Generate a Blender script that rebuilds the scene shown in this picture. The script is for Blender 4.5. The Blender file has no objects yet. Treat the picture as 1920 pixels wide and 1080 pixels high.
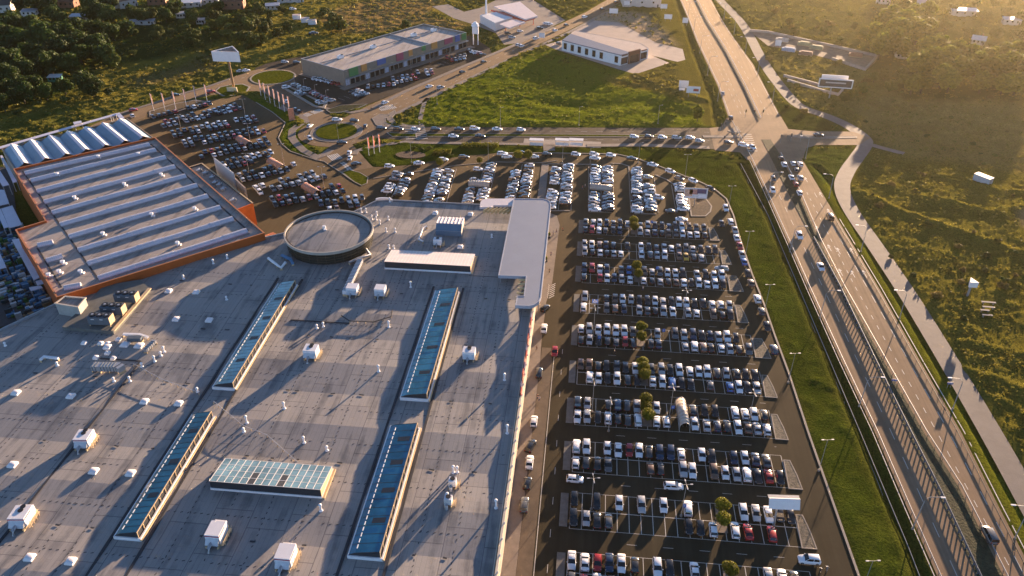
import bpy, bmesh, math, random
import numpy as np
from mathutils import Vector, Matrix
from mathutils.geometry import tessellate_polygon
random.seed(11)
R = math.radians
SC = bpy.context.scene
COL = SC.collection
# ------------------------------------------------------------------ camera model (photo pixel -> place in the world)
FPX, PITCH, CAMH, YAW = 1500.0, R(33.3), 140.0, R(5.8)
def P(x, y, z=0.0):
    u, v = (x - 960) / FPX, (y - 540) / FPX
    s, c = math.sin(PITCH), math.cos(PITCH)
    d = (CAMH - z) / (s + v * c)
    X, Y = u * d, (c - v * s) * d
    return (X * math.cos(YAW) - Y * math.sin(YAW), X * math.sin(YAW) + Y * math.cos(YAW), z)
def P2(x, y, z=0.0):
    return P(x, y, z)[:2]
def PL(pts, z=0.0):
    return [P2(x, y, z) for x, y in pts]

# ------------------------------------------------------------------ naming helpers
def tag(o, label=None, cat=None, group=None, kind=None):
    if label: o['label'] = label
    if cat: o['category'] = cat
    if group: o['group'] = group
    if kind: o['kind'] = kind
    return o
def empty(name, loc, label=None, cat=None, group=None, rz=0.0):
    o = bpy.data.objects.new(name, None)
    COL.objects.link(o); o.location = loc; o.rotation_euler = (0, 0, rz)
    o.empty_display_size = 0.5
    return tag(o, label, cat, group)

# ------------------------------------------------------------------ materials
MATS = {}
def mat(name, col, rough=0.85, var=0.18, scale=0.6, spec=0.3, metal=0.0, bump=0.0, bscale=4.0, col2=None, detail=6, transl=0.0, coat=0.0, emit=None):
    if name in MATS: return MATS[name]
    m = bpy.data.materials.new(name); m.use_nodes = True
    nt = m.node_tree; nd = nt.nodes; lk = nt.links
    b = nd['Principled BSDF']
    b.inputs['Roughness'].default_value = rough
    b.inputs['Metallic'].default_value = metal
    b.inputs['Specular IOR Level'].default_value = spec
    if coat: b.inputs['Coat Weight'].default_value = coat; b.inputs['Coat Roughness'].default_value = 0.05
    c1 = tuple(col) + (1,)
    if var > 0:
        tc = nd.new('ShaderNodeTexCoord'); no = nd.new('ShaderNodeTexNoise')
        no.inputs['Scale'].default_value = scale; no.inputs['Detail'].default_value = detail; no.inputs['Roughness'].default_value = 0.62
        lk.new(tc.outputs['Object'], no.inputs['Vector'])
        rp = nd.new('ShaderNodeValToRGB')
        rp.color_ramp.elements[0].position = 0.3; rp.color_ramp.elements[1].position = 0.7
        lo = tuple(max(0, x * (1 - var)) for x in col) + (1,)
        hi = (tuple(col2) + (1,)) if col2 else tuple(min(1, x * (1 + var)) for x in col) + (1,)
        rp.color_ramp.elements[0].color = lo; rp.color_ramp.elements[1].color = hi
        lk.new(no.outputs['Fac'], rp.inputs['Fac']); lk.new(rp.outputs['Color'], b.inputs['Base Color'])
        if bump > 0:
            n2 = nd.new('ShaderNodeTexNoise'); n2.inputs['Scale'].default_value = bscale; n2.inputs['Detail'].default_value = 4
            lk.new(tc.outputs['Object'], n2.inputs['Vector'])
            bp = nd.new('ShaderNodeBump'); bp.inputs['Strength'].default_value = bump; bp.inputs['Distance'].default_value = 0.15
            lk.new(n2.outputs['Fac'], bp.inputs['Height']); lk.new(bp.outputs['Normal'], b.inputs['Normal'])
    else:
        b.inputs['Base Color'].default_value = c1
    if emit:
        b.inputs['Emission Color'].default_value = tuple(emit) + (1,); b.inputs['Emission Strength'].default_value = 1.0
    if transl > 0:
        tr = nd.new('ShaderNodeBsdfTranslucent'); mx = nd.new('ShaderNodeMixShader'); mx.inputs[0].default_value = transl
        if var > 0: lk.new(rp.outputs['Color'], tr.inputs['Color'])
        else: tr.inputs['Color'].default_value = c1
        out = nd['Material Output']
        lk.new(b.outputs[0], mx.inputs[1]); lk.new(tr.outputs[0], mx.inputs[2]); lk.new(mx.outputs[0], out.inputs['Surface'])
    MATS[name] = m
    return m

def node_mat(name):
    m = bpy.data.materials.new(name); m.use_nodes = True
    MATS[name] = m
    return m, m.node_tree.nodes, m.node_tree.links, m.node_tree.nodes['Principled BSDF']

# ------------------------------------------------------------------ mesh builder
class MB:
    def __init__(self): self.v = []; self.f = []; self.m = []; self.s = []
    def add(self, vs, fs, mi=0, smooth=False):
        o = len(self.v); self.v += [tuple(p) for p in vs]
        for f in fs: self.f.append([o + i for i in f]); self.m.append(mi); self.s.append(smooth)
        return self
    def box(self, c, size, rz=0.0, mi=0, rx=0.0):
        sx, sy, sz = size[0] / 2, size[1] / 2, size[2] / 2
        M = Matrix.Translation(Vector(c)) @ Matrix.Rotation(rz, 4, 'Z') @ Matrix.Rotation(rx, 4, 'X')
        vs = [M @ Vector((x, y, z)) for x in (-sx, sx) for y in (-sy, sy) for z in (-sz, sz)]
        return self.add(vs, [(0, 1, 3, 2), (4, 6, 7, 5), (0, 4, 5, 1), (2, 3, 7, 6), (0, 2, 6, 4), (1, 5, 7, 3)], mi)
    def boxb(self, x, y, z, sx, sy, sz, rz=0.0, mi=0):          # base-centred box
        return self.box((x, y, z + sz / 2), (sx, sy, sz), rz, mi)
    def poly(self, pts, z, mi=0):
        vs = [Vector((p[0], p[1], z if len(p) < 3 else p[2])) for p in pts]
        flat = [Vector((p[0], p[1], 0)) for p in pts]
        tris = tessellate_polygon([flat]); fs = []
        for a, b, c in tris:
            n = (flat[b] - flat[a]).cross(flat[c] - flat[a]).z
            fs.append((a, b, c) if n > 0 else (a, c, b))
        return self.add(vs, fs, mi)
    def prism(self, pts, z0, z1, mi=0, ms=None, cap=True, bottom=False):
        area = sum(pts[i][0] * pts[(i + 1) % len(pts)][1] - pts[(i + 1) % len(pts)][0] * pts[i][1] for i in range(len(pts)))
        if area < 0: pts = pts[::-1]
        n = len(pts); ms = mi if ms is None else ms
        vs = [(p[0], p[1], z0) for p in pts] + [(p[0], p[1], z1) for p in pts]
        self.add(vs, [(i, (i + 1) % n, n + (i + 1) % n, n + i) for i in range(n)], ms)
        if cap: self.poly(pts, z1, mi)
        if bottom: self.poly(pts, z0, mi)
        return self
    def tube(self, pts, r, n=8, mi=0, cap=True, smooth=True):
        pts = [Vector(p) for p in pts]
        rs = r if isinstance(r, (list, tuple)) else [r] * len(pts)
        vs = []; up = Vector((0, 0, 1))
        for i, p in enumerate(pts):
            d = (pts[min(i + 1, len(pts) - 1)] - pts[max(i - 1, 0)]).normalized()
            a = d.cross(up if abs(d.z) < 0.9 else Vector((1, 0, 0))).normalized(); b = d.cross(a)
            for k in range(n):
                t = 2 * math.pi * k / n
                vs.append(p + (a * math.cos(t) + b * math.sin(t)) * rs[i])
        fs = [(i * n + k, i * n + (k + 1) % n, (i + 1) * n + (k + 1) % n, (i + 1) * n + k) for i in range(len(pts) - 1) for k in range(n)]
        self.add(vs, fs, mi, smooth)
        if cap: self.add(vs[-n:], [tuple(range(n))], mi); self.add(vs[:n], [tuple(range(n))[::-1]], mi)
        return self
    def cyl(self, x, y, z0, z1, r0, r1=None, n=16, mi=0, smooth=True):
        r1 = r0 if r1 is None else r1
        return self.tube([(x, y, z0), (x, y, z1)], [r0, r1], n, mi, True, smooth)
    def dome(self, x, y, z, r, h, n=12, m=4, mi=0):
        vs = []; fs = []
        for j in range(m + 1):
            a = math.pi / 2 * j / m
            for k in range(n):
                t = 2 * math.pi * k / n
                vs.append((x + r * math.cos(a) * math.cos(t), y + r * math.cos(a) * math.sin(t), z + h * math.sin(a)))
        for j in range(m):
            for k in range(n): fs.append((j * n + k, j * n + (k + 1) % n, (j + 1) * n + (k + 1) % n, (j + 1) * n + k))
        return self.add(vs, fs, mi, True)
    def ribbon(self, pts, w, z, mi=0, dash=None, closed=False, off=0.0):
        """flat strip of width w along world polyline pts at height z; dash=(on,off) in metres"""
        pts = [Vector((p[0], p[1])) for p in pts]
        if closed: pts = pts + [pts[0]]
        segs = []
        if dash is None:
            segs = [pts]
        else:
            L = [0]
            for a, b in zip(pts, pts[1:]): L.append(L[-1] + (b - a).length)
            def at(t):
                for i in range(len(pts) - 1):
                    if t <= L[i + 1] or i == len(pts) - 2:
                        k = (t - L[i]) / max(1e-6, L[i + 1] - L[i]); return pts[i].lerp(pts[i + 1], k)
            t = off
            while t < L[-1]:
                e = min(t + dash[0], L[-1]); segs.append([at(t), at((t + e) / 2), at(e)]); t += dash[0] + dash[1]
        for sg in segs:
            n = len(sg); vs = []
            for i, p in enumerate(sg):
                d = sg[min(i + 1, n - 1)] - sg[max(i - 1, 0)]
                if d.length < 1e-6: d = Vector((1, 0))
                if closed and (i == 0 or i == n - 1): d = sg[1] - sg[-2]
                d.normalize(); nn = Vector((-d.y, d.x)) * (w / 2)
                vs += [(p.x + nn.x, p.y + nn.y, z), (p.x - nn.x, p.y - nn.y, z)]
            self.add(vs, [(2 * i + 1, 2 * i + 3, 2 * i + 2, 2 * i) for i in range(n - 1)], mi)
        return self
    def wall(self, pts, th, z0, z1, mi=0, closed=False):
        """vertical strip of thickness th along a polyline"""
        pts = [Vector((p[0], p[1])) for p in pts]
        n = len(pts); L = []; Rr = []
        for i, p in enumerate(pts):
            a = pts[(i - 1) % n] if (closed or i > 0) else p
            b = pts[(i + 1) % n] if (closed or i < n - 1) else p
            d1 = (p - a); d2 = (b - p)
            if d1.length < 1e-6: d1 = d2
            if d2.length < 1e-6: d2 = d1
            d1 = d1.normalized(); d2 = d2.normalized(); d = (d1 + d2)
            d = d.normalized() if d.length > 1e-6 else d1
            k = 1 / max(0.4, abs(d.dot(d1)))
            nn = Vector((-d.y, d.x)) * (th / 2 * k)
            L.append(p + nn); Rr.append(p - nn)
        m = n if closed else n - 1
        vs = [(q.x, q.y, z) for z in (z0, z1) for q in L + Rr]
        for i in range(m):
            j = (i + 1) % n
            a, b, c, d = i, j, n + j, n + i
            a2, b2, c2, d2 = (x + 2 * n for x in (a, b, c, d))
            self.add([vs[x] for x in (a, b, c, d, a2, b2, c2, d2)], [(4, 7, 6, 5), (0, 1, 2, 3), (1, 0, 4, 5), (3, 2, 6, 7)] + ([(0, 3, 7, 4)] if (not closed and i == 0) else []) + ([(2, 1, 5, 6)] if (not closed and i == m - 1) else []), mi)
        return self
    def build(self, name, mats, parent=None, loc=None, kind=None, rz=0.0, recalc=True):
        me = bpy.data.meshes.new(name)
        o3 = Vector((0, 0, 0))
        if loc is not None: o3 = Vector(loc)
        elif parent is not None: o3 = Vector(parent.location)
        if loc is None and parent is not None and abs(parent.rotation_euler.z) > 1e-9: rz = parent.rotation_euler.z
        vs = self.v
        if o3.length > 0 or rz:
            c, s = math.cos(-rz), math.sin(-rz)
            vs = [((x - o3.x) * c - (y - o3.y) * s, (x - o3.x) * s + (y - o3.y) * c, z - o3.z) for x, y, z in self.v]
        me.from_pydata(vs, [], self.f)
        if not isinstance(mats, (list, tuple)): mats = [mats]
        for m in mats: me.materials.append(m)
        if len(mats) > 1: me.polygons.foreach_set('material_index', self.m)
        if any(self.s): me.polygons.foreach_set('use_smooth', self.s)
        if recalc:
            bm = bmesh.new(); bm.from_mesh(me); bmesh.ops.recalc_face_normals(bm, faces=bm.faces); bm.to_mesh(me); bm.free()
        me.update()
        o = bpy.data.objects.new(name, me); COL.objects.link(o)
        if parent is not None: o.parent = parent
        if loc is not None: o.location = loc; o.rotation_euler = (0, 0, rz)
        if kind: o['kind'] = kind
        return o
def local(name, mb, mats, parent=None):                        # mesh already in the parent's own space
    o = mb.build(name, mats, None)
    if parent is not None: o.parent = parent
    return o
def copy_tree(o, parent=None):
    c = o.copy(); COL.objects.link(c)
    if parent is not None: c.parent = parent; c.matrix_parent_inverse = o.matrix_parent_inverse.copy()
    for ch in KIDS.get(o.name, ()): copy_tree(ch, c)
    return c
KIDS = {}
def note_kids(root):
    for o in root.children: KIDS.setdefault(root.name, []).append(o); note_kids(o)
def clip(poly, axis, val, keep_greater):
    out = []; n = len(poly)
    for i in range(n):
        a, b = poly[i], poly[(i + 1) % n]
        ia = (a[axis] >= val) == keep_greater; ib = (b[axis] >= val) == keep_greater
        if ia: out.append(a)
        if ia != ib:
            t = (val - a[axis]) / (b[axis] - a[axis]); out.append((a[0] + (b[0] - a[0]) * t, a[1] + (b[1] - a[1]) * t))
    return out

# ------------------------------------------------------------------ camera, sun, sky
cam = bpy.data.cameras.new('camera'); camo = bpy.data.objects.new('camera', cam); COL.objects.link(camo)
cam.sensor_width = 36; cam.lens = FPX / 1920 * 36; cam.clip_start = 1; cam.clip_end = 20000
camo.location = (0, 0, CAMH); camo.rotation_euler = (math.pi / 2 - PITCH, 0, YAW)
SC.camera = camo
SUN_AZ, SUN_EL = R(26.2), R(6.2)                                # azimuth measured from +Y towards +X
sd = Vector((math.sin(SUN_AZ) * math.cos(SUN_EL), math.cos(SUN_AZ) * math.cos(SUN_EL), math.sin(SUN_EL)))
sl = bpy.data.lights.new('sun', 'SUN'); sl.energy = 5.0; sl.angle = R(0.5); sl.color = (1.0, 0.70, 0.45)
so = bpy.data.objects.new('sun', sl); COL.objects.link(so); so.rotation_euler = sd.to_track_quat('Z', 'Y').to_euler(); so.location = (200, 500, 200)
w = bpy.data.worlds.new('World'); SC.world = w; w.use_nodes = True
bg = w.node_tree.nodes['Background']; sky = w.node_tree.nodes.new('ShaderNodeTexSky')
sky.sky_type = 'NISHITA'; sky.sun_disc = False; sky.sun_elevation = SUN_EL; sky.sun_rotation = SUN_AZ; sky.altitude = 150; sky.air_density = 0.36; sky.dust_density = 0.0; sky.ozone_density = 0.8
w.node_tree.links.new(sky.outputs[0], bg.inputs[0]); bg.inputs[1].default_value = 0.09
SC.view_settings.view_transform = 'Standard'; SC.view_settings.look = 'None'; SC.view_settings.exposure = 2.38; SC.view_settings.gamma = 1.0
SC.cycles.max_bounces = 5; SC.cycles.diffuse_bounces = 3; SC.cycles.glossy_bounces = 2; SC.cycles.transmission_bounces = 2; SC.cycles.volume_bounces = 0; SC.cycles.transparent_max_bounces = 4
SC.cycles.use_adaptive_sampling = True
# ================================================================== GROUND, ROADS, PAVEMENTS
LOT = [(-14, 55), (-14, 235), (-60, 235), (-110, 200), (-120, 215), (-200, 290)] + PL([(222, 212), (255, 214), (272, 219), (277, 207), (327, 192), (364, 186), (388, 188), (425, 184), (455, 178), (480, 192), (510, 210), (535, 230), (522, 258), (528, 270), (545, 284), (593, 300), (600, 296), (618, 280), (650, 276), (672, 290), (690, 305), (700, 313), (719, 313), (775, 309), (794, 305), (859, 294), (887, 291), (934, 287), (1037, 287), (1156, 289), (1193, 297), (1231, 310), (1268, 324), (1310, 340), (1339, 354), (1362, 373), (1375, 403), (1386, 443), (1410, 514), (1432, 569), (1453, 630), (1479, 700), (1515, 810), (1610, 1080), (1712, 1370)])
LOT_EDGE = LOT[-27:]
R_NE = PL([(640, 224), (690, 198), (755, 170), (860, 127), (960, 85), (1040, 50), (1100, 22), (1137, 0), (1160, -14), (1196, -18), (1172, 0), (1130, 24), (1060, 60), (960, 106), (817, 175), (742, 212), (700, 242)])
R_EW = PL([(690, 237), (760, 237), (1000, 239), (1365, 240), (1400, 262), (1365, 282), (1240, 272), (1100, 276), (1040, 276), (1000, 272), (900, 271), (820, 269), (760, 263), (700, 258)])
R_FL = PL([(150, 245), (225, 211), (257, 201), (292, 191), (335, 176), (390, 161), (432, 146), (470, 133), (500, 127), (545, 132), (560, 165), (575, 187), (612, 210), (630, 225), (600, 240), (577, 228), (543, 208), (520, 188), (490, 172), (455, 170), (405, 177), (365, 184), (325, 192), (277, 207), (272, 220), (215, 240)])
R_TH = PL([(592, 300), (606, 285), (625, 270), (660, 270), (676, 288), (690, 304), (700, 314), (640, 325), (608, 303)])
RET = PL([(478, 128), (500, 119), (530, 112), (565, 106), (650, 120), (880, 66), (918, 90), (922, 100), (855, 130), (760, 168), (690, 196), (615, 212), (570, 187), (530, 165), (500, 158)])
c0 = P2(631, 247)
RNDA = [(c0[0] + 17.2 * math.cos(t * math.pi / 24), c0[1] + 17.2 * math.sin(t * math.pi / 24)) for t in range(48)]
HWL = PL([(1271, -25), (1275, 0), (1290, 35), (1305, 75), (1325, 118), (1345, 160), (1365, 218), (1408, 300), (1440, 370), (1478, 455), (1515, 540), (1576, 675), (1640, 810), (1700, 950), (1757, 1080), (1880, 1370)])
HWR = PL([(1322, -25), (1334, 0), (1352, 34), (1372, 65), (1392, 93), (1412, 120), (1442, 178), (1472, 235), (1503, 297), (1570, 410), (1648, 540), (1724, 675), (1802, 810), (1870, 945), (1940, 1080), (2090, 1370)])
HWY = HWL + HWR[::-1]
JCT = PL([(1330, 240), (1352, 238), (1362, 222), (1372, 215), (1462, 215), (1478, 242), (1520, 246), (1600, 247), (1632, 258), (1612, 272), (1530, 272), (1512, 278), (1506, 297), (1400, 300), (1388, 286), (1340, 282)])
pathc = PL([(1334, -25), (1350, 0), (1392, 45), (1425, 105), (1447, 140), (1483, 185), (1508, 203), (1548, 217), (1590, 236), (1620, 258), (1622, 272), (1606, 296), (1588, 322), (1579, 352), (1596, 395), (1650, 474), (1707, 560), (1785, 688), (1858, 812), (1935, 950), (2010, 1090), (2150, 1370)])
def smooth(c, n=6):
    q = [Vector(p) for p in c]; out = []
    for i in range(len(q) - 1):
        p0, p1, p2, p3 = q[max(0, i - 1)], q[i], q[i + 1], q[min(len(q) - 1, i + 2)]
        for k in range(n):
            t = k / n; out.append(tuple(.5 * (2 * p1 + (p2 - p0) * t + (2 * p0 - 5 * p1 + 4 * p2 - p3) * t * t + (3 * p1 - p0 - 3 * p2 + p3) * t ** 3)))
    return out + [tuple(q[-1])]
pathc = smooth(pathc)
spur = PL([(1635, 272), (1660, 279), (1695, 288)])
def strip_poly(c, w):
    mb = MB().ribbon(c, w, 0); n = len(c)
    return [mb.v[2 * i][:2] for i in range(n)] + [mb.v[2 * i + 1][:2] for i in range(n)][::-1]
PATH = strip_poly(pathc, 6.2); SPUR = strip_poly(spur, 3.6)
STA = PL([(810, 12), (840, 8), (870, 22), (900, 15), (930, 0), (1000, 0), (1060, 38), (1010, 62), (975, 80), (945, 84), (930, 62), (885, 45), (850, 34)])
YARD = PL([(1022, 84), (1060, 74), (1080, 52), (1105, 38), (1160, 42), (1230, 80), (1280, 92), (1285, 112), (1270, 116), (1222, 104), (1255, 118), (1192, 139), (1160, 130), (1040, 92)])
YARD2 = PL([(1405, 58), (1440, 60), (1560, 85), (1648, 107), (1640, 118), (1622, 133), (1560, 112), (1500, 96), (1440, 86)])
PAVED = [LOT, R_NE, R_EW, R_FL, R_TH, RET, RNDA, HWY, JCT, PATH, SPUR, STA, YARD, YARD2, [(-14, 50), (-14, 255), (-75, 255), (-230, 300), (-290, 262), (-210, 150), (-210, 50)]]

# ---- one terrain sheet, fine where the photograph looks, reaching the horizon
def axis(a, b, step, far, k=1.5):
    mid = list(np.arange(a, b + 0.1, step)); out = []; d = step; p = b
    while p < far: d *= k; p += d; out.append(p)
    lo = []; d = step; p = a
    while p > -far: d *= k; p -= d; lo.append(p)
    return np.array(lo[::-1] + mid + out)
GX = axis(-420, 400, 1.0, 9000); GY = axis(60, 660, 1.0, 9000)
XX, YY = np.meshgrid(GX, GY)
def inpoly(poly, X=None, Y=None):
    X = XX if X is None else X; Y = YY if Y is None else Y
    xs = [p[0] for p in poly]; ys = [p[1] for p in poly]
    r = np.zeros(X.shape, bool)
    i0, i1 = np.searchsorted(GY, [min(ys), max(ys)]); j0, j1 = np.searchsorted(GX, [min(xs), max(xs)])
    x = X[i0:i1 + 1, j0:j1 + 1]; y = Y[i0:i1 + 1, j0:j1 + 1]; s = np.zeros(x.shape, bool)
    for k in range(len(poly)):
        (x1, y1), (x2, y2) = poly[k], poly[(k + 1) % len(poly)]
        if y1 == y2: continue
        s ^= ((y1 > y) != (y2 > y)) & (x < (x2 - x1) * (y - y1) / (y2 - y1) + x1)
    r[i0:i1 + 1, j0:j1 + 1] = s
    return r
def blur(a, n, it=2):
    a = a.astype(np.float32)
    for _ in range(it):
        for ax in (0, 1):
            p = np.pad(a, [(n, n) if k == ax else (0, 0) for k in (0, 1)], mode='edge')
            c = np.cumsum(p, axis=ax); z = np.zeros_like(np.take(c, [0], axis=ax)); c = np.concatenate([z, c], axis=ax)
            m = a.shape[ax]; k = 2 * n + 1
            a = ((np.take(c, range(k, k + m), axis=ax) - np.take(c, range(0, m), axis=ax)) / k).astype(np.float32)
    return a
def vnoise(scale, seed, sx=1.0, sy=1.0, rot=0.0):
    rg = np.random.RandomState(seed); T = rg.rand(256, 256).astype(np.float32)
    c, s = math.cos(rot), math.sin(rot)
    u = (XX * c - YY * s) / scale / sx; v = (XX * s + YY * c) / scale / sy
    iu = np.floor(u).astype(int); iv = np.floor(v).astype(int); fu = u - iu; fv = v - iv
    fu = fu * fu * (3 - 2 * fu); fv = fv * fv * (3 - 2 * fv)
    g = lambda a, b: T[a & 255, b & 255]
    return (g(iu, iv) * (1 - fu) + g(iu + 1, iv) * fu) * (1 - fv) + (g(iu, iv + 1) * (1 - fu) + g(iu + 1, iv + 1) * fu) * fv
pav = np.zeros(XX.shape, bool)
for pg in PAVED: pav |= inpoly(pg)
pavs = blur(pav, 2, 1); free = np.clip(1 - pavs * 2.2, 0, 1)
# regions of the ground: colour (albedo), roughness of the vegetation (m)
REG = [
    ('base', None, (0.085, 0.085, 0.020), 0.75),
    ('west_field', [(-60, 330), (0, 200), (215, 205), (250, 195), (300, 170), (420, 135), (540, 105), (790, 40), (900, -10), (520, -10), (440, 60), (380, 90), (180, 130), (120, 190), (-60, 260)], (0.150, 0.125, 0.028), 0.58),
    ('gardens', [(-80, 215), (120, 175), (190, 120), (300, 110), (385, 85), (460, 55), (530, -5), (530, -60), (-80, -60)], (0.020, 0.036, 0.010), 0.5),
    ('straw_field', [(590, 40), (640, 12), (700, 0), (830, 0), (800, 30), (880, 45), (850, 60), (790, 45), (700, 62), (640, 62)], (0.200, 0.135, 0.060), 0.6),
    ('straw_strip', [(350, 120), (385, 95), (420, 105), (400, 130), (330, 150), (250, 165), (230, 150)], (0.150, 0.110, 0.045), 0.6),
    ('green_field', [(770, 236), (792, 190), (960, 112), (1030, 90), (1150, 130), (1260, 120), (1350, 238)], (0.100, 0.120, 0.012), 0.36),
    ('worn_strip', [(1160, 142), (1240, 122), (1275, 115), (1340, 235), (1300, 190), (1190, 160)], (0.105, 0.088, 0.024), 0.35),
    ('yellow_bank', [(1130, 145), (1190, 150), (1290, 185), (1230, 170), (1150, 160)], (0.16, 0.115, 0.03), 0.7),
    ('verge_strip', [(1225, -20), (1266, -20), (1300, 90), (1345, 215), (1350, 236), (1318, 236), (1275, 120), (1245, 50)], (0.110, 0.095, 0.022), 0.1),
    ('rubble', [(1090, 42), (1130, 20), (1210, 26), (1245, 60), (1270, 88), (1230, 85)], (0.330, 0.245, 0.185), 0.4),
    ('mown_lot', [(690, 322), (640, 285), (700, 268), (770, 266), (1010, 275), (1240, 278), (1340, 284), (1395, 300), (1440, 395), (1530, 630), (1600, 810), (1690, 1010), (1800, 1300), (1680, 1300), (1515, 810), (1400, 480), (1340, 350), (1200, 296), (900, 290)], (0.046, 0.060, 0.009), 0.20),
    ('bank_right', [(1510, 300), (1650, 540), (1802, 810), (1945, 1080), (2000, 1080), (1858, 812), (1707, 560), (1598, 400), (1570, 350), (1560, 300)], (0.100, 0.105, 0.014), 0.14),
    ('right_field', [(1590, 330), (1640, 290), (1960, 250), (2300, 600), (2300, 1300), (2050, 1100), (1860, 800), (1700, 540), (1610, 400)], (0.125, 0.108, 0.022), 0.42),
    ('right_plain', [(1610, 240), (1580, 190), (1700, 150), (2100, 150), (2300, 330), (1960, 330), (1760, 300), (1690, 295)], (0.170, 0.130, 0.048), 0.35),
    ('right_mid', [(1450, 60), (1560, 110), (1660, 130), (1640, 180), (1560, 210), (1500, 190), (1440, 110)], (0.170, 0.135, 0.042), 0.6),
    ('right_far', [(1360, -20), (1640, -20), (1660, 100), (1560, 80), (1440, 55), (1395, 30)], (0.140, 0.122, 0.038), 0.6),
    ('traffic_isle', [(1508, 300), (1520, 278), (1590, 276), (1615, 282), (1585, 320), (1560, 345), (1535, 340)], (0.055, 0.070, 0.016), 0.2),
    ('traffic_bed', [(1475, 195), (1500, 208), (1570, 235), (1560, 246), (1500, 246), (1478, 240), (1450, 190)], (0.045, 0.055, 0.016), 0.2),
    ('sand_heap', [(1905, 395), (1990, 395), (1990, 440), (1915, 425)], (0.20, 0.15, 0.09), 0.3),
    ('wood_floor', [(1600, 100), (1640, 0), (1745, -10), (1790, 60), (1930, 95), (1930, 190), (1700, 185), (1640, 140)], (0.042, 0.050, 0.014), 0.5),
    ('road_side', [(1376, 300), (1425, 404), (1525, 640), (1596, 810), (1680, 1020), (1780, 1300), (1880, 1370), (1757, 1080), (1640, 810), (1515, 540), (1440, 370), (1400, 290)], (0.050, 0.055, 0.012), 0.12),
    ('mown_west', [(460, 178), (540, 205), (560, 245), (600, 300), (545, 285), (525, 260), (535, 230), (500, 205)], (0.072, 0.092, 0.010), 0.12),
]
alb = np.zeros(XX.shape + (3,), np.float32); amp = np.full(XX.shape, 0.6, np.float32)
for nm, pg, colr, a in REG:
    if pg is None: alb[:] = colr; amp[:] = a; continue
    m = blur(inpoly(PL(pg)), 3 if a > 0.3 else 1, 2)[..., None]
    alb = alb * (1 - m) + np.array(colr, np.float32) * m; amp = amp * (1 - m[..., 0]) + a * m[..., 0]
n1 = vnoise(2.3, 1); n2 = vnoise(5.5, 2); n3 = vnoise(14, 3); n4 = vnoise(45, 4); n5 = vnoise(3.0, 7, 1, 5, 0.6); n6 = vnoise(1.15, 9)
tus = np.clip(n1 * 0.55 + n2 * 0.35 + n6 * 0.45 - 0.50, 0, 1) ** 1.1 * 2.6 + n3 * 0.8
rowm = inpoly(PL([(1640, 560), (1700, 470), (1960, 560), (2300, 900), (2100, 1100), (1880, 830)]))
Z = amp * (tus - 0.6) * free + (n4 - 0.5) * np.clip(amp - 0.1, 0, 1) * 1.0 * free
# furrows and old banks across the right-hand field
def bank(pts, h, wd):
    global Z, alb
    pts = PL(pts); D = np.full(XX.shape, 1e3, np.float32)
    for (x1, y1), (x2, y2) in zip(pts, pts[1:]):
        L2 = (x2 - x1) ** 2 + (y2 - y1) ** 2
        t = np.clip(((XX - x1) * (x2 - x1) + (YY - y1) * (y2 - y1)) / L2, 0, 1)
        D = np.minimum(D, np.hypot(XX - x1 - t * (x2 - x1), YY - y1 - t * (y2 - y1)))
    Z = Z + h * np.exp(-(D / wd) ** 2) * (0.6 + 0.8 * n1)
    return D
for pts, h, wd in [([(1610, 362), (1700, 400), (1800, 435), (1925, 480)], 0.9, 2.2), ([(1730, 370), (1800, 385), (1860, 400), (1960, 385)], 0.9, 3.0), ([(1760, 330), (1870, 355), (1960, 365)], 0.5, 3),
                   ([(1800, 690), (1900, 720), (2000, 760)], 0.5, 1.6), ([(1790, 640), (1900, 660), (2000, 700)], 0.4, 1.6), ([(1830, 730), (1930, 775)], 0.4, 1.6), ([(1590, 195), (1650, 185), (1740, 205), (1900, 235)], 1.2, 3.5), ([(1700, 215), (1800, 240), (1920, 262)], 0.6, 4),
                   ([(1010, 188), (1100, 200), (1200, 190), (1290, 215)], -0.9, 6), ([(1195, 140), (1250, 165), (1330, 190)], 0.6, 2.5), ([(900, 236), (960, 226), (1060, 232)], 0.5, 3)]:
    bank(pts, h, wd)
# ditches beside the dual carriageway
def ditch(pts, depth, west, east, lift=0.0):
    global Z, alb
    pts = sorted(PL(pts), key=lambda p: p[1]); u = np.interp(YY, [p[1] for p in pts], [p[0] for p in pts])
    ok = ((YY > pts[0][1] - 30) & (YY < pts[-1][1]))
    d = XX - u; prof = np.where(d < 0, np.clip(1 + d / west, 0, 1), np.clip(1 - d / east, 0, 1)) * ok
    Z -= depth * prof
    return d, ok
ditch([(1388, 306), (1440, 404), (1540, 640), (1612, 810), (1700, 1020), (1800, 1280)], 1.15, 1.6, 3.0)
ditch([(1266, -10), (1300, 92), (1335, 180), (1344, 225)], 1.1, 2.0, 3.0)
ditch([(1530, 310), (1560, 345), (1592, 400), (1676, 540), (1760, 680), (1835, 810), (1915, 950)], 1.0, 2.2, 2.2)
Z = np.where(pav, -0.25, Z); Z = np.maximum(Z, -1.6)
far = np.clip(np.maximum(np.maximum(XX - 400, -420 - XX), np.maximum(YY - 660, 60 - YY)) / 40, 0, 1)
Z = Z * (1 - far) - 0.2 * far
var = (0.72 + 0.75 * (n1 * 0.4 + n3 * 0.35 + n4 * 0.25))[..., None]
alb = alb * var
dry = np.clip((n2 * 0.5 + n5 * 0.5 - 0.5) * 4, 0, 1)[..., None] * np.clip(amp, 0, 1)[..., None]
alb = alb * (1 - 0.35 * dry) + 0.35 * dry * np.array((0.16, 0.125, 0.03), np.float32)
fresh = np.clip((n3 * 0.6 + n1 * 0.4 - 0.56) * 5, 0, 1)[..., None] * np.clip(amp, 0, 1)[..., None]
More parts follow.
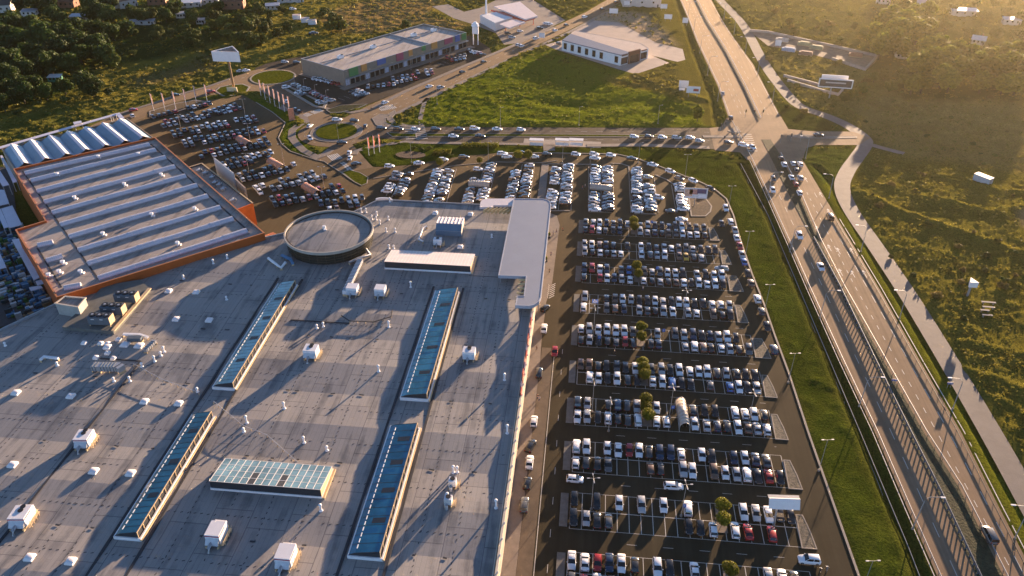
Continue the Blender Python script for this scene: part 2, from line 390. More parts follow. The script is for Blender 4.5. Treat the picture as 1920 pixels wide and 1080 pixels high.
alb = alb * (1 - 0.4 * fresh) + 0.4 * fresh * np.array((0.028, 0.046, 0.012), np.float32)
ny, nx = XX.shape
me = bpy.data.meshes.new('ground')
me.vertices.add(nx * ny); me.vertices.foreach_set('co', np.stack([XX, YY, Z], -1).astype(np.float32).ravel())
ii = (np.arange(ny - 1)[:, None] * nx + np.arange(nx - 1)[None, :]).ravel()
q = np.stack([ii, ii + 1, ii + nx + 1, ii + nx], -1).ravel().astype(np.int32)
nf = (nx - 1) * (ny - 1)
me.loops.add(nf * 4); me.loops.foreach_set('vertex_index', q)
me.polygons.add(nf); me.polygons.foreach_set('loop_start', np.arange(0, nf * 4, 4, dtype=np.int32)); me.polygons.foreach_set('use_smooth', np.ones(nf, bool))
me.update(calc_edges=True)
ca = me.color_attributes.new('albedo', 'FLOAT_COLOR', 'POINT')
ca.data.foreach_set('color', np.concatenate([alb, np.ones(XX.shape + (1,), np.float32)], -1).astype(np.float32).ravel())
gm, nd, lk, b = node_mat('ground_vegetation')
at = nd.new('ShaderNodeVertexColor'); at.layer_name = 'albedo'
tc = nd.new('ShaderNodeTexCoord'); no = nd.new('ShaderNodeTexNoise'); no.inputs['Scale'].default_value = 1.7; no.inputs['Detail'].default_value = 8; no.inputs['Roughness'].default_value = 0.7
lk.new(tc.outputs['Object'], no.inputs['Vector'])
rp = nd.new('ShaderNodeValToRGB'); rp.color_ramp.elements[0].position = 0.32; rp.color_ramp.elements[1].position = 0.68
rp.color_ramp.elements[0].color = (0.42, 0.46, 0.45, 1); rp.color_ramp.elements[1].color = (1.45, 1.45, 1.2, 1)
mx = nd.new('ShaderNodeMixRGB'); mx.blend_type = 'MULTIPLY'; mx.inputs[0].default_value = 1
lk.new(no.outputs['Fac'], rp.inputs['Fac']); lk.new(at.outputs['Color'], mx.inputs[1]); lk.new(rp.outputs['Color'], mx.inputs[2]); lk.new(mx.outputs[0], b.inputs['Base Color'])
b.inputs['Roughness'].default_value = 1.0; b.inputs['Specular IOR Level'].default_value = 0.0
bp = nd.new('ShaderNodeBump'); bp.inputs['Strength'].default_value = 1.0; bp.inputs['Distance'].default_value = 0.6
lk.new(no.outputs['Fac'], bp.inputs['Height']); lk.new(bp.outputs['Normal'], b.inputs['Normal'])
me.materials.append(gm)
og = bpy.data.objects.new('ground', me); COL.objects.link(og); og['kind'] = 'structure'
def ground_z(x, y):
    j = int(np.clip(np.searchsorted(GX, x), 0, nx - 1)); i = int(np.clip(np.searchsorted(GY, y), 0, ny - 1)); return float(Z[i, j])

# ---- asphalt: base tone, streaks along the lanes, patches
def asphalt(name, col, angle, streak=0.35, wide=1.1, rough=0.62, spec=0.45, sheen=0.0):
    m, nd, lk, b = node_mat(name)
    tc = nd.new('ShaderNodeTexCoord'); mp = nd.new('ShaderNodeMapping'); mp.inputs['Rotation'].default_value = (0, 0, angle); mp.inputs['Scale'].default_value = (1 / wide, 0.012, 1)
    n1 = nd.new('ShaderNodeTexNoise'); n1.inputs['Scale'].default_value = 1.0; n1.inputs['Detail'].default_value = 3
    lk.new(tc.outputs['Object'], mp.inputs['Vector']); lk.new(mp.outputs[0], n1.inputs['Vector'])
    n2 = nd.new('ShaderNodeTexNoise'); n2.inputs['Scale'].default_value = 0.12; n2.inputs['Detail'].default_value = 8; n2.inputs['Roughness'].default_value = 0.7
    lk.new(tc.outputs['Object'], n2.inputs['Vector'])
    ad = nd.new('ShaderNodeMath'); ad.operation = 'MULTIPLY_ADD'; ad.inputs[1].default_value = streak; lk.new(n1.outputs['Fac'], ad.inputs[0])
    m2 = nd.new('ShaderNodeMath'); m2.operation = 'MULTIPLY'; m2.inputs[1].default_value = 1 - streak; lk.new(n2.outputs['Fac'], m2.inputs[0]); lk.new(m2.outputs[0], ad.inputs[2])
    rp = nd.new('ShaderNodeValToRGB'); rp.color_ramp.elements[0].position = 0.34; rp.color_ramp.elements[1].position = 0.66
    rp.color_ramp.elements[0].color = tuple(x * 0.72 for x in col) + (1,); rp.color_ramp.elements[1].color = tuple(x * 1.28 for x in col) + (1,)
    lk.new(ad.outputs[0], rp.inputs['Fac']); lk.new(rp.outputs['Color'], b.inputs['Base Color'])
    n3 = nd.new('ShaderNodeTexNoise'); n3.inputs['Scale'].default_value = 9; n3.inputs['Detail'].default_value = 3; lk.new(tc.outputs['Object'], n3.inputs['Vector'])
    bp = nd.new('ShaderNodeBump'); bp.inputs['Strength'].default_value = 0.25; bp.inputs['Distance'].default_value = 0.03; lk.new(n3.outputs['Fac'], bp.inputs['Height']); lk.new(bp.outputs['Normal'], b.inputs['Normal'])
    b.inputs['Roughness'].default_value = rough; b.inputs['Specular IOR Level'].default_value = spec
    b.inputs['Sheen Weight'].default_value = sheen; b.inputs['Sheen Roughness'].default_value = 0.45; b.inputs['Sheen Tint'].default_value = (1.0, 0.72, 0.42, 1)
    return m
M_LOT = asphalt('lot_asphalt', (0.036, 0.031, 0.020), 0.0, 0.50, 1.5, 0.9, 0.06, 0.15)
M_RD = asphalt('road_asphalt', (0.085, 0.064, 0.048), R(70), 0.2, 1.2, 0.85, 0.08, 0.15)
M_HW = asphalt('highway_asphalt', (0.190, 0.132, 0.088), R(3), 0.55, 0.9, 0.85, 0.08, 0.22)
M_PATH = mat('path_asphalt', (0.150, 0.125, 0.110), 0.8, 0.15, 0.3, bump=0.2)
M_PAVE = mat('pavement_slabs', (0.200, 0.160, 0.130), 0.8, 0.16, 0.5, bump=0.15, bscale=3)
M_KERB = mat('kerb_concrete', (0.27, 0.23, 0.19), 0.8, 0.12, 1.0)
M_LINE = mat('road_paint', (0.52, 0.48, 0.43), 0.7, 0.12, 1.5)
M_GRASS = mat('mown_grass', (0.055, 0.078, 0.009), 0.95, 0.45, 0.9, spec=0.0, bump=1.0, bscale=3.0, col2=(0.115, 0.118, 0.014))
M_HEDGE = mat('dark_planting', (0.022, 0.028, 0.010), 0.95, 0.5, 1.2, spec=0.1, bump=1.0, bscale=2.5)
M_BARK = mat('bark_bed', (0.075, 0.050, 0.032), 0.95, 0.4, 1.2, bump=0.8, bscale=2)
def flat(name, poly, z, m): return MB().poly(poly, z).build(name, m, kind='structure')
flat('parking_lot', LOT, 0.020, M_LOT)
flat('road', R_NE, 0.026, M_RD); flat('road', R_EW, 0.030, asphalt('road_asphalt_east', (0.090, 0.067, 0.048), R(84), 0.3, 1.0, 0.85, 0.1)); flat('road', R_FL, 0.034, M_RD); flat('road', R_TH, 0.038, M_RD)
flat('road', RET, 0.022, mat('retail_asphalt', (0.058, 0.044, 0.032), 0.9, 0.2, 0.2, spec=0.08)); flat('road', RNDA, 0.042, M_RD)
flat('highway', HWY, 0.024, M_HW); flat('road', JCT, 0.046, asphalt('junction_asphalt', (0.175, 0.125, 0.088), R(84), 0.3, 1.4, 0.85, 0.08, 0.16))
MB().ribbon(pathc, 6.0, 0.032).build('path', M_PATH, kind='structure'); MB().ribbon(spur, 3.6, 0.036).build('path', M_PATH, kind='structure')
flat('pavement', STA, 0.020, mat('station_concrete', (0.22, 0.18, 0.15), 0.8, 0.12, 0.2)); flat('pavement', YARD, 0.024, mat('yard_concrete', (0.36, 0.28, 0.23), 0.8, 0.1, 0.2)); flat('pavement', YARD2, 0.02, mat('yard_gravel', (0.20, 0.15, 0.11), 0.9, 0.25, 0.4))

# ---- kerbs, islands, pavements
ISL = []
def island(name, poly, top, z=0.15, kerb=0.35, bump=0.0):
    MB().prism(poly, 0.0, z - 0.03, cap=True).build(name, top, kind='structure')
    MB().wall(poly, kerb, 0.0, z, closed=True).build('kerb', M_KERB, kind='structure')
def ring(c, r, n=48, sq=1.0): return [(c[0] + r * math.cos(2 * math.pi * t / n), c[1] + r * math.sin(2 * math.pi * t / n) * sq) for t in range(n)]
island('roundabout_apron', ring(c0, 11.6), M_PAVE, 0.16)
MB().prism(ring(c0, 9.2), 0.1, 0.35).build('roundabout_grass', M_GRASS, kind='structure')
c1 = P2(512, 145); island('roundabout_grass', ring(c1, 11.5), M_GRASS, 0.2, 0.9)
island('flag_isle', PL([(404, 171), (412, 164), (430, 160), (455, 158), (468, 163), (462, 172), (440, 179), (418, 180)]), M_GRASS, 0.15, 0.9)
island('planting_bed', PL([(282, 219), (281, 209), (327, 195), (364, 188.5), (386, 191), (384, 197), (345, 205), (310, 217)]), mat('dry_planting', (0.10, 0.065, 0.03), 0.95, 0.45, 1.0, bump=0.9), 0.15, 0.8)
island('grass_isle', PL([(641, 323), (656, 319), (675, 324), (690, 333), (688, 344), (678, 348), (664, 341)]), M_GRASS)
island('hedge_bed', PL([(533, 166), (541, 163), (610, 197), (607, 203), (590, 200)]), M_HEDGE, 0.5, 1.4)
island('grass_isle', PL([(612, 207), (640, 198), (688, 196), (672, 203), (640, 211), (620, 212)]), M_HEDGE, 0.3)
island('pavement', PL([(720, 241), (705, 234), (698, 222), (712, 214), (733, 216), (722, 222), (724, 231), (745, 239), (790, 241), (790, 243)]), M_PAVE)
island('pavement', PL([(728, 214), (740, 207), (742, 213), (735, 220), (742, 229), (765, 235), (795, 236), (795, 238), (760, 238), (735, 233), (726, 224)]), M_PAVE)
isl_ew = PL([(726, 249), (760, 250.5), (780, 251), (780, 257), (735, 256)]); island('grass_isle', isl_ew, M_GRASS)
island('grass_isle', PL([(800, 251), (955, 251.5), (1100, 252.5), (1300, 254), (1300, 256.5), (1100, 256.5), (955, 256), (800, 256)]), M_GRASS)
island('traffic_island', PL([(1365, 246), (1382, 237), (1389, 248), (1375, 249)]), M_PAVE)
island('traffic_island', PL([(1318, 254.5), (1390, 255), (1392, 258), (1320, 258)]), M_PAVE)
island('traffic_island', PL([(1478, 255), (1500, 252.5), (1560, 256), (1606, 256.5), (1606, 259), (1560, 259.5), (1500, 259)]), M_PAVE)
sw = lambda pts, w, m=M_PAVE, z=0.14: MB().wall(PL(pts), w, 0.0, z).build('pavement', m, kind='structure')
sw([(620, 281), (608, 290), (594, 295), (570, 283), (556, 270), (547, 258), (548, 244), (560, 235), (573, 229), (570, 221), (548, 212), (520, 197), (488, 180)], 3.4)
sw([(664, 290), (668, 283), (690, 277), (730, 270), (760, 266), (800, 268)], 2.6)
sw([(800, 268), (900, 269), (1000, 271), (1040, 272)], 2.2); sw([(1100, 273), (1200, 272), (1330, 277)], 3.0)
sw([(742, 214), (817, 178), (960, 109), (1060, 64), (1130, 28), (1180, 0)], 2.6)
sw([(700, 203), (760, 171.5), (860, 128.5), (960, 86.5), (1040, 51)], 2.6); sw([(531, 162), (560, 179), (600, 199), (620, 206)], 2.0)
sw([(640, 207), (660, 211), (690, 205)], 2.6)
sw([(225, 213), (257, 203), (292, 192.5), (335, 177.5), (390, 162.5), (432, 147.5)], 1.8)
sw([(790, 237), (788, 222), (796, 190), (802, 184)], 2.0)
MB().boxb(*P2(1054, 268.5), 0.02, 34, 6.5, 0.03, R(-0.5)).build('bus_bay', mat('bay_concrete', (0.30, 0.245, 0.20), 0.8, 0.12, 0.4), kind='structure')
sw([(1029, 273), (1030, 283)], 5.0)
# lot edge kerb, hedge strip on the east side, store pavement
MB().wall(LOT_EDGE[9:], 0.5, 0.0, 0.18).build('kerb', M_KERB, kind='structure')
MB().wall(PL([(480, 192), (510, 210), (535, 230), (522, 258), (528, 270), (545, 284), (593, 300), (608, 303), (637, 322), (664, 341)]), 0.4, 0.0, 0.16).build('kerb', M_KERB, kind='structure')
MB().prism([(-13, 55), (-9.9, 55), (-9.9, 176), (-10.2, 184), (-10.2, 205), (-9.0, 215), (-8.6, 255), (-10, 262), (-13, 264)], 0.0, 0.15).build('pavement', M_PAVE, kind='structure')
MB().prism([(-9.85, 55), (-6.6, 55), (-6.6, 150), (-6.6, 176), (-7.2, 182), (-9.85, 182)], 0.0, 0.07).build('pavement', mat('bay_paving', (0.115, 0.083, 0.056), 0.9, 0.2, 0.5), kind='structure')
# ================================================================== SHOPPING MALL
ZR = 9.0
def roof_mat(name, c1, c2, sheet=1.05, seam=0.72):
    m, nd, lk, b = node_mat(name)
    tc = nd.new('ShaderNodeTexCoord')
    n1 = nd.new('ShaderNodeTexNoise'); n1.inputs['Scale'].default_value = 0.09; n1.inputs['Detail'].default_value = 9; n1.inputs['Roughness'].default_value = 0.68
    lk.new(tc.outputs['Object'], n1.inputs['Vector'])
    mp = nd.new('ShaderNodeMapping'); mp.inputs['Scale'].default_value = (0.55, 0.035, 1); lk.new(tc.outputs['Object'], mp.inputs['Vector'])
    n2 = nd.new('ShaderNodeTexNoise'); n2.inputs['Scale'].default_value = 1; n2.inputs['Detail'].default_value = 5; lk.new(mp.outputs[0], n2.inputs['Vector'])
    ad = nd.new('ShaderNodeMath'); ad.operation = 'ADD'; lk.new(n1.outputs['Fac'], ad.inputs[0]); lk.new(n2.outputs['Fac'], ad.inputs[1])
    rp = nd.new('ShaderNodeValToRGB'); rp.color_ramp.elements[0].position = 0.78; rp.color_ramp.elements[1].position = 1.22
    rp.color_ramp.elements[0].color = tuple(c1) + (1,); rp.color_ramp.elements[1].color = tuple(c2) + (1,)
    lk.new(ad.outputs[0], rp.inputs['Fac'])
    br = nd.new('ShaderNodeTexBrick'); br.inputs['Scale'].default_value = 1.0; br.inputs['Mortar Size'].default_value = 0.035; br.inputs['Brick Width'].default_value = 11.5; br.inputs['Row Height'].default_value = sheet
    br.inputs['Color1'].default_value = (1, 1, 1, 1); br.inputs['Color2'].default_value = (0.93, 0.93, 0.94, 1); br.inputs['Mortar'].default_value = (seam, seam, seam, 1)
    mp2 = nd.new('ShaderNodeMapping'); mp2.inputs['Rotation'].default_value = (0, 0, R(90)); lk.new(tc.outputs['Object'], mp2.inputs['Vector']); lk.new(mp2.outputs[0], br.inputs['Vector'])
    n3 = nd.new('ShaderNodeTexNoise'); n3.inputs['Scale'].default_value = 0.28; n3.inputs['Detail'].default_value = 6; n3.inputs['Roughness'].default_value = 0.75; lk.new(tc.outputs['Object'], n3.inputs['Vector'])
    rp3 = nd.new('ShaderNodeValToRGB'); rp3.color_ramp.elements[0].position = 0.62; rp3.color_ramp.elements[1].position = 0.74
    rp3.color_ramp.elements[0].color = (1, 1, 1, 1); rp3.color_ramp.elements[1].color = (1.22, 1.22, 1.26, 1); lk.new(n3.outputs['Fac'], rp3.inputs['Fac'])
    b2 = nd.new('ShaderNodeTexBrick'); b2.offset = 0.37; b2.inputs['Scale'].default_value = 1.0; b2.inputs['Mortar Size'].default_value = 0.085; b2.inputs['Brick Width'].default_value = 11.45; b2.inputs['Row Height'].default_value = 8.2; b2.inputs['Color1'].default_value = (0.90, 0.90, 0.92, 1); b2.inputs['Color2'].default_value = (1.06, 1.05, 1.03, 1); b2.inputs['Mortar'].default_value = (.48, .48, .52, 1)
    lk.new(mp2.outputs[0], b2.inputs['Vector']); m0 = nd.new('ShaderNodeMixRGB'); m0.blend_type = 'MULTIPLY'; m0.inputs[0].default_value = 1; lk.new(br.outputs[0], m0.inputs[1]); lk.new(b2.outputs[0], m0.inputs[2])
    mx = nd.new('ShaderNodeMixRGB'); mx.blend_type = 'MULTIPLY'; mx.inputs[0].default_value = 1; lk.new(rp.outputs[0], mx.inputs[1]); lk.new(m0.outputs[0], mx.inputs[2])
    mx3 = nd.new('ShaderNodeMixRGB'); mx3.blend_type = 'MULTIPLY'; mx3.inputs[0].default_value = 1; lk.new(mx.outputs[0], mx3.inputs[1]); lk.new(rp3.outputs[0], mx3.inputs[2])
    lk.new(mx3.outputs[0], b.inputs['Base Color']); b.inputs['Roughness'].default_value = 0.7; b.inputs['Specular IOR Level'].default_value = 0.35
    n4 = nd.new('ShaderNodeTexNoise'); n4.inputs['Scale'].default_value = 1.6; n4.inputs['Detail'].default_value = 4; lk.new(tc.outputs['Object'], n4.inputs['Vector'])
    bp = nd.new('ShaderNodeBump'); bp.inputs['Strength'].default_value = 0.12; bp.inputs['Distance'].default_value = 0.03; lk.new(n4.outputs['Fac'], bp.inputs['Height']); lk.new(bp.outputs[0], b.inputs['Normal'])
    return m
M_ROOF = roof_mat('roof_membrane', (0.142, 0.136, 0.134), (0.276, 0.254, 0.234))
M_WALL = mat('mall_wall', (0.36, 0.30, 0.24), 0.8, 0.12, 0.4)
M_PARA = mat('parapet_cap', (0.50, 0.42, 0.33), 0.6, 0.1, 0.6)
M_WHITE = mat('white_metal', (0.72, 0.70, 0.70), 0.5, 0.07, 0.8)
M_GREYM = mat('grey_metal', (0.30, 0.30, 0.31), 0.45, 0.1, 0.8, metal=0.3)
M_GALV = mat('galvanised_steel', (0.42, 0.42, 0.43), 0.45, 0.12, 1.5, metal=0.6)
M_DARK = mat('dark_metal', (0.035, 0.036, 0.04), 0.5, 0.1, 1)
M_JOINT = mat('joint_bitumen', (0.035, 0.035, 0.04), 0.8, 0.2, 0.5)
M_ORNG = mat('orange_cladding', (0.37, 0.088, 0.018), 0.55, 0.10, 0.4)
M_GLASS = mat('dark_glass', (0.012, 0.015, 0.02), 0.08, 0, spec=0.8)
M_BEAM = mat('beige_beam', (0.52, 0.38, 0.22), 0.6, 0.1, 0.6)

mall = empty('shopping_mall', (-90, 150, 0), 'sprawling shopping mall with grey membrane roof, blue skylights and a round drum', 'mall')
OUT = [(-13, 40), (-13, 250.3), (-68.6, 250.8), (-74, 249.8), (-80.3, 240), (-92, 228), (-104.6, 220.0), (-150, 177.5), (-158.5, 163), (-215, 150), (-215, 40)]
def zroof(v):
    t = ((v - 112.5) % 22.9) / 22.9                     # ridges at 112.5, 135.4, 158.3 ... valleys half way
    return ZR - 0.40 * (1 - abs(2 * t - 1)) if True else ZR
rb = MB(); k = -4
vs = sorted([112.5 + 11.45 * i for i in range(-7, 13)])
for a, b_ in zip(vs, vs[1:]):
    pc = clip(clip(OUT, 1, a, True), 1, b_, False)
    if len(pc) > 2: rb.poly([(x, y, zroof(y)) for x, y in pc], 0)
rb.build('roof', M_ROOF, mall)
MB().prism(OUT, 0.0, ZR - 0.32, cap=False).build('wall', M_WALL, mall)
MB().wall([OUT[0], OUT[1]], 0.5, ZR - 0.3, ZR + 0.75).wall([(-13.6, 40), (-13.6, 188)], 0.25, ZR - 0.3, ZR + 0.45).build('parapet', M_PARA, mall)
MB().wall(OUT[1:7], 0.35, ZR - 0.4, ZR + 0.35).build('parapet', M_GREYM, mall); MB().wall(OUT[7:10], 0.35, ZR - 0.4, ZR + 0.4).build('parapet', M_GREYM, mall)
# posts and lamp heads on the east parapet
pm = MB()
for i in range(32): pm.boxb(-12.7, 62 + i * 4.0, ZR + 0.2, 0.18, 0.18, 0.75)
pm.build('parapet_post', M_WHITE, mall, kind='stuff')
# expansion joints beside the skylights
jm = MB()
for x in (-91.6, -84.0, -43.6, -34.6): jm.boxb(x, 122, ZR - 0.34, 0.55, 150, 0.36)
jm.boxb(-113.4, 118, ZR - 0.34, 0.5, 72, 0.36); jm.boxb(-119, 154.0, ZR - 0.3, 11, 0.4, 0.33)
jm.boxb(-72, 176, ZR - 0.3, 17, 0.35, 0.33); jm.boxb(-27, 204, ZR - 0.3, 14, 0.3, 0.3)
jm.build('joint_strip', M_JOINT, mall)
# rows of dark fixings and drain outlets
fm = MB()
for v in (118.2, 129.9, 141.0, 152.5, 163.9, 175.4, 187, 198, 210, 221, 106.7, 95):
    u = -150.0
    while u < -15:
        if not (v > 200 and u < -100) and random.random() > 0.1: fm.box((u, v + random.uniform(-.08, .08), zroof(v) + 0.012), (0.55, 0.18, 0.03), random.uniform(0.3, 0.9))
        u += 1.45
for u in (-146, -130, -120.5, -104, -98, -78.5, -70.5, -62.5, -54.5, -29.5, -22):
    v = 62.0
    while v < 236:
        if random.random() > 0.12 and not (u < -96 and v > 170): fm.box((u + random.uniform(-.06, .06), v, zroof(v) + 0.012), (0.17, 0.55, 0.03), random.uniform(-.5, .2))
        v += 1.4
fm.build('roof_fixing', M_JOINT, mall, kind='stuff')
dm = MB()
for v in (101.05, 123.95, 146.85, 169.75, 192.6):
    for u in (-139, -122, -103, -97, -72, -67, -61, -53, -29, -22):
        a = random.uniform(0.5, 1.3); dm.boxb(u + random.uniform(-2, 2), v + random.uniform(-.2, .2), ZR - 0.31, a, 0.35, 0.08, random.uniform(-.2, .2))
dm.build('drain', M_DARK, mall, kind='stuff')

# ---- skylights (part > sub-parts)
def glass_mat(name, col, rough=0.12):
    m, nd, lk, b = node_mat(name)
    tc = nd.new('ShaderNodeTexCoord'); n1 = nd.new('ShaderNodeTexNoise'); n1.inputs['Scale'].default_value = 0.25; n1.inputs['Detail'].default_value = 3
    lk.new(tc.outputs['Object'], n1.inputs['Vector']); rp = nd.new('ShaderNodeValToRGB')
    rp.color_ramp.elements[0].color = tuple(x * 0.7 for x in col) + (1,); rp.color_ramp.elements[1].color = tuple(x * 1.35 for x in col) + (1,)
    rp.color_ramp.elements[0].position = .35; rp.color_ramp.elements[1].position = .65
    lk.new(n1.outputs['Fac'], rp.inputs[0]); lk.new(rp.outputs[0], b.inputs['Base Color']); b.inputs['Roughness'].default_value = rough; b.inputs['Specular IOR Level'].default_value = 0.7
    return m
G_BLUE = glass_mat('skylight_glass_blue', (0.020, 0.12, 0.19)); G_TEAL = glass_mat('skylight_glass_teal', (0.20, 0.34, 0.34)); G_PALE = glass_mat('skylight_glass_pale', (0.20, 0.30, 0.33))
G_S5 = glass_mat('skylight_glass_grid', (0.11, 0.19, 0.23))
def skylight(u0, u1, v0, v1, glass, bars, hatch, hi=2.05):
    z = ZR; rt = empty('skylight', ((u0 + u1) / 2, (v0 + v1) / 2, z)); rt.parent = mall; rt.location = Vector(rt.location) - mall.location
    base = Vector(((u0 + u1) / 2, (v0 + v1) / 2, z))
    W = u1 - u0; k = u0 + 0.22 * W; zl, zk, zh = z + 0.55, z + 1.15, z + hi
    def bb(mb, nm, m):
        mb.v = [(x - base.x, y - base.y, zz - base.z) for x, y, zz in mb.v]; return local(nm, mb, m, rt)
    c = MB().wall([(u0, v0), (u1 + 0.35, v0), (u1 + 0.35, v1), (u0, v1)], 0.35, z - 0.4, z + 0.5, closed=True); bb(c, 'curb', M_WHITE)
    g = MB().add([(u0 + .1, v0 + .15, zl), (k, v0 + .15, zk), (k, v1 - .15, zk), (u0 + .1, v1 - .15, zl), (u1 - .1, v0 + .15, zh), (u1 - .1, v1 - .15, zh)], [(0, 1, 2, 3), (1, 4, 5, 2)])
    bb(g, 'glass', glass)
    e = MB()
    for v in (v0 + .1, v1 - .1): e.add([(u0, v, z + .3), (u1 - .1, v, z + .3), (u1 - .1, v, zh), (k, v, zk), (u0, v, zl)], [(0, 1, 2, 3, 4)])
    e.add([(u1 - .12, v0 + .1, z + .4), (u1 - .12, v1 - .1, z + .4), (u1 - .12, v1 - .1, zh), (u1 - .12, v0 + .1, zh)], [(0, 1, 2, 3)]); bb(e, 'side_panel', M_DARK)
    f = MB(); n = int((v1 - v0) / bars)
    for i in range(n + 1):
        v = v0 + .15 + (v1 - v0 - .3) * i / n
        f.add([(k, v - .06, zk + .05), (k, v + .06, zk + .05), (u1 - .1, v + .06, zh + .05), (u1 - .1, v - .06, zh + .05), (u0 + .1, v - .06, zl + .05), (u0 + .1, v + .06, zl + .05)], [(0, 3, 2, 1), (4, 0, 1, 5)])
    bb(f, 'glazing_bar', M_DARK)
    p = MB(); m = int((v1 - v0) / 2.4)
    p.boxb(u1, (v0 + v1) / 2, zh - 0.06, 0.16, v1 - v0, 0.14)
    for i in range(m + 1): p.boxb(u1 + .02, v0 + .1 + (v1 - v0 - .2) * i / m, z + .45, .12, .12, hi - .5)
    p.boxb(u1 + .55, (v0 + v1) / 2, z - .05, .5, v1 - v0 + .5, .3)
    bb(p, 'frame', M_BEAM)
    d = MB(); n = int((v1 - v0) / 1.5)
    for i in range(n):
        v = v0 + 1.0 + (v1 - v0 - 2.0) * (i + .5) / n
        d.boxb(k + .1, v, zk + .03, .16, .95, .1)  # white dashes: sky highlight along the glass kink, modelled as pale bars
    bb(d, 'sky_glint', mat('glint_white', (0.8, 0.8, 0.82), 0.3, 0))['kind'] = 'stuff'
    hm = MB()
    for t in hatch:
        hm = MB(); v = v0 + (v1 - v0) * t; a = u1 - .55 * W; b2 = u1 - .12 * W; za = zk + (zh - zk) * (a - k) / (u1 - k); zb = zk + (zh - zk) * (b2 - k) / (u1 - k)
        hm.add([(a, v - .7, za + .09), (b2, v - .7, zb + .09), (b2, v + .7, zb + .09), (a, v + .7, za + .09)], [(0, 1, 2, 3)]); bb(hm, 'vent_flap', M_DARK)
skylight(-90.7, -85.6, 98.8, 135.0, glass_mat('skylight_glass_sea', (0.022, 0.14, 0.165), .2), 1.7, (.28, .55, .82))
skylight(-90.0, -84.6, 145.4, 193.0, G_TEAL, 1.5, (.2, .4, .6, .8))
skylight(-42.4, -35.8, 146.2, 194.0, glass_mat('skylight_glass_mid', (0.040, 0.18, 0.23), .2), 2.3, (.18, .4, .62, .82))
skylight(-42.5, -36.0, 99.0, 136.0, G_BLUE, 2.2, (.22, .44, .66, .86))
# east-west skylight with a white grid
def wide_light(u0, u1, v0, v1, glass, nb, nr, low, high, dark, white):
    base = Vector(((u0 + u1) / 2, (v0 + v1) / 2, ZR)); rt = empty('skylight', base); rt.parent = mall; rt.location = base - mall.location
    def bb(mb, nm, m):
        mb.v = [(x - base.x, y - base.y, zz - base.z) for x, y, zz in mb.v]; return local(nm, mb, m, rt)
    zs, zn = ZR + high, ZR + low
    bb(MB().wall([(u0, v0), (u1, v0), (u1, v1), (u0, v1)], .3, ZR - .4, ZR + .5, closed=True), 'curb', M_WHITE)
    bb(MB().add([(u0, v0, zs), (u1, v0, zs), (u1, v1, zn), (u0, v1, zn)], [(0, 1, 2, 3)]), 'glass', glass)
    bb(MB().add([(u0, v0, ZR + .3), (u1, v0, ZR + .3), (u1, v0, zs), (u0, v0, zs)], [(0, 1, 2, 3)]).add([(u0, v1, ZR + .3), (u1, v1, ZR + .3), (u1, v1, zn), (u0, v1, zn)], [(0, 1, 2, 3)]).add([(u0, v0, ZR + .3), (u0, v1, ZR + .3), (u0, v1, zn), (u0, v0, zs)], [(0, 1, 2, 3)]), 'side_panel', M_DARK)
    e = MB().add([(u1, v0, ZR + .3), (u1, v1, ZR + .3), (u1, v1, zn), (u1, v0, zs)], [(0, 1, 2, 3)]); e.boxb(u1 + .4, (v0 + v1) / 2, ZR, .6, v1 - v0 + .4, .4); bb(e, 'end_panel', M_BEAM)
    f = MB()
    for i in range(nb + 1):
        u = u0 + (u1 - u0) * i / nb; f.add([(u - .09, v0, zs + .06), (u + .09, v0, zs + .06), (u + .09, v1, zn + .06), (u - .09, v1, zn + .06)], [(0, 1, 2, 3)])
    for i in range(nr + 1):
        t = i / nr; v = v0 + (v1 - v0) * t; zz = zs + (zn - zs) * t + .055; f.add([(u0, v - .06, zz), (u1, v - .06, zz), (u1, v + .06, zz), (u0, v + .06, zz)], [(0, 1, 2, 3)])
    bb(f, 'frame', white)
    if dark:
        d = MB()
        for i in dark:
            d = MB()
            a = u0 + (u1 - u0) * i / nb; b2 = u0 + (u1 - u0) * (i + 1) / nb; t0, t1 = .02, .48
            d.add([(a + .1, v0 + (v1 - v0) * t0, zs + (zn - zs) * t0 + .04), (b2 - .1, v0 + (v1 - v0) * t0, zs + (zn - zs) * t0 + .04), (b2 - .1, v0 + (v1 - v0) * t1, zs + (zn - zs) * t1 + .04), (a + .1, v0 + (v1 - v0) * t1, zs + (zn - zs) * t1 + .04)], [(0, 1, 2, 3)]); bb(d, 'vent_flap', M_DARK)
wide_light(-76.6, -52.2, 113.2, 121.2, G_S5, 15, 4, 1.2, 2.5, (5, 9), mat('skylight_frame', (0.62, 0.60, 0.58), 0.5, 0.05, 1))
wide_light(-60.3, -33.6, 205.2, 214.8, mat('opal_sheet', (0.56, 0.50, 0.48), 0.5, 0.06, 0.5), 26, 3, 1.2, 2.6, (), mat('opal_seam', (0.66, 0.60, 0.58), 0.5, 0.04, 1))

# ---- the round drum
dc = P2(616.5, 430.8, 14); DR = 14.2
rt = empty('round_tower', (dc[0], dc[1], ZR)); rt.parent = mall; rt.location = Vector((dc[0], dc[1], ZR)) - mall.location
def dl(mb, nm, m):
    mb.v = [(x - dc[0], y - dc[1], z - ZR) for x, y, z in mb.v]; return local(nm, mb, m, rt)
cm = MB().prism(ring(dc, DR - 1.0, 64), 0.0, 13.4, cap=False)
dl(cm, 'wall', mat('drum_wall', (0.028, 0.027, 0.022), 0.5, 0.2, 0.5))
rf = MB(); cc = ring(dc, DR - 0.3, 64)
up = [(math.cos(R(128)), math.sin(R(128)))]
for i in range(64):
    a, b_ = cc[i], cc[(i + 1) % 64]
    rf.add([(a[0], a[1], 13.05), (b_[0], b_[1], 13.05), (dc[0], dc[1], 13.6)], [(0, 1, 2)])
dl(rf, 'drum_roof', M_ROOF)
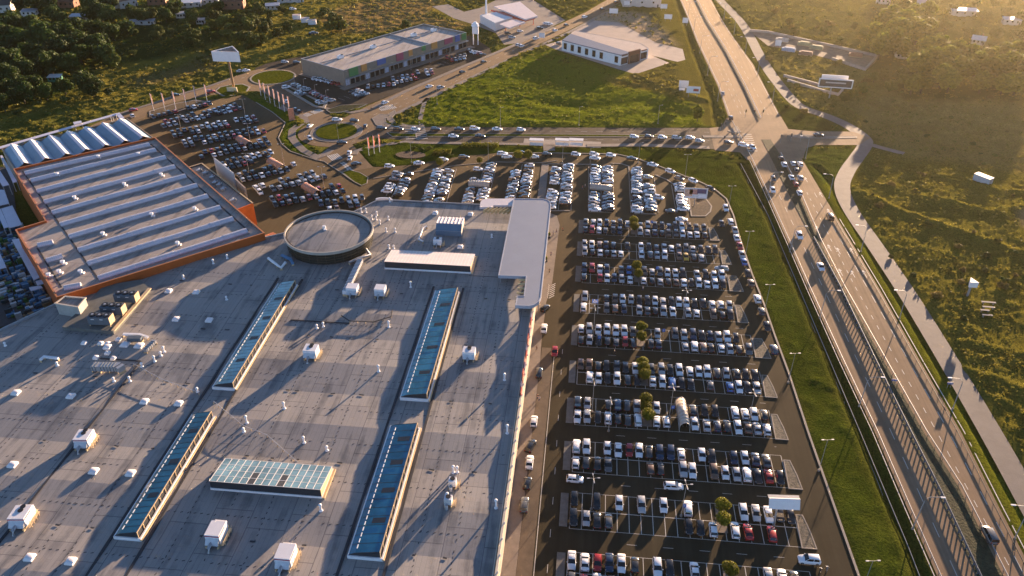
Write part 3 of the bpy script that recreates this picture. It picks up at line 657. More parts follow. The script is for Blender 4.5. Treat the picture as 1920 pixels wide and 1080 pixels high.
rm = MB().wall(ring(dc, DR - .2, 64), 0.42, 12.9, 13.85, closed=True)
dl(rm, 'rim', mat('drum_rim', (0.33, 0.30, 0.26), 0.6, 0.08, 0.6))
bm_ = MB()
for z in (9.9, 10.8, 11.7): bm_.wall(ring(dc, DR - .55, 64), 0.14, z, z + .16, closed=True)
for i in range(32):
    p = ring(dc, DR - .62, 32)[i]; bm_.boxb(p[0], p[1], 9.0, .12, .12, 4.2)
dl(bm_, 'cladding_rail', mat('drum_rail', (0.055, 0.05, 0.035), 0.5, 0.1, 1))
dl(MB().cyl(dc[0] - 2, dc[1] + 1.5, 13.4, 14.5, 0.55).boxb(dc[0] - 1.4, dc[1] + .6, 13.3, 1, .5, .4), 'roof_vent', M_WHITE)

# ---- big flat canopy over the north-east entrance
ZC = 12.0
cp = [(963.7, 372.5), (1018.6, 373), (1028, 375.5), (1032, 380), (1032, 389), (1013.6, 557), (1010, 564), (1002, 570.6), (992, 573), (967, 571.8), (969.8, 555), (983, 555), (987, 517.6), (935, 515.8)]
can = PL(cp, ZC)
rt = empty('entrance_canopy', (can[0][0], can[0][1], ZC)); rt.parent = mall; rt.location = Vector((can[0][0], can[0][1], ZC)) - mall.location
def cl(mb, nm, m):
    mb.v = [(x - can[0][0], y - can[0][1], z - ZC) for x, y, z in mb.v]; return local(nm, mb, m, rt)
cl(MB().prism(can, ZC - 0.9, ZC - 0.05, bottom=True), 'slab', mat('canopy_sheet', (0.235, 0.25, 0.29), 0.55, 0.05, 0.15, spec=0.4))
cl(MB().wall(can, 0.3, ZC - 1.0, ZC + 0.04, closed=True), 'edge_trim', mat('canopy_trim', (0.34, 0.35, 0.39), 0.5, 0.05, 0.5))
can2 = PL([(899.5, 388), (901, 378), (905, 374), (912, 372), (963.2, 372.2), (963.2, 384.5), (925, 384.5), (925, 388)], ZC - .3)
cl(MB().prism(can2, ZC - 1.1, ZC - 0.35, bottom=True), 'wing', mat('canopy_wing', (0.60, 0.54, 0.54), 0.55, 0.05, 0.3))
lv = MB()
for i in range(9):
    x = -33.5 + i * 1.35; lv.box((x, 243.2, ZC - 1.0), (0.16, 3.4, 1.3), R(-34))
for i in range(6): lv.boxb(-16.9, 187.7 + i * 2.35, ZC - 0.9, 2.6, .25, .6)
for i in range(7): lv.boxb(-15.6, 187.7 + i * 2.0, ZC - 0.9, .25, 1.2, .6, R(25))
M_FIN = mat('fin_yellow', (0.62, 0.46, 0.24), 0.5, 0.1, 1); cl(lv, 'sunshade_fin', M_FIN)['kind'] = 'stuff'
pl = MB()
for p in [(-13.6, 187.5), (-12.2, 200), (-12.2, 213), (-12.2, 226), (-12.2, 240), (-24, 201.5), (-24.5, 225), (-34, 247.5)]: pl.cyl(p[0], p[1], 0 if p[0] > -13 else ZR - .3, ZC - .5, .22, n=10); cl(pl, 'column', M_GALV); pl = MB()

# coloured banner boards along the east wall below the canopy
rt2 = MB()
for i in range(14): rt2.boxb(-13.05 - (.2 if i % 2 else 0.0), 150.5 + i * 2.5, ZR + .2, .22, 2.3, 1.5, 0, i % 3)
rt2.build('banner_board', [mat('board_red', (0.42, 0.07, 0.035), 0.6, 0.15, 1), mat('board_violet', (0.10, 0.075, 0.16), 0.6, 0.15, 1), mat('board_salmon', (0.48, 0.20, 0.13), 0.6, 0.15, 1)], mall)
# low lead-in of the north-west corner: little round bay
sb = MB(); q = P2(720, 376, ZR); sb.wall([(q[0] + 2.9 * math.cos(t), q[1] + 1.4 * math.sin(t)) for t in np.linspace(0.0, math.pi, 12)], .35, ZR - 1.2, ZR + .5); sb.build('bay_parapet', M_WHITE, mall)

# ---- domes and vents on the roof, each a part of the mall
def dome_vent(px, py, s=1.5, name='roof_dome'):
    x, y, _ = P(px, py, ZR); rt = empty(name, (0, 0, 0)); rt.parent = mall; z = zroof(y); rt.location = Vector((x, y, z)) - mall.location
    local('kerb_frame', MB().boxb(0, 0, -.05, s, s, .5), M_WHITE, rt)
    mb = MB()
    a = s * .46; h = .42; n = 4
    for i in range(n + 1):
        t = i / n * math.pi / 2; r = a * math.cos(t * .92); zz = .45 + h * math.sin(t)
        mb.v += [(r, r, zz), (-r, r, zz), (-r, -r, zz), (r, -r, zz)]
    for i in range(n):
        for k in range(4): mb.f.append([i * 4 + k, i * 4 + (k + 1) % 4, i * 4 + 4 + (k + 1) % 4, i * 4 + 4 + k]); mb.m.append(0); mb.s.append(True)
    mb.f.append([n * 4 + k for k in range(4)]); mb.m.append(0); mb.s.append(True)
    local('dome', mb, mat('dome_acrylic', (0.70, 0.66, 0.66), 0.35, 0.05, 1), rt)
for q in [(316, 546), (368, 548), (330, 598), (392, 600), (30, 737), (133, 743.5), (271, 753.5), (335, 757), (24, 872), (176, 884), (245, 888), (56, 1046), (133, 1053), (202, 652)]:
    dome_vent(*q, s=1.75)
for q in [(158, 644.5), (189, 645), (202, 645.5), (180, 671), (202, 663), (213, 672.5), (222, 637)]: dome_vent(*q, s=1.25)
for q in [(235, 647), (261, 649)]: dome_vent(*q, s=2.1)
for q in [(816, 399.5), (882, 401.5), (863, 463)]: dome_vent(*q, s=1.7)
def pipe_vent(px, py, h=1.7, r=.21):
    x, y, _ = P(px, py, ZR); rt = empty('roof_vent', (0, 0, 0)); rt.parent = mall; rt.location = Vector((x, y, zroof(y))) - mall.location
    local('pipe', MB().cyl(0, 0, -.05, h, r, r, 10).cyl(0, 0, 0, .3, r * 2.1, r * 1.2, 10), M_WHITE, rt)
    local('cowl', MB().cyl(0, 0, h, h + .28, r * 1.7, r * 1.5, 10).dome(0, 0, h + .28, r * 1.5, .15, 10, 2), M_WHITE, rt)
for q, h in [((729, 612), 1.7), ((710, 696), 1.7), ((533, 765), 1.7), ((946, 712), 1.8), ((951, 812), 2.3), ((570, 829), 1.6), ((613, 843), 1.0), ((602, 957), 1.6), ((850, 884), 1.8), ((857, 883), 1.4), ((930, 952), 2.2), ((606, 611), 1.1), ((594, 614), .9), ((308, 660), 1.5), ((302, 667), 1.1), ((290, 677), 1.5), ((266, 686), .9), ((213, 713), .9), ((243, 713), 1.2), ((370, 733), 1.0), ((344, 521), 1.0), ((388, 482), 1.1), ((400, 494), 1.2), ((426, 484), 1.0), ((425, 561.5), .9), ((770, 537), 1.7), ((922, 445), .9), ((724, 434.5), 1.2), ((741, 435), 1.2), ((729, 464.5), 1.1), ((738, 464.5), .9), ((677, 397), 1.3), ((686, 397), 1.3), ((706, 402), 1.2), ((697, 410), 1.4), ((705, 411), 1.1), ((712, 419), 1.2), ((728, 411), 1.2), ((731, 378.5), 1.4), ((107, 684), .8), ((10, 648), .8), ((457, 809), .9), ((463, 793), 1.9), ((839, 938), 2.0)]:
    pipe_vent(q[0], q[1], h)
# ================================================================== ORANGE DIY WAREHOUSE
ZW = 10.6
wo = PL([(290, 258), (495, 437), (107, 557), (30, 431), (86, 414), (26, 317)], ZW + .7)
ware = empty('warehouse_store', (wo[1][0], wo[1][1], 0), 'huge orange-edged warehouse store with long barrel rooflights in parallel rows', 'store')
M_WROOF = roof_mat('warehouse_membrane', (0.20, 0.17, 0.15), (0.33, 0.285, 0.25), 1.3, 0.86)
MB().poly(wo, ZW).build('roof', M_WROOF, ware)
MB().wall(wo[1:] + wo[:1], 0.3, 0.0, ZW + .75).build('wall', M_ORNG, ware); MB().wall(wo[:2], 0.3, 0.0, ZW + .74).build('front_wall', mat('warehouse_front', (0.16, 0.14, 0.13), .7, .1, .5), ware)
MB().wall([(a[0], a[1]) for a in wo], 0.45, ZW + .75, ZW + .83, closed=True).build('coping', mat('coping_orange', (0.42, 0.16, 0.06), 0.6, 0.1, 1), ware)
ax = Vector(wo[1]) - Vector(wo[2]); ax.normalize()              # along the rooflights
nrm = Vector((-ax.y, ax.x))
T0 = (0, 270)
def t4(x, y): return (x / 4, 270 + y / 4)
lights = [((185, 215), (1120, 0)), ((230, 270), (1165, 40)), ((275, 350), (1240, 95)), ((330, 430), (1310, 165)), ((388, 510), (1390, 235)), ((450, 600), (1475, 305)), ((515, 690), (1555, 385)), ((585, 790), (1650, 470)), ((655, 890), (1745, 555)), ((735, 1000), (1850, 645)), ((480, 1075), (605, 1052)), ((280, 755), (395, 730)), ((345, 870), (465, 835))]
M_BARREL = mat('barrel_polycarbonate', (0.46, 0.45, 0.50), 0.4, 0.1, 0.4); M_RIBW = mat('barrel_rib', (0.60, 0.55, 0.56), 0.5, 0.05, 1)
for a, b_ in lights:
    A = Vector(P2(*t4(*a), ZW + .8)); B = Vector(P2(*t4(*b_), ZW + .8)); d = (B - A); L = d.length; d.normalize(); n = Vector((-d.y, d.x))
    rt = empty('roof_light', (0, 0, 0)); rt.parent = ware; rt.location = Vector((A.x, A.y, ZW)) - ware.location; rt.rotation_euler = (0, 0, math.atan2(d.y, d.x))
    mb = MB(); r = 1.08; K = 8; ns = max(2, int(L / 7)); rm = MB()
    for s in range(ns):
        t0, t1 = L * s / ns, L * (s + 1) / ns; big = 0.10 if s % 3 == 2 else 0.0
        prof = [((r + big) * math.cos(math.pi * k / K), .35 + (1.0 + big) * math.sin(math.pi * k / K)) for k in range(K + 1)]
        mb.add([(t, y, z) for t in (t0, t1) for y, z in prof], [(k, k + 1, K + 2 + k, K + 1 + k) for k in range(K)], 0)
        mb.add([(t0, y, z) for y, z in prof], [tuple(range(K + 1))], 0); mb.add([(t1, y, z) for y, z in prof], [tuple(range(K + 1))[::-1]], 0)
        prof = [((r + big + .04) * math.cos(math.pi * k / K), .35 + (1.04 + big) * math.sin(math.pi * k / K)) for k in range(K + 1)]
        for q in range(4):
            t = t0 + (t1 - t0) * (q + .5) / 4
            rm.add([(t + e, y, z) for e in (-.06, .06) for y, z in prof], [(k, k + 1, K + 2 + k, K + 1 + k) for k in range(K)], 0)
    local('barrel', mb, M_BARREL, rt); local('rib', rm, M_RIBW, rt)
    local('kerb_frame', MB().box((L / 2, 0, .15), (L + .2, 2.7, .45)), M_GREYM, rt)
def on_line(a, b_, w, z, h, nm, m, parent):
    A = Vector(P2(*t4(*a), z)); B = Vector(P2(*t4(*b_), z)); return MB().wall([A, B], w, z, z + h).build(nm, m, parent)
on_line((170, 205), (735, 1010), .5, ZW + .01, .05, 'joint_strip', M_JOINT, ware); on_line((280, 780), (460, 1075), .5, ZW + .01, .05, 'joint_strip', M_JOINT, ware); on_line((1130, 0), (1860, 650), .6, ZW + .01, .05, 'joint_strip', M_JOINT, ware)
for q in [(740, 110), (1040, 90), (432, 243), (1212, 245), (935, 318), (562, 418), (1140, 545), (1462, 500), (775, 690), (1335, 762), (475, 905), (447, 975), (370, 1000), (608, 975)]:
    x, y, _ = P(*t4(*q), ZW); rt = empty('roof_vent', (0, 0, 0)); rt.parent = ware; rt.location = Vector((x, y, ZW)) - ware.location
    local('pipe', MB().cyl(0, 0, 0, 1.1, .3, .3, 10), M_WHITE, rt); local('cowl', MB().cyl(0, 0, 1.1, 1.5, .7, .6, 10).boxb(.3, .4, 0, 1.2, .8, .5), M_WHITE, rt)
# entrance block
e0 = PL([(352, 314), (378, 306), (474, 381), (440, 394)], 8.6)
eo = MB().poly(e0, 8.0); eb = eo.build('entrance_roof', M_WROOF, ware)
MB().wall(e0[:3], .35, 0, 8.6).build('entrance_wall', mat('entrance_grey', (0.10, 0.095, 0.09), .7, .1, .5), ware); MB().wall([e0[2], e0[3]], .36, 0, 8.62).build('entrance_wall', mat('entrance_orange_lit', (0.62, 0.13, 0.022), .55, .1, .4), ware)  # end face in brighter orange: bounced light put into its colour
MB().wall(e0[:2] + e0[1:3], .5, 8.6, 8.68).build('coping', M_BEAM, ware)
sg = PL([(405, 312), (441, 341)], 8.6); MB().wall(sg, .5, 5.0, 12.2).build('sign_panel', mat('sign_white', (0.36, 0.36, 0.37), 0.6, 0.06, 0.4), ware)
sg = PL([(441, 344), (462, 364)], 7); MB().wall(sg, .5, 4.0, 9.6).build('sign_panel', mat('sign_peach', (0.36, 0.27, 0.21), 0.6, 0.06, 0.4), ware)
q = P2(457, 398, 5); MB().boxb(q[0] - .1, q[1] - .15, 5.0, 1.3, 1.3, 1.4, R(45)).build('window', M_DARK, ware)
for q in [(372, 322), (384, 327), (397, 335), (402, 345), (410, 349), (418, 357), (436, 378)]:
    x, y, _ = P(*q, 8.0); rt = empty('roof_vent', (0, 0, 0)); rt.parent = ware; rt.location = Vector((x, y, 8.0)) - ware.location
    local('housing', MB().boxb(0, 0, 0, 1.5, 1.2, .8, .6), M_GALV, rt); local('duct', MB().cyl(.9, .7, 0, 1.0, .3, .3, 8).boxb(-.5, 1.4, .2, .5, 1.8, .4), M_GALV, rt)
# orange trolley porch and steps at the corner of both stores
po = MB().prism(PL([(488, 445), (512, 436), (520, 440), (497, 451)], 3), 0, 3.2); po.build('porch', mat('porch_orange', (0.46, 0.15, 0.06), 0.6, 0.12, 1), ware)
# masonry plant house at the south corner
ph = empty('plant_house', (*P2(125, 590, ZR), ZR - .4), 'beige plant house with louvred end beside the orange warehouse corner', 'plant room')
pp = PL([(103, 568), (122, 555), (160, 558), (146, 575)], 12.6)
MB().prism(pp, ZR - .5, 12.3, cap=False).build('wall', mat('plant_wall', (0.34, 0.32, 0.29), 0.8, 0.15, 0.4), ph); MB().poly(pp, 12.0).build('roof', M_WROOF, ph); MB().wall(pp, .4, 12.3, 12.6, closed=True).build('parapet', M_PARA, ph)

# ---- folded-roof garden hall beside it
fo = PL([(3, 277), (238, 221), (287, 257), (27, 315)], 8.5)
hall = empty('garden_hall', (fo[0][0], fo[0][1], 0), 'garden hall with seven folded white and blue roof ridges', 'hall')
A, B, C_, D_ = [Vector(p) for p in fo]
MB().prism(fo, 0, 7.6, cap=False).build('wall', mat('hall_wall', (0.30, 0.25, 0.22), 0.7, 0.1, 0.5), hall)
mbw = MB(); mbd = MB(); ns = 7
for i in range(ns):
    def pt(t, s, z): return (*(A.lerp(B, t).lerp(D_.lerp(C_, t), s)), z)
    t0, t1, t2, t3, t4_ = i / ns, (i + .40) / ns, (i + .52) / ns, (i + .80) / ns, (i + 1) / ns
    mbd.add([pt(t0, .05, 7.6), pt(t1, .05, 9.0), pt(t1, .99, 9.0), pt(t0, .99, 7.6)], [(0, 1, 2, 3)])
    mbw.add([pt(t1, .05, 9.0), pt(t2, .05, 9.75), pt(t2, .99, 9.75), pt(t1, .99, 9.0)], [(0, 1, 2, 3)])
    mbw.add([pt(t2, .05, 9.75), pt(t3, .05, 8.6), pt(t3, .99, 8.6), pt(t2, .99, 9.75)], [(0, 1, 2, 3)])
    mbd.add([pt(t3, .05, 8.6), pt(t4_, .05, 7.6), pt(t4_, .99, 7.6), pt(t3, .99, 8.6)], [(0, 1, 2, 3)])
    mbd.add([pt(t0, .05, 7.6), pt(t1, .05, 9.0), pt(t2, .05, 9.75), pt(t3, .05, 8.6), pt(t4_, .05, 7.6)], [(0, 1, 2, 3, 4)])
mbw.build('roof_ridge', mat('hall_sheet_light', (0.58, 0.53, 0.54), 0.5, 0.06, 0.4), hall); mbd.build('roof_valley', mat('hall_sheet_blue', (0.13, 0.22, 0.29), 0.35, 0.12, 0.3), hall)
MB().poly(fo, 7.55).build('gutter', M_GREYM, hall); MB().wall(fo, .4, 7.4, 8.2, closed=True).build('eave', mat('hall_eave', (0.33, 0.23, 0.15), 0.6, 0.1, 1), hall)
# covered walkways and shade roofs of the garden yard
M_SHADE = mat('shade_sheet', (0.55, 0.53, 0.60), 0.5, 0.05, 0.3)
def shade(pts, z, label, n=3):
    p = PL(pts, z); o = empty('shade_roof', (p[0][0], p[0][1], 0), label, 'shade roof')
    MB().prism(p, z - .25, z, bottom=True).build('sheet', M_SHADE, o)
    for i in range(len(p)):
        k = Vector(p[i]).lerp(Vector((sum(a[0] for a in p) / len(p), sum(a[1] for a in p) / len(p))), .08); MB().boxb(k.x, k.y, 0, .2, .2, z - .25).build('post', M_GALV, o)
shade([(-60, 291), (0, 274.5), (218, 212), (223, 214), (0, 278.5), (-60, 296)], 4.2, 'narrow white covered walkway along the field behind the garden hall')
shade([(216, 213), (224, 211), (233, 221), (226, 223.5)], 4.4, 'short white roof linking walkway to the folded hall corner')
shade([(137, 229), (152, 226), (153.5, 229.5), (139, 233.5)], 5.0, 'small white box roof behind the middle of the walkway')
shade([(0, 292), (4, 291), (32, 340), (24, 342)], 4.5, 'long lilac shade roof beside the folded hall end')
shade([(-14, 320), (0, 320), (17, 346), (5, 349)], 4.5, 'lilac shade roof cut by the picture edge, in the upper yard')
shade([(-8, 393), (1, 391), (16, 425), (7, 427.5)], 4.5, 'lilac shade sheet lying outer in the twin garden roofs')
shade([(2, 391), (23, 385), (41, 421), (17, 427)], 4.5, 'lilac shade sheet nearest the orange wall notch in the garden yard')
shade([(-6, 355), (8, 356), (17, 381), (-6, 386)], 4.5, 'lilac shade roof above the dark pallet yard')
shade([(22, 449), (36, 447), (74, 520), (63, 525)], 4.5, 'long lilac shade roof under the orange south-west wall')
shade([(66, 527), (84, 523), (86, 530), (70, 534)], 4.0, 'small lilac canopy by the lower end of the long shade roof')
shade([(54, 539), (76, 535), (80, 539), (58, 545)], 3.6, 'lowest small lilac canopy of the garden yard')
shade([(-10, 474), (0, 475), (12, 501), (-10, 506)], 4.5, 'lilac shade roof at yard edge, between pallets and stacked goods')
# stacked garden goods on pallets
rs = random.Random(5); gcol = [mat('goods_blue', (0.06, 0.16, 0.27), 0.5, 0.2, 1), mat('goods_white', (0.45, 0.45, 0.45), 0.6, 0.2, 1), mat('goods_green', (0.04, 0.11, 0.03), 0.8, 0.3, 2), mat('goods_tan', (0.25, 0.18, 0.10), 0.8, 0.2, 1), mat('goods_dark', (0.03, 0.045, 0.05), 0.7, 0.3, 1)]
gd = MB()
for k in range(420):
    t = rs.random(); y = rs.uniform(395, 600); x = rs.uniform(-40, 45) + (y - 440) * .38
    p = P2(x, y)
    if inpoly([(p[0] - 2, p[1] - 2), (p[0] + 2, p[1] - 2), (p[0] + 2, p[1] + 2), (p[0] - 2, p[1] + 2)]).any() and True:
        gd.boxb(p[0], p[1], 0, rs.uniform(.9, 2.6), rs.uniform(.8, 1.3), rs.uniform(.5, 2.2), R(45) + rs.uniform(-.06, .06), rs.choice([0, 0, 0, 1, 2, 3, 4, 4]))
gd.build('garden_goods', gcol, kind='stuff')
flat('yard_paving', PL([(-120, 300), (20, 315), (35, 430), (100, 545), (112, 585), (60, 600), (-120, 640)]), 0.016, mat('yard_asphalt', (0.05, 0.05, 0.052), 0.8, 0.25, 0.4))

# ================================================================== RETAIL PARK WITH COLOURED PANELS
ret = empty('retail_building', (-126.5, 392, 0), 'long grey retail building with coloured square panels along its front', 'retail building')
ro = [(-154.1, 408.9), (-126.5, 392.2), (-74.3, 466.5), (-102.5, 482.0)]
MB().poly(ro, 7.7).build('roof', roof_mat('retail_roof', (0.30, 0.25, 0.21), (0.42, 0.36, 0.31), 2.0, 0.9), ret)
MB().wall(ro, .35, 0, 8.4, closed=True).build('wall', mat('retail_wall', (0.22, 0.18, 0.14), 0.7, 0.1, 0.5), ret)
MB().wall(ro, .5, 8.4, 8.48, closed=True).build('coping', M_GREYM, ret)
Pa, Pb = Vector(ro[1]), Vector(ro[2]); dd = (Pb - Pa); Lf = dd.length; dd.normalize(); nn = Vector((dd.y, -dd.x)); ang = math.atan2(dd.y, dd.x)
PAN = [(.035, .10, (0.035, 0.20, 0.03), 4.2, 8.5), (.125, .165, (0.60, 0.25, 0.03), 5.0, 8.5), (.245, .31, (0.02, 0.09, 0.33), 5.6, 8.5), (.395, .45, (0.36, 0.03, 0.09), 4.6, 8.5), (.495, .525, (0.60, 0.25, 0.03), 5.2, 8.5), (.605, .635, (0.05, 0.24, 0.04), 5.8, 8.5), (.685, .735, (0.62, 0.26, 0.03), 5.0, 8.6), (.80, .87, (0.36, 0.03, 0.09), 5.4, 8.5), (.895, .935, (0.02, 0.09, 0.33), 5.0, 8.6), (.955, .995, (0.04, 0.22, 0.03), 4.8, 8.6)]
for i, (a, b_, c, z0, z1) in enumerate(PAN):
    m = (Pa + dd * Lf * (a + b_) / 2) + nn * .35
    MB().box((m.x, m.y, (z0 + z1) / 2), (Lf * (b_ - a), .35, z1 - z0), ang).build('colour_panel', mat('panel_%d' % i, tuple(.72 * v + .28 * .16 for v in c), 0.6, 0.08, 0.6), ret)
wn = MB()
for i in range(27):
    t = (i + .5) / 27; m = Pa + dd * Lf * t + nn * .22
    MBx = MB().box((m.x, m.y, 2.0), (Lf / 27 - .9, .2, 3.2), ang)
    MBx.build('shop_window', M_GLASS if i % 4 else mat('shop_poster', (0.40, 0.40, 0.48), 0.5, 0.45, 1.2), ret)
cn = Pa + dd * Lf * .5 + nn * 1.0; MB().box((cn.x, cn.y, 3.9), (Lf, 2.0, .2), ang).build('awning', M_GREYM, ret)
apron = [Pa + nn * .2 - dd * 4, Pa + nn * 4.5 - dd * 4, Pb + nn * 4.5 + dd * 3, Pb + nn * .2 + dd * 3]
MB().prism([tuple(p) for p in apron], 0, .14).build('pavement', M_PAVE, kind='structure')
MB().wall([(-156, 409), (-127, 391)], 2.2, 0, .14).build('pavement', M_PAVE, kind='structure')
M_RED = mat('fan_red', (0.35, 0.04, 0.03), 0.6, 0.1, 1)
def ac_small(t, s, nm='roof_unit'):
    q = Vector(ro[0]).lerp(Vector(ro[3]), t).lerp(Pa.lerp(Pb, t), s); rt = empty(nm, (0, 0, 0)); rt.parent = ret; rt.location = Vector((q.x, q.y, 7.7)) - ret.location; rt.rotation_euler = (0, 0, ang)
    local('casing', MB().boxb(0, 0, .3, 3.2, 2.0, 1.5), M_WHITE, rt); local('fan', MB().cyl(1.0, -.2, 1.8, 2.0, .7, .7, 12), M_DARK, rt); local('skid', MB().boxb(0, 0, 0, 3.6, 1.6, .3), M_GREYM, rt)
for t, s in [(.16, .42), (.42, .40), (.76, .40), (.92, .45)]: ac_small(t, s)
MB().wall([Vector(ro[0]).lerp(Pa, .38), Vector(ro[3]).lerp(Pb, .38)], .3, 7.7, 8.0).wall([Vector(ro[0]).lerp(Vector(ro[3]), .70), Pa.lerp(Pb, .68)], .5, 7.7, 8.3).build('roof_upstand', M_GREYM, ret)

# ================================================================== SMALL WHITE SHOWROOM
sh = empty('showroom', (15.2, 443.5, 0), 'small white showroom with brown framed entrance on a corner of the green field', 'showroom')
so_ = [P2(1054, 75, 6), P2(1164, 103, 6), P2(1216, 89.5, 6), P2(1201, 80, 6), P2(1079, 56, 6)]
lowp = [so_[0], so_[1], Vector(so_[1]).lerp(Vector(so_[2]), .34), Vector(so_[0]).lerp(Vector(so_[4]), .62)]
MB().prism(so_, 0, 5.6, cap=False).build('wall', mat('showroom_white', (0.74, 0.70, 0.66), 0.6, 0.05, 0.5), sh)
MB().poly(so_, 5.55).build('roof', mat('showroom_roof', (0.44, 0.35, 0.30), 0.8, 0.1, 0.3), sh)
MB().prism([tuple(p) for p in lowp], 5.5, 6.0).build('roof_strip', mat('showroom_grey', (0.12, 0.13, 0.17), 0.5, 0.08, 0.4), sh)
Sa, Sb, Sc = Vector(so_[0]), Vector(so_[1]), Vector(so_[2])
d1 = (Sb - Sa).normalized(); n1_ = Vector((d1.y, -d1.x)); a1 = math.atan2(d1.y, d1.x); L1 = (Sb - Sa).length
for i in range(8):
    m = Sa + d1 * L1 * (.06 + .125 * i) + n1_ * .06
    if i == 6: continue
    f = MB().box((m.x, m.y, 2.9), (2.2, .2, 3.4), a1).build('window', M_GLASS, sh)
    m2 = m + n1_ * .02; MB().box((m2.x, m2.y, 4.75), (2.6, .26, .25), a1).build('lintel', M_GREYM, sh)
d2 = (Sc - Sb).normalized(); n2_ = Vector((d2.y, -d2.x)); a2 = math.atan2(d2.y, d2.x); L2_ = (Sc - Sb).length
m = Sb + d2 * L2_ * .47 + n2_ * .4; M_BRN = mat('showroom_brown', (0.17, 0.075, 0.045), 0.7, 0.15, 1)
MB().box((m.x, m.y, 3.4), (L2_ * .40, .9, 6.8), a2).build('portal', M_BRN, sh)
m = m + n2_ * .35; MB().box((m.x, m.y, 2.4), (L2_ * .30, .4, 4.2), a2).build('door', M_GLASS, sh)
for t in (.14, .84):
    m = Sb + d2 * L2_ * t + n2_ * .08; MB().box((m.x, m.y, 2.3), (L2_ * .22, .2, 3.6), a2).build('window', M_GLASS, sh)
    m = m + n2_ * .05; MB().box((m.x, m.y, 5.3), (L2_ * .20, .25, .6), a2).build('sign_board', M_BRN, sh)

# ================================================================== PETROL STATION
gs = empty('petrol_station', (*P2(930, 45), 0), 'white and red petrol station kiosk by the diagonal road', 'petrol station')
def boxp(pts, z, h, nm, m, parent): return MB().prism(PL(pts, z + h), z, z + h, bottom=True).build(nm, m, parent)
M_SRED = mat('station_red', (0.42, 0.055, 0.03), 0.5, 0.1, 1)
boxp([(900, 28), (942, 20), (965, 31), (928, 43)], 0, 5, 'wall', mat('station_white', (0.66, 0.63, 0.62), 0.6, 0.06, .5), gs)
boxp([(926, 12), (975, 3), (1008, 30), (985, 36)], 5.2, .9, 'canopy', mat('station_canopy', (0.62, 0.52, 0.50), 0.6, 0.06, .5), gs)
boxp([(920, 18), (975, 28), (1004, 33), (985, 38), (945, 28)], 4.3, .8, 'fascia', M_SRED, gs)
boxp([(936, 45), (962, 36), (985, 41), (955, 52)], 4.6, .8, 'canopy', mat('station_canopy', (0.62, 0.52, 0.50), 0.6, 0.06, .5), gs)
for q in [(948, 58), (975, 50), (1000, 46), (960, 42)]: MB().boxb(*P2(*q), 0, .4, .4, 5.0).build('column', M_SRED, gs)
ms = empty('radio_mast', (*P2(912, 40), 0), 'tall thin white mast rising behind the petrol station kiosk', 'mast'); MB().cyl(*P2(912, 40), 0, 22, .7, .45, 12).build('shaft', M_WHITE, ms); MB().boxb(*P2(912, 40), 0, 2.4, 2.4, .8).build('footing', M_KERB, ms)
tw = empty('sign_tower', (*P2(892, 84), 0), 'white advertising tower with a domed head at the end of the retail building', 'sign tower')
p = P2(892, 84)
MB().boxb(p[0] - 1.4, p[1], 0, .5, .5, 7).boxb(p[0] + 1.4, p[1], 0, .5, .5, 7).build('leg', M_WHITE, tw); MB().boxb(p[0], p[1], 6.5, 3.6, 1.2, 4.6).build('sign_panel', M_WHITE, tw); MB().cyl(p[0], p[1], 11, 12.4, 2.4, 2.0, 8, smooth=False).cyl(p[0], p[1], 12.4, 13.4, 1.4, .9, 8, smooth=False).build('crown_cap', M_WHITE, tw)

# ================================================================== HOUSES AND SHEDS OF THE ALLOTMENTS
M_TILE = mat('roof_tile_red', (0.15, 0.065, 0.04), 0.8, 0.2, 1); M_TILED = mat('roof_tile_dark', (0.055, 0.05, 0.05), 0.8, 0.2, 1); M_REND = mat('house_render', (0.50, 0.45, 0.40), 0.8, 0.08, .6); M_BRICK = mat('house_brick', (0.26, 0.12, 0.07), 0.8, 0.15, 1)
M_TIN = mat('tin_roof', (0.34, 0.34, 0.38), 0.5, 0.12, .5)
def house(px, py, L, W, H, rh, rz, wall, roof, label, flatroof=False, name='house', cat='house'):
    x, y, _ = P(px, py); o = empty(name, (x, y, -.1), label, cat, rz=R(rz))
    local('wall', MB().prism([(-L / 2, -W / 2), (L / 2, -W / 2), (L / 2, W / 2), (-L / 2, W / 2)], -.3, H, cap=False) if not flatroof else MB().boxb(0, 0, -.3, L, W, H + .3), wall, o)
    if flatroof:
        local('roof', MB().box((0, 0, H + .25), (L + .6, W + .6, .25), 0, 0, R(4)), roof, o)
    else:
        e = .5
        rf = MB().add([(-L / 2 - e, -W / 2 - e, H - .2), (L / 2 + e, -W / 2 - e, H - .2), (L / 2 + e, 0, H + rh), (-L / 2 - e, 0, H + rh), (-L / 2 - e, W / 2 + e, H - .2), (L / 2 + e, W / 2 + e, H - .2)], [(0, 1, 2, 3), (3, 2, 5, 4)])
        r_ = local('roof', rf, roof, o); local('gable', MB().add([(s * L / 2, -W / 2, H - .05) for s in (-1, 1)] + [(s * L / 2, 0, H + rh - .15) for s in (-1, 1)] + [(s * L / 2, W / 2, H - .05) for s in (-1, 1)], [(0, 2, 4), (1, 5, 3)]), wall, o)
        local('chimney', MB().boxb(L * .2, .3, H + rh * .5, .7, .7, rh * .5 + 1.0), M_BRICK, o)
    for s in (-.3, 0, .3):
        local('window', MB().boxb(L * s, -W / 2 - .02, H * .45, 1.1, .12, 1.2), M_GLASS, o)
    local('door', MB().boxb(L * .42, -W / 2 - .02, 0, .9, .12, 2.0), M_DARK, o)
    for s in (-1, 1): local('window', MB().boxb(s * L / 2, 0, H * .45, .12, 1.1, 1.2), M_GLASS, o)
house(236, 13, 13, 9, 5.5, 4.5, 60, M_REND, M_TILED, 'white house with a steep dark gable roof among the gardens')
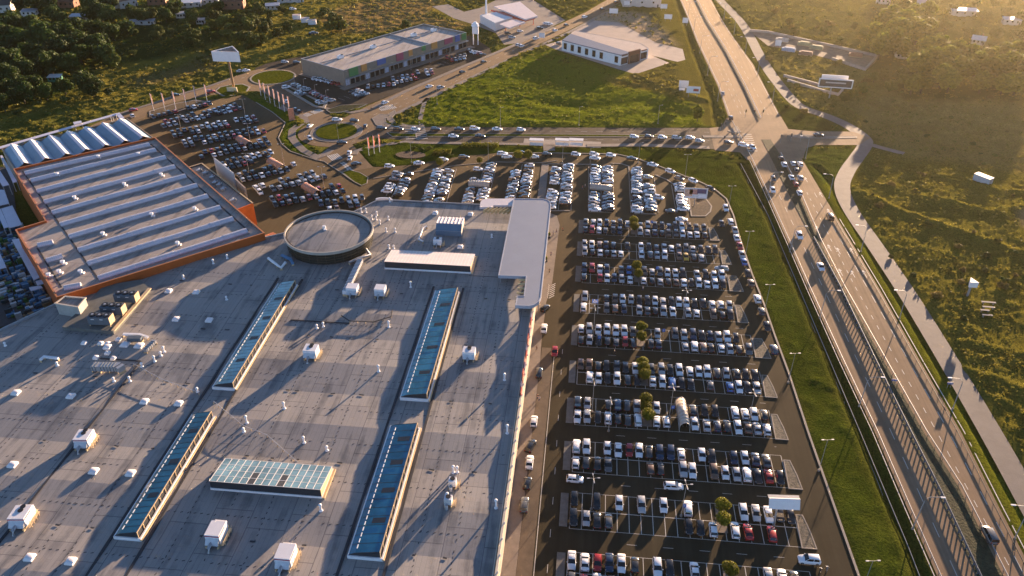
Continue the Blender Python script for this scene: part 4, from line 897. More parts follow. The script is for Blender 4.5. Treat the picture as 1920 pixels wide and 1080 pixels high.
house(8, 22, 12, 9, 5.5, 3, 20, M_REND, M_TILED, 'pale house in the farthest corner of the gardens', )
house(57, 28, 9, 6, 3.0, .2, 15, M_REND, M_TIN, 'low white flat house next to the corner house', True)
house(150, 38, 10, 6, 3.2, .2, 10, mat('shed_tan', (0.26, 0.22, 0.17), .8, .1, 1), M_TIN, 'tan flat-roofed shed in the middle of the gardens', True)
house(130, 12, 11, 8, 4.5, 3, 5, M_BRICK, M_TILE, 'brown brick house with tiled roof behind the garden sheds')
house(297, 7, 12, 9, 5.0, 3.5, 15, M_BRICK, M_TILE, 'brick house beside the steep white gable house')
house(440, 14, 14, 10, 5.5, 4, 12, M_BRICK, M_TILE, 'broad red-roofed villa at the edge of the straw field')
house(268, 46, 15, 4, 2.6, .2, 14, M_REND, M_TIN, 'long grey tin-roofed garage between the trees', True, 'garage', 'garage')
house(360, 12, 13, 7, 3.4, .2, 20, M_REND, mat('tin_white', (0.6, 0.58, 0.58), .5, .1, .5), 'white tin-roofed workshop behind the bushes', True, 'workshop', 'workshop')
house(395, 6, 11, 7, 3.2, .2, 20, M_REND, M_TIN, 'striped grey workshop next to the villa', True, 'workshop', 'workshop')
house(340, 33, 6, 4, 3.0, .2, 30, M_REND, M_TIN, 'whitewashed hut half hidden by a tree', True, 'hut', 'hut')
house(377, 44, 5, 4, 2.6, .2, 15, M_REND, mat('tin_pink', (0.45, 0.33, 0.30), .6, .1, .5), 'small pink-roofed hut by the orchard', True, 'hut', 'hut')
house(105, 151, 6, 4, 2.4, .2, 10, mat('shed_green', (0.03, 0.17, 0.10), .7, .1, 1), mat('tin_white', (0.6, 0.58, 0.58), .5, .1, .5), 'little green shed with white roof in the dark trees', True, 'shed', 'shed')
house(81, 64, 7, 3, 2.4, .2, 18, M_REND, mat('tin_white', (0.6, 0.58, 0.58), .5, .1, .5), 'narrow white roofed shed above the big dark tree', True, 'shed', 'shed')
house(512, 17, 9, 6, 3.0, .2, 20, M_REND, M_TIN, 'blue grey shed at the corner of the straw field', True, 'shed', 'shed')
house(545, 3, 18, 8, 4, 1.5, 20, M_REND, mat('tin_white', (0.6, 0.58, 0.58), .5, .1, .5), 'long white barn on the far edge of the straw field', False, 'barn', 'barn')
house(1200, 6, 26, 22, 6, .2, 4, M_REND, mat('tin_white', (0.6, 0.58, 0.58), .5, .1, .5), 'large white hall beyond the rubble ground by the highway', True, 'hall', 'hall')
house(1805, 28, 16, 7, 3.5, .2, -5, M_REND, mat('tin_white', (0.6, 0.58, 0.58), .5, .1, .5), 'long white bungalow in the hazy gardens', True, 'bungalow', 'bungalow')
house(1833, 82, 7, 5, 3.0, 2, -25, M_REND, mat('tin_white', (0.6, 0.58, 0.58), .5, .1, .5), 'white cabin with pitched roof in front of the hazy trees', False, 'cabin', 'cabin')
house(1730, 18, 9, 7, 4, 3, -15, M_REND, M_TIN, 'grey house behind the tall poplars', )
house(1655, 6, 9, 7, 4, 2.5, -15, M_REND, M_TILE, 'red roofed house beyond the far meadow')
house(1895, 44, 10, 6, 3, .2, -10, M_REND, M_TIN, 'low grey shed at the edge of the hazy gardens', True, 'shed', 'shed')
house(1690, 108, 7, 6, 3, .2, -12, M_REND, M_TIN, 'flat grey hut at the end of the gravel yard', True, 'hut', 'hut')
# white field container and three trailers
def container(px, py, L, W, H, rz, label, m, name='container'):
    x, y, _ = P(px, py); o = empty(name, (x, y, .0), label, name.replace('_', ' '), rz=R(rz))
    local('body', MB().boxb(0, 0, .25, L, W, H), m, o); local('roof', MB().boxb(0, 0, .25 + H, L + .12, W + .12, .12), mat('container_roof', (0.50, 0.40, 0.36), .6, .15, .6), o)
    local('door', MB().boxb(L / 2, -.5, .35, .08, .95, H - .25), M_GREYM, o); local('door', MB().boxb(L / 2, .5, .35, .08, .95, H - .25), M_GREYM, o)
    for s in (-.35, .35): local('skid', MB().boxb(L * s, 0, 0, .3, W, .25), M_DARK, o)
container(1841, 342, 6.5, 2.9, 2.6, -52, 'lone white container standing in the rough field beside the highway', mat('container_blue', (0.36, 0.40, 0.44), .6, .12, .5))
for i, q in enumerate([(557, 36), (573, 42), (586, 46)]): container(q[0], q[1], 5.0, 3.2, 2.6, 12, ['farthest white site cabin of the three on the lawn', 'middle white site cabin of the three on the lawn', 'nearest white site cabin of the three on the lawn'][i], M_WHITE, 'site_cabin')
# ================================================================== CARS
PAINT = {}
for k, c, ro_ in [('W', (0.70, 0.70, 0.71), .30), ('S', (0.36, 0.365, 0.375), .28), ('G', (0.085, 0.09, 0.095), .25), ('K', (0.012, 0.013, 0.015), .22), ('N', (0.018, 0.035, 0.075), .22), ('B', (0.03, 0.12, 0.36), .25), ('R', (0.33, 0.02, 0.018), .25), ('T', (0.13, 0.075, 0.045), .28), ('Y', (0.62, 0.36, 0.03), .3)]:
    PAINT[k] = mat('car_paint_' + k, c, ro_, 0, spec=0.5, coat=0.6)
CNAME = {'W': 'white', 'S': 'silver', 'G': 'grey', 'K': 'black', 'N': 'dark blue', 'B': 'bright blue', 'R': 'red', 'T': 'brown', 'Y': 'yellow'}
M_TYRE = mat('tyre', (0.018, 0.018, 0.018), .8, 0); M_HUB = mat('wheel_hub', (0.25, 0.25, 0.26), .4, 0, metal=.6); M_CGLASS = mat('car_glass', (0.010, 0.013, 0.016), .06, 0, spec=.7); M_LAMP = mat('lamp_glass', (0.6, 0.58, 0.55), .15, 0); M_TAIL = mat('tail_glass', (0.30, 0.015, 0.012), .2, 0); M_TRIM = mat('car_trim', (0.02, 0.02, 0.022), .6, 0)
TYPES = {  # half length, half width, height, hood z, cabin rear base, rear roof, front roof, front base, tail z
    'hatch': (2.02, .87, 1.47, .93, -1.92, -1.55, .20, 1.02, .98), 'saloon': (2.28, .89, 1.43, .92, -1.62, -1.02, .25, 1.08, .98),
    'estate': (2.30, .89, 1.47, .93, -2.18, -1.85, .25, 1.08, .98), 'suv': (2.26, .93, 1.68, 1.05, -2.12, -1.85, .25, 1.05, 1.08), 'van': (2.45, .95, 1.95, 1.10, -2.40, -2.30, .95, 1.65, 1.15)}
def car_meshes(ty):
    hl, hw, H, hz, rb_, rr, fr, fb, tz = TYPES[ty]
    b = MB(); S = [(-hl, hw - .16, .38, tz - .25), (-hl + .05, hw - .06, .28, tz - .06), (-hl + .35, hw, .22, tz), (rb_ + .35, hw, .2, tz + .0), (fb - .1, hw, .2, hz + .03), (hl - .75, hw, .2, hz - .06), (hl - .2, hw - .07, .22, hz - .2), (hl - .03, hw - .2, .3, hz - .32), (hl, hw - .30, .4, hz - .42)]
    S = sorted(S, key=lambda s: s[0]); n = len(S); vs = []
    for x, w_, z0, z1 in S: vs += [(x, -w_ + .04, z0), (x, -w_, (z0 + z1) * .5), (x, -w_ + .05, z1 - .05), (x, -w_ + .16, z1), (x, 0, z1 + .035), (x, w_ - .16, z1), (x, w_ - .05, z1 - .05), (x, w_, (z0 + z1) * .5), (x, w_ - .04, z0)]
    fs = [(i * 9 + k, i * 9 + k + 1, i * 9 + 10 + k, i * 9 + 9 + k) for i in range(n - 1) for k in range(8)]
    b.add(vs, fs, 0, True); b.add(vs[:9], [tuple(range(9))], 0); b.add(vs[-9:], [tuple(range(9))[::-1]], 0)
    # roof, pillars
    wt, wb = hw - .22, hw - .09; zb, zt = tz - .02, H - .05
    b.add([(rr, -wt, zt), (fr, -wt, zt), (fr, wt, zt), (rr, wt, zt), (rr + .12, -wt + .1, H), (fr - .12, -wt + .1, H), (fr - .12, wt - .1, H), (rr + .12, wt - .1, H)], [(4, 5, 6, 7), (0, 1, 5, 4), (1, 2, 6, 5), (2, 3, 7, 6), (3, 0, 4, 7)], 0, True)
    for s in (-1, 1):
        for (x0, x1, wd) in ((rb_, rr, .16), (fb, fr, .09), ((rb_ + fb) / 2 - .15, (rr + fr) / 2, .07)):
            b.add([(x0 - wd, s * (wb + .012), zb), (x0 + wd, s * (wb + .012), zb), (x1 + wd * .8, s * (wt + .012), zt), (x1 - wd * .8, s * (wt + .012), zt)], [(0, 1, 2, 3)], 0)
        b.box((fb - .28, s * (hw + .08), tz + .05), (.16, .2, .12), 0, 0)
        b.add([(hl - .18, s * (hw - .42), hz - .33), (hl - .18, s * (hw - .10), hz - .30), (hl - .38, s * (hw - .09), hz - .14), (hl - .38, s * (hw - .40), hz - .155)], [(0, 1, 2, 3)], 2)
        b.box((-hl + .03, s * (hw - .27), tz - .2), (.1, .3, .18), 0, 3)
    b.box((hl - .05, 0, .45), (.12, hw * 1.1, .16), 0, 1); b.box((-hl + .04, 0, .42), (.12, hw * 1.4, .14), 0, 1)
    ws = MB().add([(fb, -wb, zb), (fb, wb, zb), (fr, wt, zt), (fr, -wt, zt)], [(0, 1, 2, 3)])
    rw = MB().add([(rb_, -wb, zb), (rb_, wb, zb), (rr, wt, zt), (rr, -wt, zt)], [(3, 2, 1, 0)])
    sw_ = [MB().add([(rb_, s * wb, zb), (fb, s * wb, zb), (fr, s * wt, zt), (rr, s * wt, zt)], [(0, 1, 2, 3)]) for s in (-1, 1)]
    return b, ws, rw, sw_
def wheel_mb(x, y):
    return MB().tube([(x, y - .1, .31), (x, y + .1, .31)], .31, 12, 0).tube([(x, y - .11, .31), (x, y + .11, .31)], .18, 8, 1)
PROTO = {}
for ty in TYPES:
    b, ws, rw, sws = car_meshes(ty); hl, hw = TYPES[ty][:2]
    for full in (True, False):
        bb = MB(); bb.v = list(b.v); bb.f = list(b.f); bb.m = list(b.m); bb.s = list(b.s)
        if not full:
            for x in (hl - .78, -hl + .72):
                for s in (-1, 1): bb.tube([(x, s * (hw - .09) - .1, .31), (x, s * (hw - .09) + .1, .31)], .31, 8, 1)
        o = bb.build('parked_car', [PAINT['W'], M_TRIM, M_LAMP, M_TAIL]); COL.objects.unlink(o); kids = []
        if full:
            kids = [ws.build('windscreen', M_CGLASS), rw.build('rear_window', M_CGLASS)] + [s.build('side_window', M_CGLASS) for s in sws]
            for x in (hl - .78, -hl + .72):
                for s in (-1, 1): kids.append(wheel_mb(x, s * (hw - .09)).build('wheel', [M_TYRE, M_HUB]))
        else:
            g = MB()
            for m_ in (ws, rw, *sws): g.add(m_.v, m_.f)
            kids = [g.build('window', M_CGLASS)]
        for k_ in kids: COL.objects.unlink(k_)
        PROTO[ty, full] = (o, kids)
def put_car(x, y, rz, colour, ty, label, group, full=True, name='parked_car'):
    o0, kids = PROTO[ty, full]; o = o0.copy(); COL.objects.link(o); o.name = name
    o.location = (x, y, ZG(x, y)); o.rotation_euler = (0, 0, rz)
    o.material_slots[0].link = 'OBJECT'; o.material_slots[0].material = PAINT[colour]
    tag(o, label, 'car', group)
    for k_ in kids: c = k_.copy(); COL.objects.link(c); c.parent = o
    return o
def ZG(x, y): return 0.05
ORD = 'zeroth first second third fourth fifth sixth seventh eighth ninth tenth eleventh twelfth thirteenth fourteenth fifteenth sixteenth seventeenth eighteenth nineteenth twentieth twenty-first'.split()
RV = [254.6, 238.8, 222.6, 205.6, 188.8, 172.0, 156.2, 140.0, 123.2, 106.6]
ROWD = {  # row: (offset x, offset y, zoom, far line, y left, y right, near line, y left, y right)
 1: (1070, 400, 6, '170G 255S 325W 405N 480G 555K 640S 785K 868S 945K 1025K 1100N 1175K 1250W 1330T 1410G 1495G', 105, 145, '165K 240R 318W 392G 478K 552N 782S 862S 945N 1025K 1100T 1185G 1260W 1340W 1420W 1505K', 190, 235),
 2: (1070, 445, 6, '155S 237W 325T 397N 482K 640K 792W 878K 965G 1055S 1135W 1215G 1300G 1375S 1465K 1550K 1625K', 90, 155, '158S 245K 332W 408K 485S 565W 797W 897G 975S 1060W 1225T 1300Y 1385K 1470S', 180, 240),
 3: (1070, 490, 6, '152N 240R 328W 405N 568G 658B 830T 915S 1005G 1090W 1178W 1258K 1420S 1515K 1612W 1700W', 90, 155, '148K 330R 410W 490N 575S 670W 822W 915K 1010S 1098K 1185T 1275W 1355K 1445W 1535W 1625W 1715K', 200, 258),
 4: (1070, 545, 5.647, '150S 380K 470T 550W 640S 728K 812K 895W 978S 1065K 1147W 1225W 1310K 1405K 1500W 1590W 1680S', 78, 155, '135W 380G 470T 565N 728S 815G 897K 985S 1083W 1245S 1335W 1515T 1605K 1690K', 188, 262),
 5: (1065, 600, 5.333, '130W 212S 302W 390W 478W 563W 650G 895S 1070G 1160S 1250N 1335K 1420N 1505S 1590W 1675K', 100, 170, '130K 215S 308K 395K 482G 573R 655K 830K 905N 1170S 1265W 1350T 1425K 1530W 1615S 1700K 1800G', 215, 272),
 6: (1060, 665, 5.0526, '145T 225T 312K 388K 488G 570K 665W 815G 910S 990K 1080W 1180W 1265W 1345W 1435K 1525S 1620K 1705K 1795K', 105, 190, '230W 315W 400K 490W 590K 680K 828W 920W 1012B 1100K 1185K 1370G 1555B 1640W 1720K 1810S', 220, 292),
 7: (1055, 735, 4.6265, '130K 215S 395K 478N 560K 645S 815W 1130G 1230K 1320K 1495W 1580W 1660W 1745K', 90, 190, '128W 212S 305K 395W 480K 565K 655W 815W 900W 1145W 1250S 1340N 1425K 1520W 1605T 1685S 1770W', 215, 312),
 8: (1055, 820, 4.3146, '110W 192W 362W 450W 540R 620W 700K 785N 875N 960W 1128W 1205K 1385N 1475W 1560N 1645G', 90, 180, '105W 190K 282K 368G 710T 792K 975S 1050W 1225T 1315W 1405S 1490W 1575K 1665R 1755K', 205, 312),
 9: (1040, 905, 3.84, '140K 302K 465W 625S 785W 960W 1360W 1450S 1538W 1620K 1695K', 130, 230, '135K 228S 305K 388G 965K 1048K 1140W 1298W 1390R 1560R', 250, 345),
 10: (1040, 1010, 3.69, '118W 210W 297R 378N 462W 555K 710W 795K 967W 1475S 1570W 1655K', 145, 245, '118G 203R 293W 390K 560S 720W 880K', 262, 300)}
rs = random.Random(21); LATER = []
TYL = ['hatch', 'hatch', 'saloon', 'saloon', 'estate', 'suv', 'hatch']
STALL = {}
for r, (ox, oy, zz, up, yl, yr, lo, yl2, yr2) in ROWD.items():
    for side, txt, ya, yb in (('far', up, yl, yr), ('near', lo, yl2, yr2)):
        its = [(float(t[:-1]), t[-1]) for t in txt.split()]
        for i, (zx, cc_) in enumerate(its):
            py = oy + (ya + (yb - ya) * (zx - its[0][0]) / (its[-1][0] - its[0][0])) / zz
            x, _, _ = P(ox + zx / zz, py, .75)
            y = RV[r - 1] + (2.65 if side == 'far' else -2.65) + rs.uniform(-.22, .22)
            STALL.setdefault(r, []).append(x)
            fwd = rs.random() < (.78 if side == 'far' else .45)
            rz = (-math.pi / 2 if fwd else math.pi / 2) + rs.uniform(-.035, .035); ty = rs.choice(TYL)
            if r == 1: LATER.append((x, y, rz, cc_, ty)); continue
            n = 11 - r
            where = ['row along the bottom edge', 'second row from the bottom', 'third row from the bottom', 'fourth row from the bottom', 'fifth row from the bottom', 'sixth row from the bottom', 'seventh row from the bottom', 'eighth row from the bottom', 'ninth row from the bottom'][n - 1]
            put_car(x, y, rz, cc_, ty, '%s car %s from store in %s line of %s' % (CNAME[cc_], ORD[i + 1], 'upper' if side == 'far' else 'lower', where), 'cars parked in the main lot', r >= 5)
def px_car(px, py, rz, c, ty, label, group, full=True, name='parked_car'):
    x, y, _ = P(px, py, .7); return put_car(x, y, rz, c, ty, label, group, full, name)
U, V_ = 0.0, math.pi / 2
EDGE = math.atan2(60, -2.2)
for px, py, c, lb in [(1361, 390, 'W', 'white car topmost of the line along the east kerb'), (1353, 419, 'K', 'black car standing beside the upper east kerb line'), (1370, 415, 'W', 'white car second along the east kerb beside a black one'), (1378, 431, 'S', 'silver car third along the east kerb of the lot'), (1381, 445, 'W', 'white car just above the red one on the east kerb'), (1387, 461, 'R', 'red car parked along the east kerb'), (1391, 477, 'S', 'silver car just below the red one on the east kerb'), (1395, 490, 'B', 'blue car on the east kerb below a silver one'), (1402, 513, 'K', 'black car on the east kerb level with the flower bed end'), (1408, 530, 'T', 'brown car on the east kerb below a black one'), (1420, 560, 'W', 'white car on the east kerb beside the fifth cobbled bed'), (1428, 583, 'G', 'grey car on the east kerb below a white one'), (1438, 612, 'K', 'black car next to last along the east kerb'), (1451, 655, 'N', 'dark blue car lowest along the east kerb with long shadow')]:
    px_car(px, py, EDGE if rs.random() < .5 else EDGE + math.pi, c, rs.choice(TYL), lb, 'cars along the east kerb')
for px, py, c, lb, rz, ty in [(1022, 577, 'K', 'black car under people at the tip of the entrance canopy', V_ - .5, 'hatch'), (1020, 615, 'W', 'white car by the store pavement below the canopy tip', V_, 'saloon'), (1040, 659, 'R', 'red car driving down the lane beside the store', -V_, 'hatch'), (1011, 698, 'K', 'black car parked by the store pavement beneath the red one', V_, 'estate'), (1001, 789, 'W', 'white car alone by the store pavement in its lit stretch', V_, 'hatch'), (995, 835, 'K', 'black car parked askew by the store pavement', V_ - .3, 'estate'), (993, 866, 'W', 'white car lowest white one by the store pavement', V_, 'saloon'), (989, 905, 'K', 'black car between white car and last car by the pavement', V_ - .08, 'hatch'), (983, 946, 'G', 'dark grey car last along the store pavement', V_, 'suv'),
                              (1078, 898, 'W', 'white car driving across the aisle near the store end', U, 'hatch'), (1263, 911, 'W', 'white people carrier crossing the aisle beside a lamp', U + .05, 'estate'), (1517, 1049, 'W', 'white off-roader leaving the lot at its lower corner', math.pi, 'suv'), (1353, 503, 'S', 'silver car standing crosswise at the end of a row', math.pi - .1, 'estate'), (1278, 411, 'W', 'white car crossing the aisle above the ninth row', U, 'saloon'), (1259, 396, 'K', 'black car turning out beneath the billboard island', U + .05, 'saloon')]:
    px_car(px, py, rz, c, ty, lb, 'cars on the lanes of the lot')
HD = math.atan2(68, -2.3)
for px, py, c, lb, ty, up_ in [(1464, 296, 'K', 'black car heading the queue at the highway lights', 'hatch', 1), (1470, 308, 'W', 'white car second in the inner queue at the lights', 'suv', 1), (1487, 306, 'W', 'white car leading the middle queue at the lights', 'hatch', 1), (1500, 307, 'W', 'white car leading the outer queue at the lights', 'estate', 1), (1493, 318, 'G', 'grey car second in the middle queue at the lights', 'hatch', 1), (1484, 332, 'W', 'white car third in the queue, inner side', 'saloon', 1), (1500, 333, 'S', 'silver car second in the outer queue at the lights', 'suv', 1), (1492, 345, 'R', 'red and white car next to last in the queue', 'hatch', 1), (1499, 361, 'W', 'white car last in the queue at the highway lights', 'hatch', 1), (1556, 407, 'K', 'black van with a long shadow driving towards the lights', 'van', 1), (1450, 335, 'G', 'grey car turning off by the first west lamp', 'hatch', -1), (1449, 356, 'W', 'white car coming down the west carriageway below a grey one', 'hatch', -1), (1499, 442, 'W', 'white car under the second west highway lamp', 'suv', -1), (1539, 500, 'W', 'white car beside the slatted median barrier', 'saloon', -1), (1855, 1003, 'G', 'dark off-roader with pale roof at the lower highway end', 'van', 1)]:
    px_car(px, py, HD if up_ > 0 else HD + math.pi, c, ty, lb, 'cars on the dual carriageway', True, 'moving_car')
# ---- everything farther off: one mass of cars
def lineup(p1, p2, turn, fill, cols='WWWWSSKKGNRT', side=0.0, pitch=2.6, jitter=.1):
    A = Vector(P2(*p1, .6)); B = Vector(P2(*p2, .6)); d = B - A; L = d.length; d.normalize(); n = Vector((-d.y, d.x)); k = int(L / pitch + .5)
    for i in range(k + 1):
        if rs.random() > fill: continue
        q = A + d * (pitch * i) + n * (side + rs.uniform(-jitter, jitter) * 2)
        LATER.append((q.x, q.y, math.atan2(d.y, d.x) + turn + (math.pi if rs.random() < .5 else 0) + rs.uniform(-.04, .04), rs.choice(cols), rs.choice(TYL)))
z3 = lambda x, y: (700 + x / 5.333, 270 + y / 5.333)
z4_ = lambda x, y: (1010 + x / 4.8, 270 + y / 4.8)
z5 = lambda x, y: (260 + x / 7.385, 170 + y / 7.385)
z6 = lambda x, y: (370 + x / 6, 270 + y / 6)
NC = 'WWWWWWSSSSSGKKNT'
for a, b_ in [((245, 300), (130, 485)), ((355, 305), (232, 535)), ((645, 265), (530, 575)), ((755, 270), (650, 580)), ((1015, 360), (1000, 372)), ((975, 455), (940, 570)), ((1175, 205), (1135, 360)), ((1110, 460), (1070, 565)), ((1440, 225), (1370, 525)), ((1555, 215), (1500, 530))]:
    lineup(z3(*a), z3(*b_), V_, .95, NC)
lineup(z3(1050, 252), z3(1049, 256), V_, 1, 'W')
for a, b_ in [((160, 200), (105, 570)), ((265, 195), (230, 575)), ((510, 210), (508, 350)), ((505, 450), (500, 585)), ((615, 190), (620, 345)), ((625, 450), (625, 592)), ((880, 225), (885, 440)), ((885, 490), (888, 605)), ((980, 297), (981, 299)), ((988, 375), (1018, 605)), ((1262, 365), (1300, 590))]:
    lineup(z4_(*a), z4_(*b_), V_, .95, NC)
for x, y, c in [(160, 220, 'W'), (455, 190, 'W'), (700, 155, 'W'), (905, 130, 'K'), (1290, 95, 'W'), (1335, 125, 'W'), (1490, 90, 'K'), (1610, 125, 'W'), (1735, 100, 'K')]: p = P(*z3(x, y), .6); LATER.append((p[0], p[1], .15, c, rs.choice(TYL)))
for x, y, c in [(335, 90, 'W'), (500, 90, 'W'), (505, 125, 'W'), (650, 100, 'W'), (840, 130, 'K'), (1025, 185, 'W'), (1185, 245, 'W'), (1265, 310, 'G'), (1390, 330, 'W'), (1545, 400, 'K'), (1080, 480, 'W')]:
    p = P(*z4_(x, y), .6); LATER.append((p[0], p[1], -.1 - max(0, (x - 800) / 900), c, rs.choice(TYL)))
NW = 'WWWSSKKKKGGGNNRT'
for a, b_, t in [(z5(200, 365), z5(590, 268), 0), (z5(690, 245), z5(950, 185), 0), (z5(320, 470), z5(1340, 230), 1), (z5(480, 600), z5(1580, 395), 1), (z5(640, 735), z5(1740, 530), 1), ((375, 291), (500, 266), 1), (z6(300, 245), z6(850, 115), 1), (z6(490, 375), z6(1000, 262), 1), (z6(680, 515), z6(1390, 340), 1), (z6(860, 655), z6(1620, 495), 1), (z6(1400, 705), z6(1850, 640), 1)]:
    if t:
        lineup(a, b_, V_, .84, NW, 2.55); lineup(a, b_, V_, .84, NW, -2.55)
    else: lineup(a, b_, V_, .9, NW)
for q, c in [(z6(1080, 225), 'W'), (z6(470, 610), 'W')]: p = P(*q, .6); LATER.append((p[0], p[1], 2.2, c, 'hatch'))
for a, b_, t in [((553, 159), (622, 189), 1), ((592, 147), (634, 157), 0), ((661, 172), (678, 180), 0), ((668, 168), (685, 176), 0), ((737, 148), (775, 142), 0), ((744, 154), (778, 147), 0), ((783, 136), (808, 131), 0), ((785, 142), (808, 137), 0), ((838, 108), (868, 104), 0), ((846, 113), (866, 109), 0), ((881, 95), (906, 103), 0), ((690, 163), (735, 158), 0)]:
    lineup(a, b_, V_ - .25, .95, 'WWWWSSKR', 0, 2.7)
    if t: lineup(a, b_, V_ - .25, .5, 'WWWSSK', -5.0, 2.7)
for px, py, c, rz in [(722, 192, 'W', .95), (805, 162, 'W', .95), (826, 164, 'S', .95), (867, 135, 'K', .95), (907, 116, 'K', .95), (632, 224, 'W', .1), (664, 226, 'K', -.1), (581, 236, 'W', 1.4), (581, 259, 'W', -.9), (685, 236, 'G', 1.7), (641, 267, 'K', .1), (715, 240, 'K', 0), (747, 242, 'K', 0), (779, 242, 'W', 0), (817, 242, 'K', 0), (861, 242, 'K', 0), (890, 241, 'W', 0), (932, 242, 'W', 0), (977, 243, 'W', 0), (850, 255, 'W', 0), (900, 255, 'K', 0), (655, 286, 'W', 1.7), (656, 296, 'W', 1.7), (668, 307, 'K', .4), (1096, 32, 'W', .9), (1062, 47, 'K', .9), (1041, 57, 'W', .9), (1005, 72, 'W', .9), (972, 84, 'W', .9), (978, 86, 'W', .9), (1129, 17, 'K', .9), (1155, 4, 'K', .9), (1189, 256, 'W', 0), (1217, 256, 'K', 0), (1242, 257, 'W', 0), (1269, 258, 'S', 0), (1294, 258, 'W', 0), (1312, 264, 'S', 0), (1366, 267, 'K', 0), (1394, 272, 'W', -.3), (1411, 276, 'W', -1.2), (1370, 221, 'K', V_), (1355, 175, 'S', V_), (1535, 253, 'K', 0), (1024, 44, 'W', .3), (1030, 45, 'W', .3), (975, 58, 'W', .3), (952, 62, 'K', .3), (960, 70, 'S', .3), (1012, 53, 'K', .3), (553, 205, 'K', 2.3), (560, 209, 'K', 2.3), (536, 190, 'W', 2.3), (250, 206, 'R', .6), (395, 172, 'R', .6), (248, 217, 'W', 2.3), (329, 178, 'K', .6), (451, 133, 'S', .5), (461, 132, 'W', .5), (585, 63, 'K', .3), (590, 62, 'G', .3), (549, 17, 'W', .3), (534, 116, 'S', .2), (556, 117, 'K', .2), (1115, 106, 'R', -.9), (1048, 82, 'T', -.9)]:
    p = P(px, py, .6); LATER.append((p[0], p[1], rz, c, rs.choice(TYL)))
CM = list(PAINT); fm = MB(); ext = [M_TRIM, M_LAMP, M_TAIL, M_CGLASS]
SIMPLE = {}
for ty in TYPES:
    b, ws, rw, sws = car_meshes(ty); hl, hw = TYPES[ty][:2]; g = MB(); g.add(ws.v, ws.f, 4); g.add(rw.v, rw.f, 4)
    for s in sws: g.add(s.v, s.f, 4)
    for x in (hl - .78, -hl + .72):
        for s in (-1, 1): b.tube([(x, s * (hw - .09) - .1, .31), (x, s * (hw - .09) + .1, .31)], .31, 6, 1)
    b.v, base = b.v + g.v, len(b.v); b.f += [[base + i for i in f] for f in g.f]; b.m += g.m; b.s += g.s; SIMPLE[ty] = b
for x, y, rz, c, ty in LATER:
    b = SIMPLE[ty]; cs, sn = math.cos(rz), math.sin(rz); o_ = len(fm.v)
    fm.v += [(x + a * cs - e * sn, y + a * sn + e * cs, z + .05) for a, e, z in b.v]; fm.f += [[o_ + i for i in f] for f in b.f]
    ci = CM.index(c); fm.m += [ci if m == 0 else len(CM) + m - 1 for m in b.m]; fm.s += b.s
fm.build('distant_cars', [PAINT[k] for k in CM] + ext, kind='stuff', recalc=False)

# ---- parking rows: bay lines, end islands, round trees are added later
lm = MB(); bed = mat('cobble_bed', (0.115, 0.098, 0.072), .9, .6, 1.5, bump=.9, bscale=4)
for r in range(1, 11):
    v = RV[r - 1]; xs = STALL[r]; x1 = max(xs) + 1.7
    x0 = 0.6
    if r == 9: x1 = 50.2
    if r == 10: x1 = 50.5
    lm.boxb((x0 + x1) / 2, v, .0, x1 - x0, .16, .032)
    n = int((x1 - x0) / 2.5)
    for i in range(n + 1):
        lm.boxb(x0 + (x1 - x0) * i / n, v, .0, .14, 10.4, .030)
    lm.boxb((x0 + x1) / 2, v + 5.2, 0, x1 - x0, .10, .028); lm.boxb((x0 + x1) / 2, v - 5.2, 0, x1 - x0, .10, .028)
    MB().prism([(x0 - 2.3, v - 4.8), (x0 - .5, v - 4.8), (x0 - .5, v + 4.8), (x0 - 2.3, v + 4.8)], 0, .16).build('end_island', mat('island_slab', (0.15, 0.14, 0.125), .85, .2, .8), kind='structure')
    e1 = x1 + 2.6 + (1.2 if r in (3, 5) else 0)
    MB().prism([(x1, v - 5.4), (e1 + .4, v - 5.4), (e1, v - 1), (e1 - .8, v + 3.6), (x1 + .4, v + 3.6)], 0, .17).build('end_island', bed, kind='structure')
    MB().wall([(x1, v - 5.4), (e1 + .4, v - 5.4), (e1, v - 1), (e1 - .8, v + 3.6), (x1 + .4, v + 3.6)], .25, 0, .20, closed=True).build('kerb', M_KERB, kind='structure')
lm.build('bay_marking', M_LINE, kind='structure')
# north blocks
for a, b_ in [((205, 280), (130, 520)), ((300, 285), (180, 540)), ((700, 255), (590, 590)), ((830, 250), (730, 590)), ((1110, 215), (1020, 570)), ((1235, 200), (1150, 560)), ((1490, 205), (1430, 530)), ((1610, 215), (1570, 540))]:
    MB().wall([P2(*z3(*a)), P2(*z3(*b_))], .3, 0, .12).build('kerb', M_KERB, kind='structure')
for a, b_ in [((78, 185), (30, 520)), ((213, 200), (175, 600)), ((318, 190), (290, 600)), ((450, 200), (448, 610)), ((560, 190), (565, 610)), ((670, 190), (672, 610)), ((810, 230), (830, 620)), ((935, 240), (945, 630)), ((1040, 310), (1075, 620)), ((1195, 370), (1235, 600)), ((1325, 390), (1360, 610))]:
    MB().wall([P2(*z4_(*a)), P2(*z4_(*b_))], .3, 0, .12).build('kerb', M_KERB, kind='structure')
MB().wall([P2(*z4_(60, 180)), P2(*z4_(20, 520))], 3.0, 0, .14).build('pavement', M_PAVE, kind='structure')
for pts in [[(0, 345), (830, 215), (1230, 180), (1700, 190), (1840, 165)]]: MB().wall([P2(*z3(*p)) for p in pts], .35, 0, .14).build('kerb', M_KERB, kind='structure')
for pts in [[(80, 180), (480, 185)], [(650, 175), (740, 178), (810, 200), (815, 240)], [(1050, 280), (1150, 320), (1215, 365)], [(110, 602), (280, 602)], [(450, 612), (660, 615)], [(860, 628), (1060, 632)]]: MB().wall([P2(*z4_(*p)) for p in pts], .5, 0, .16).build('kerb', M_KERB, kind='structure')
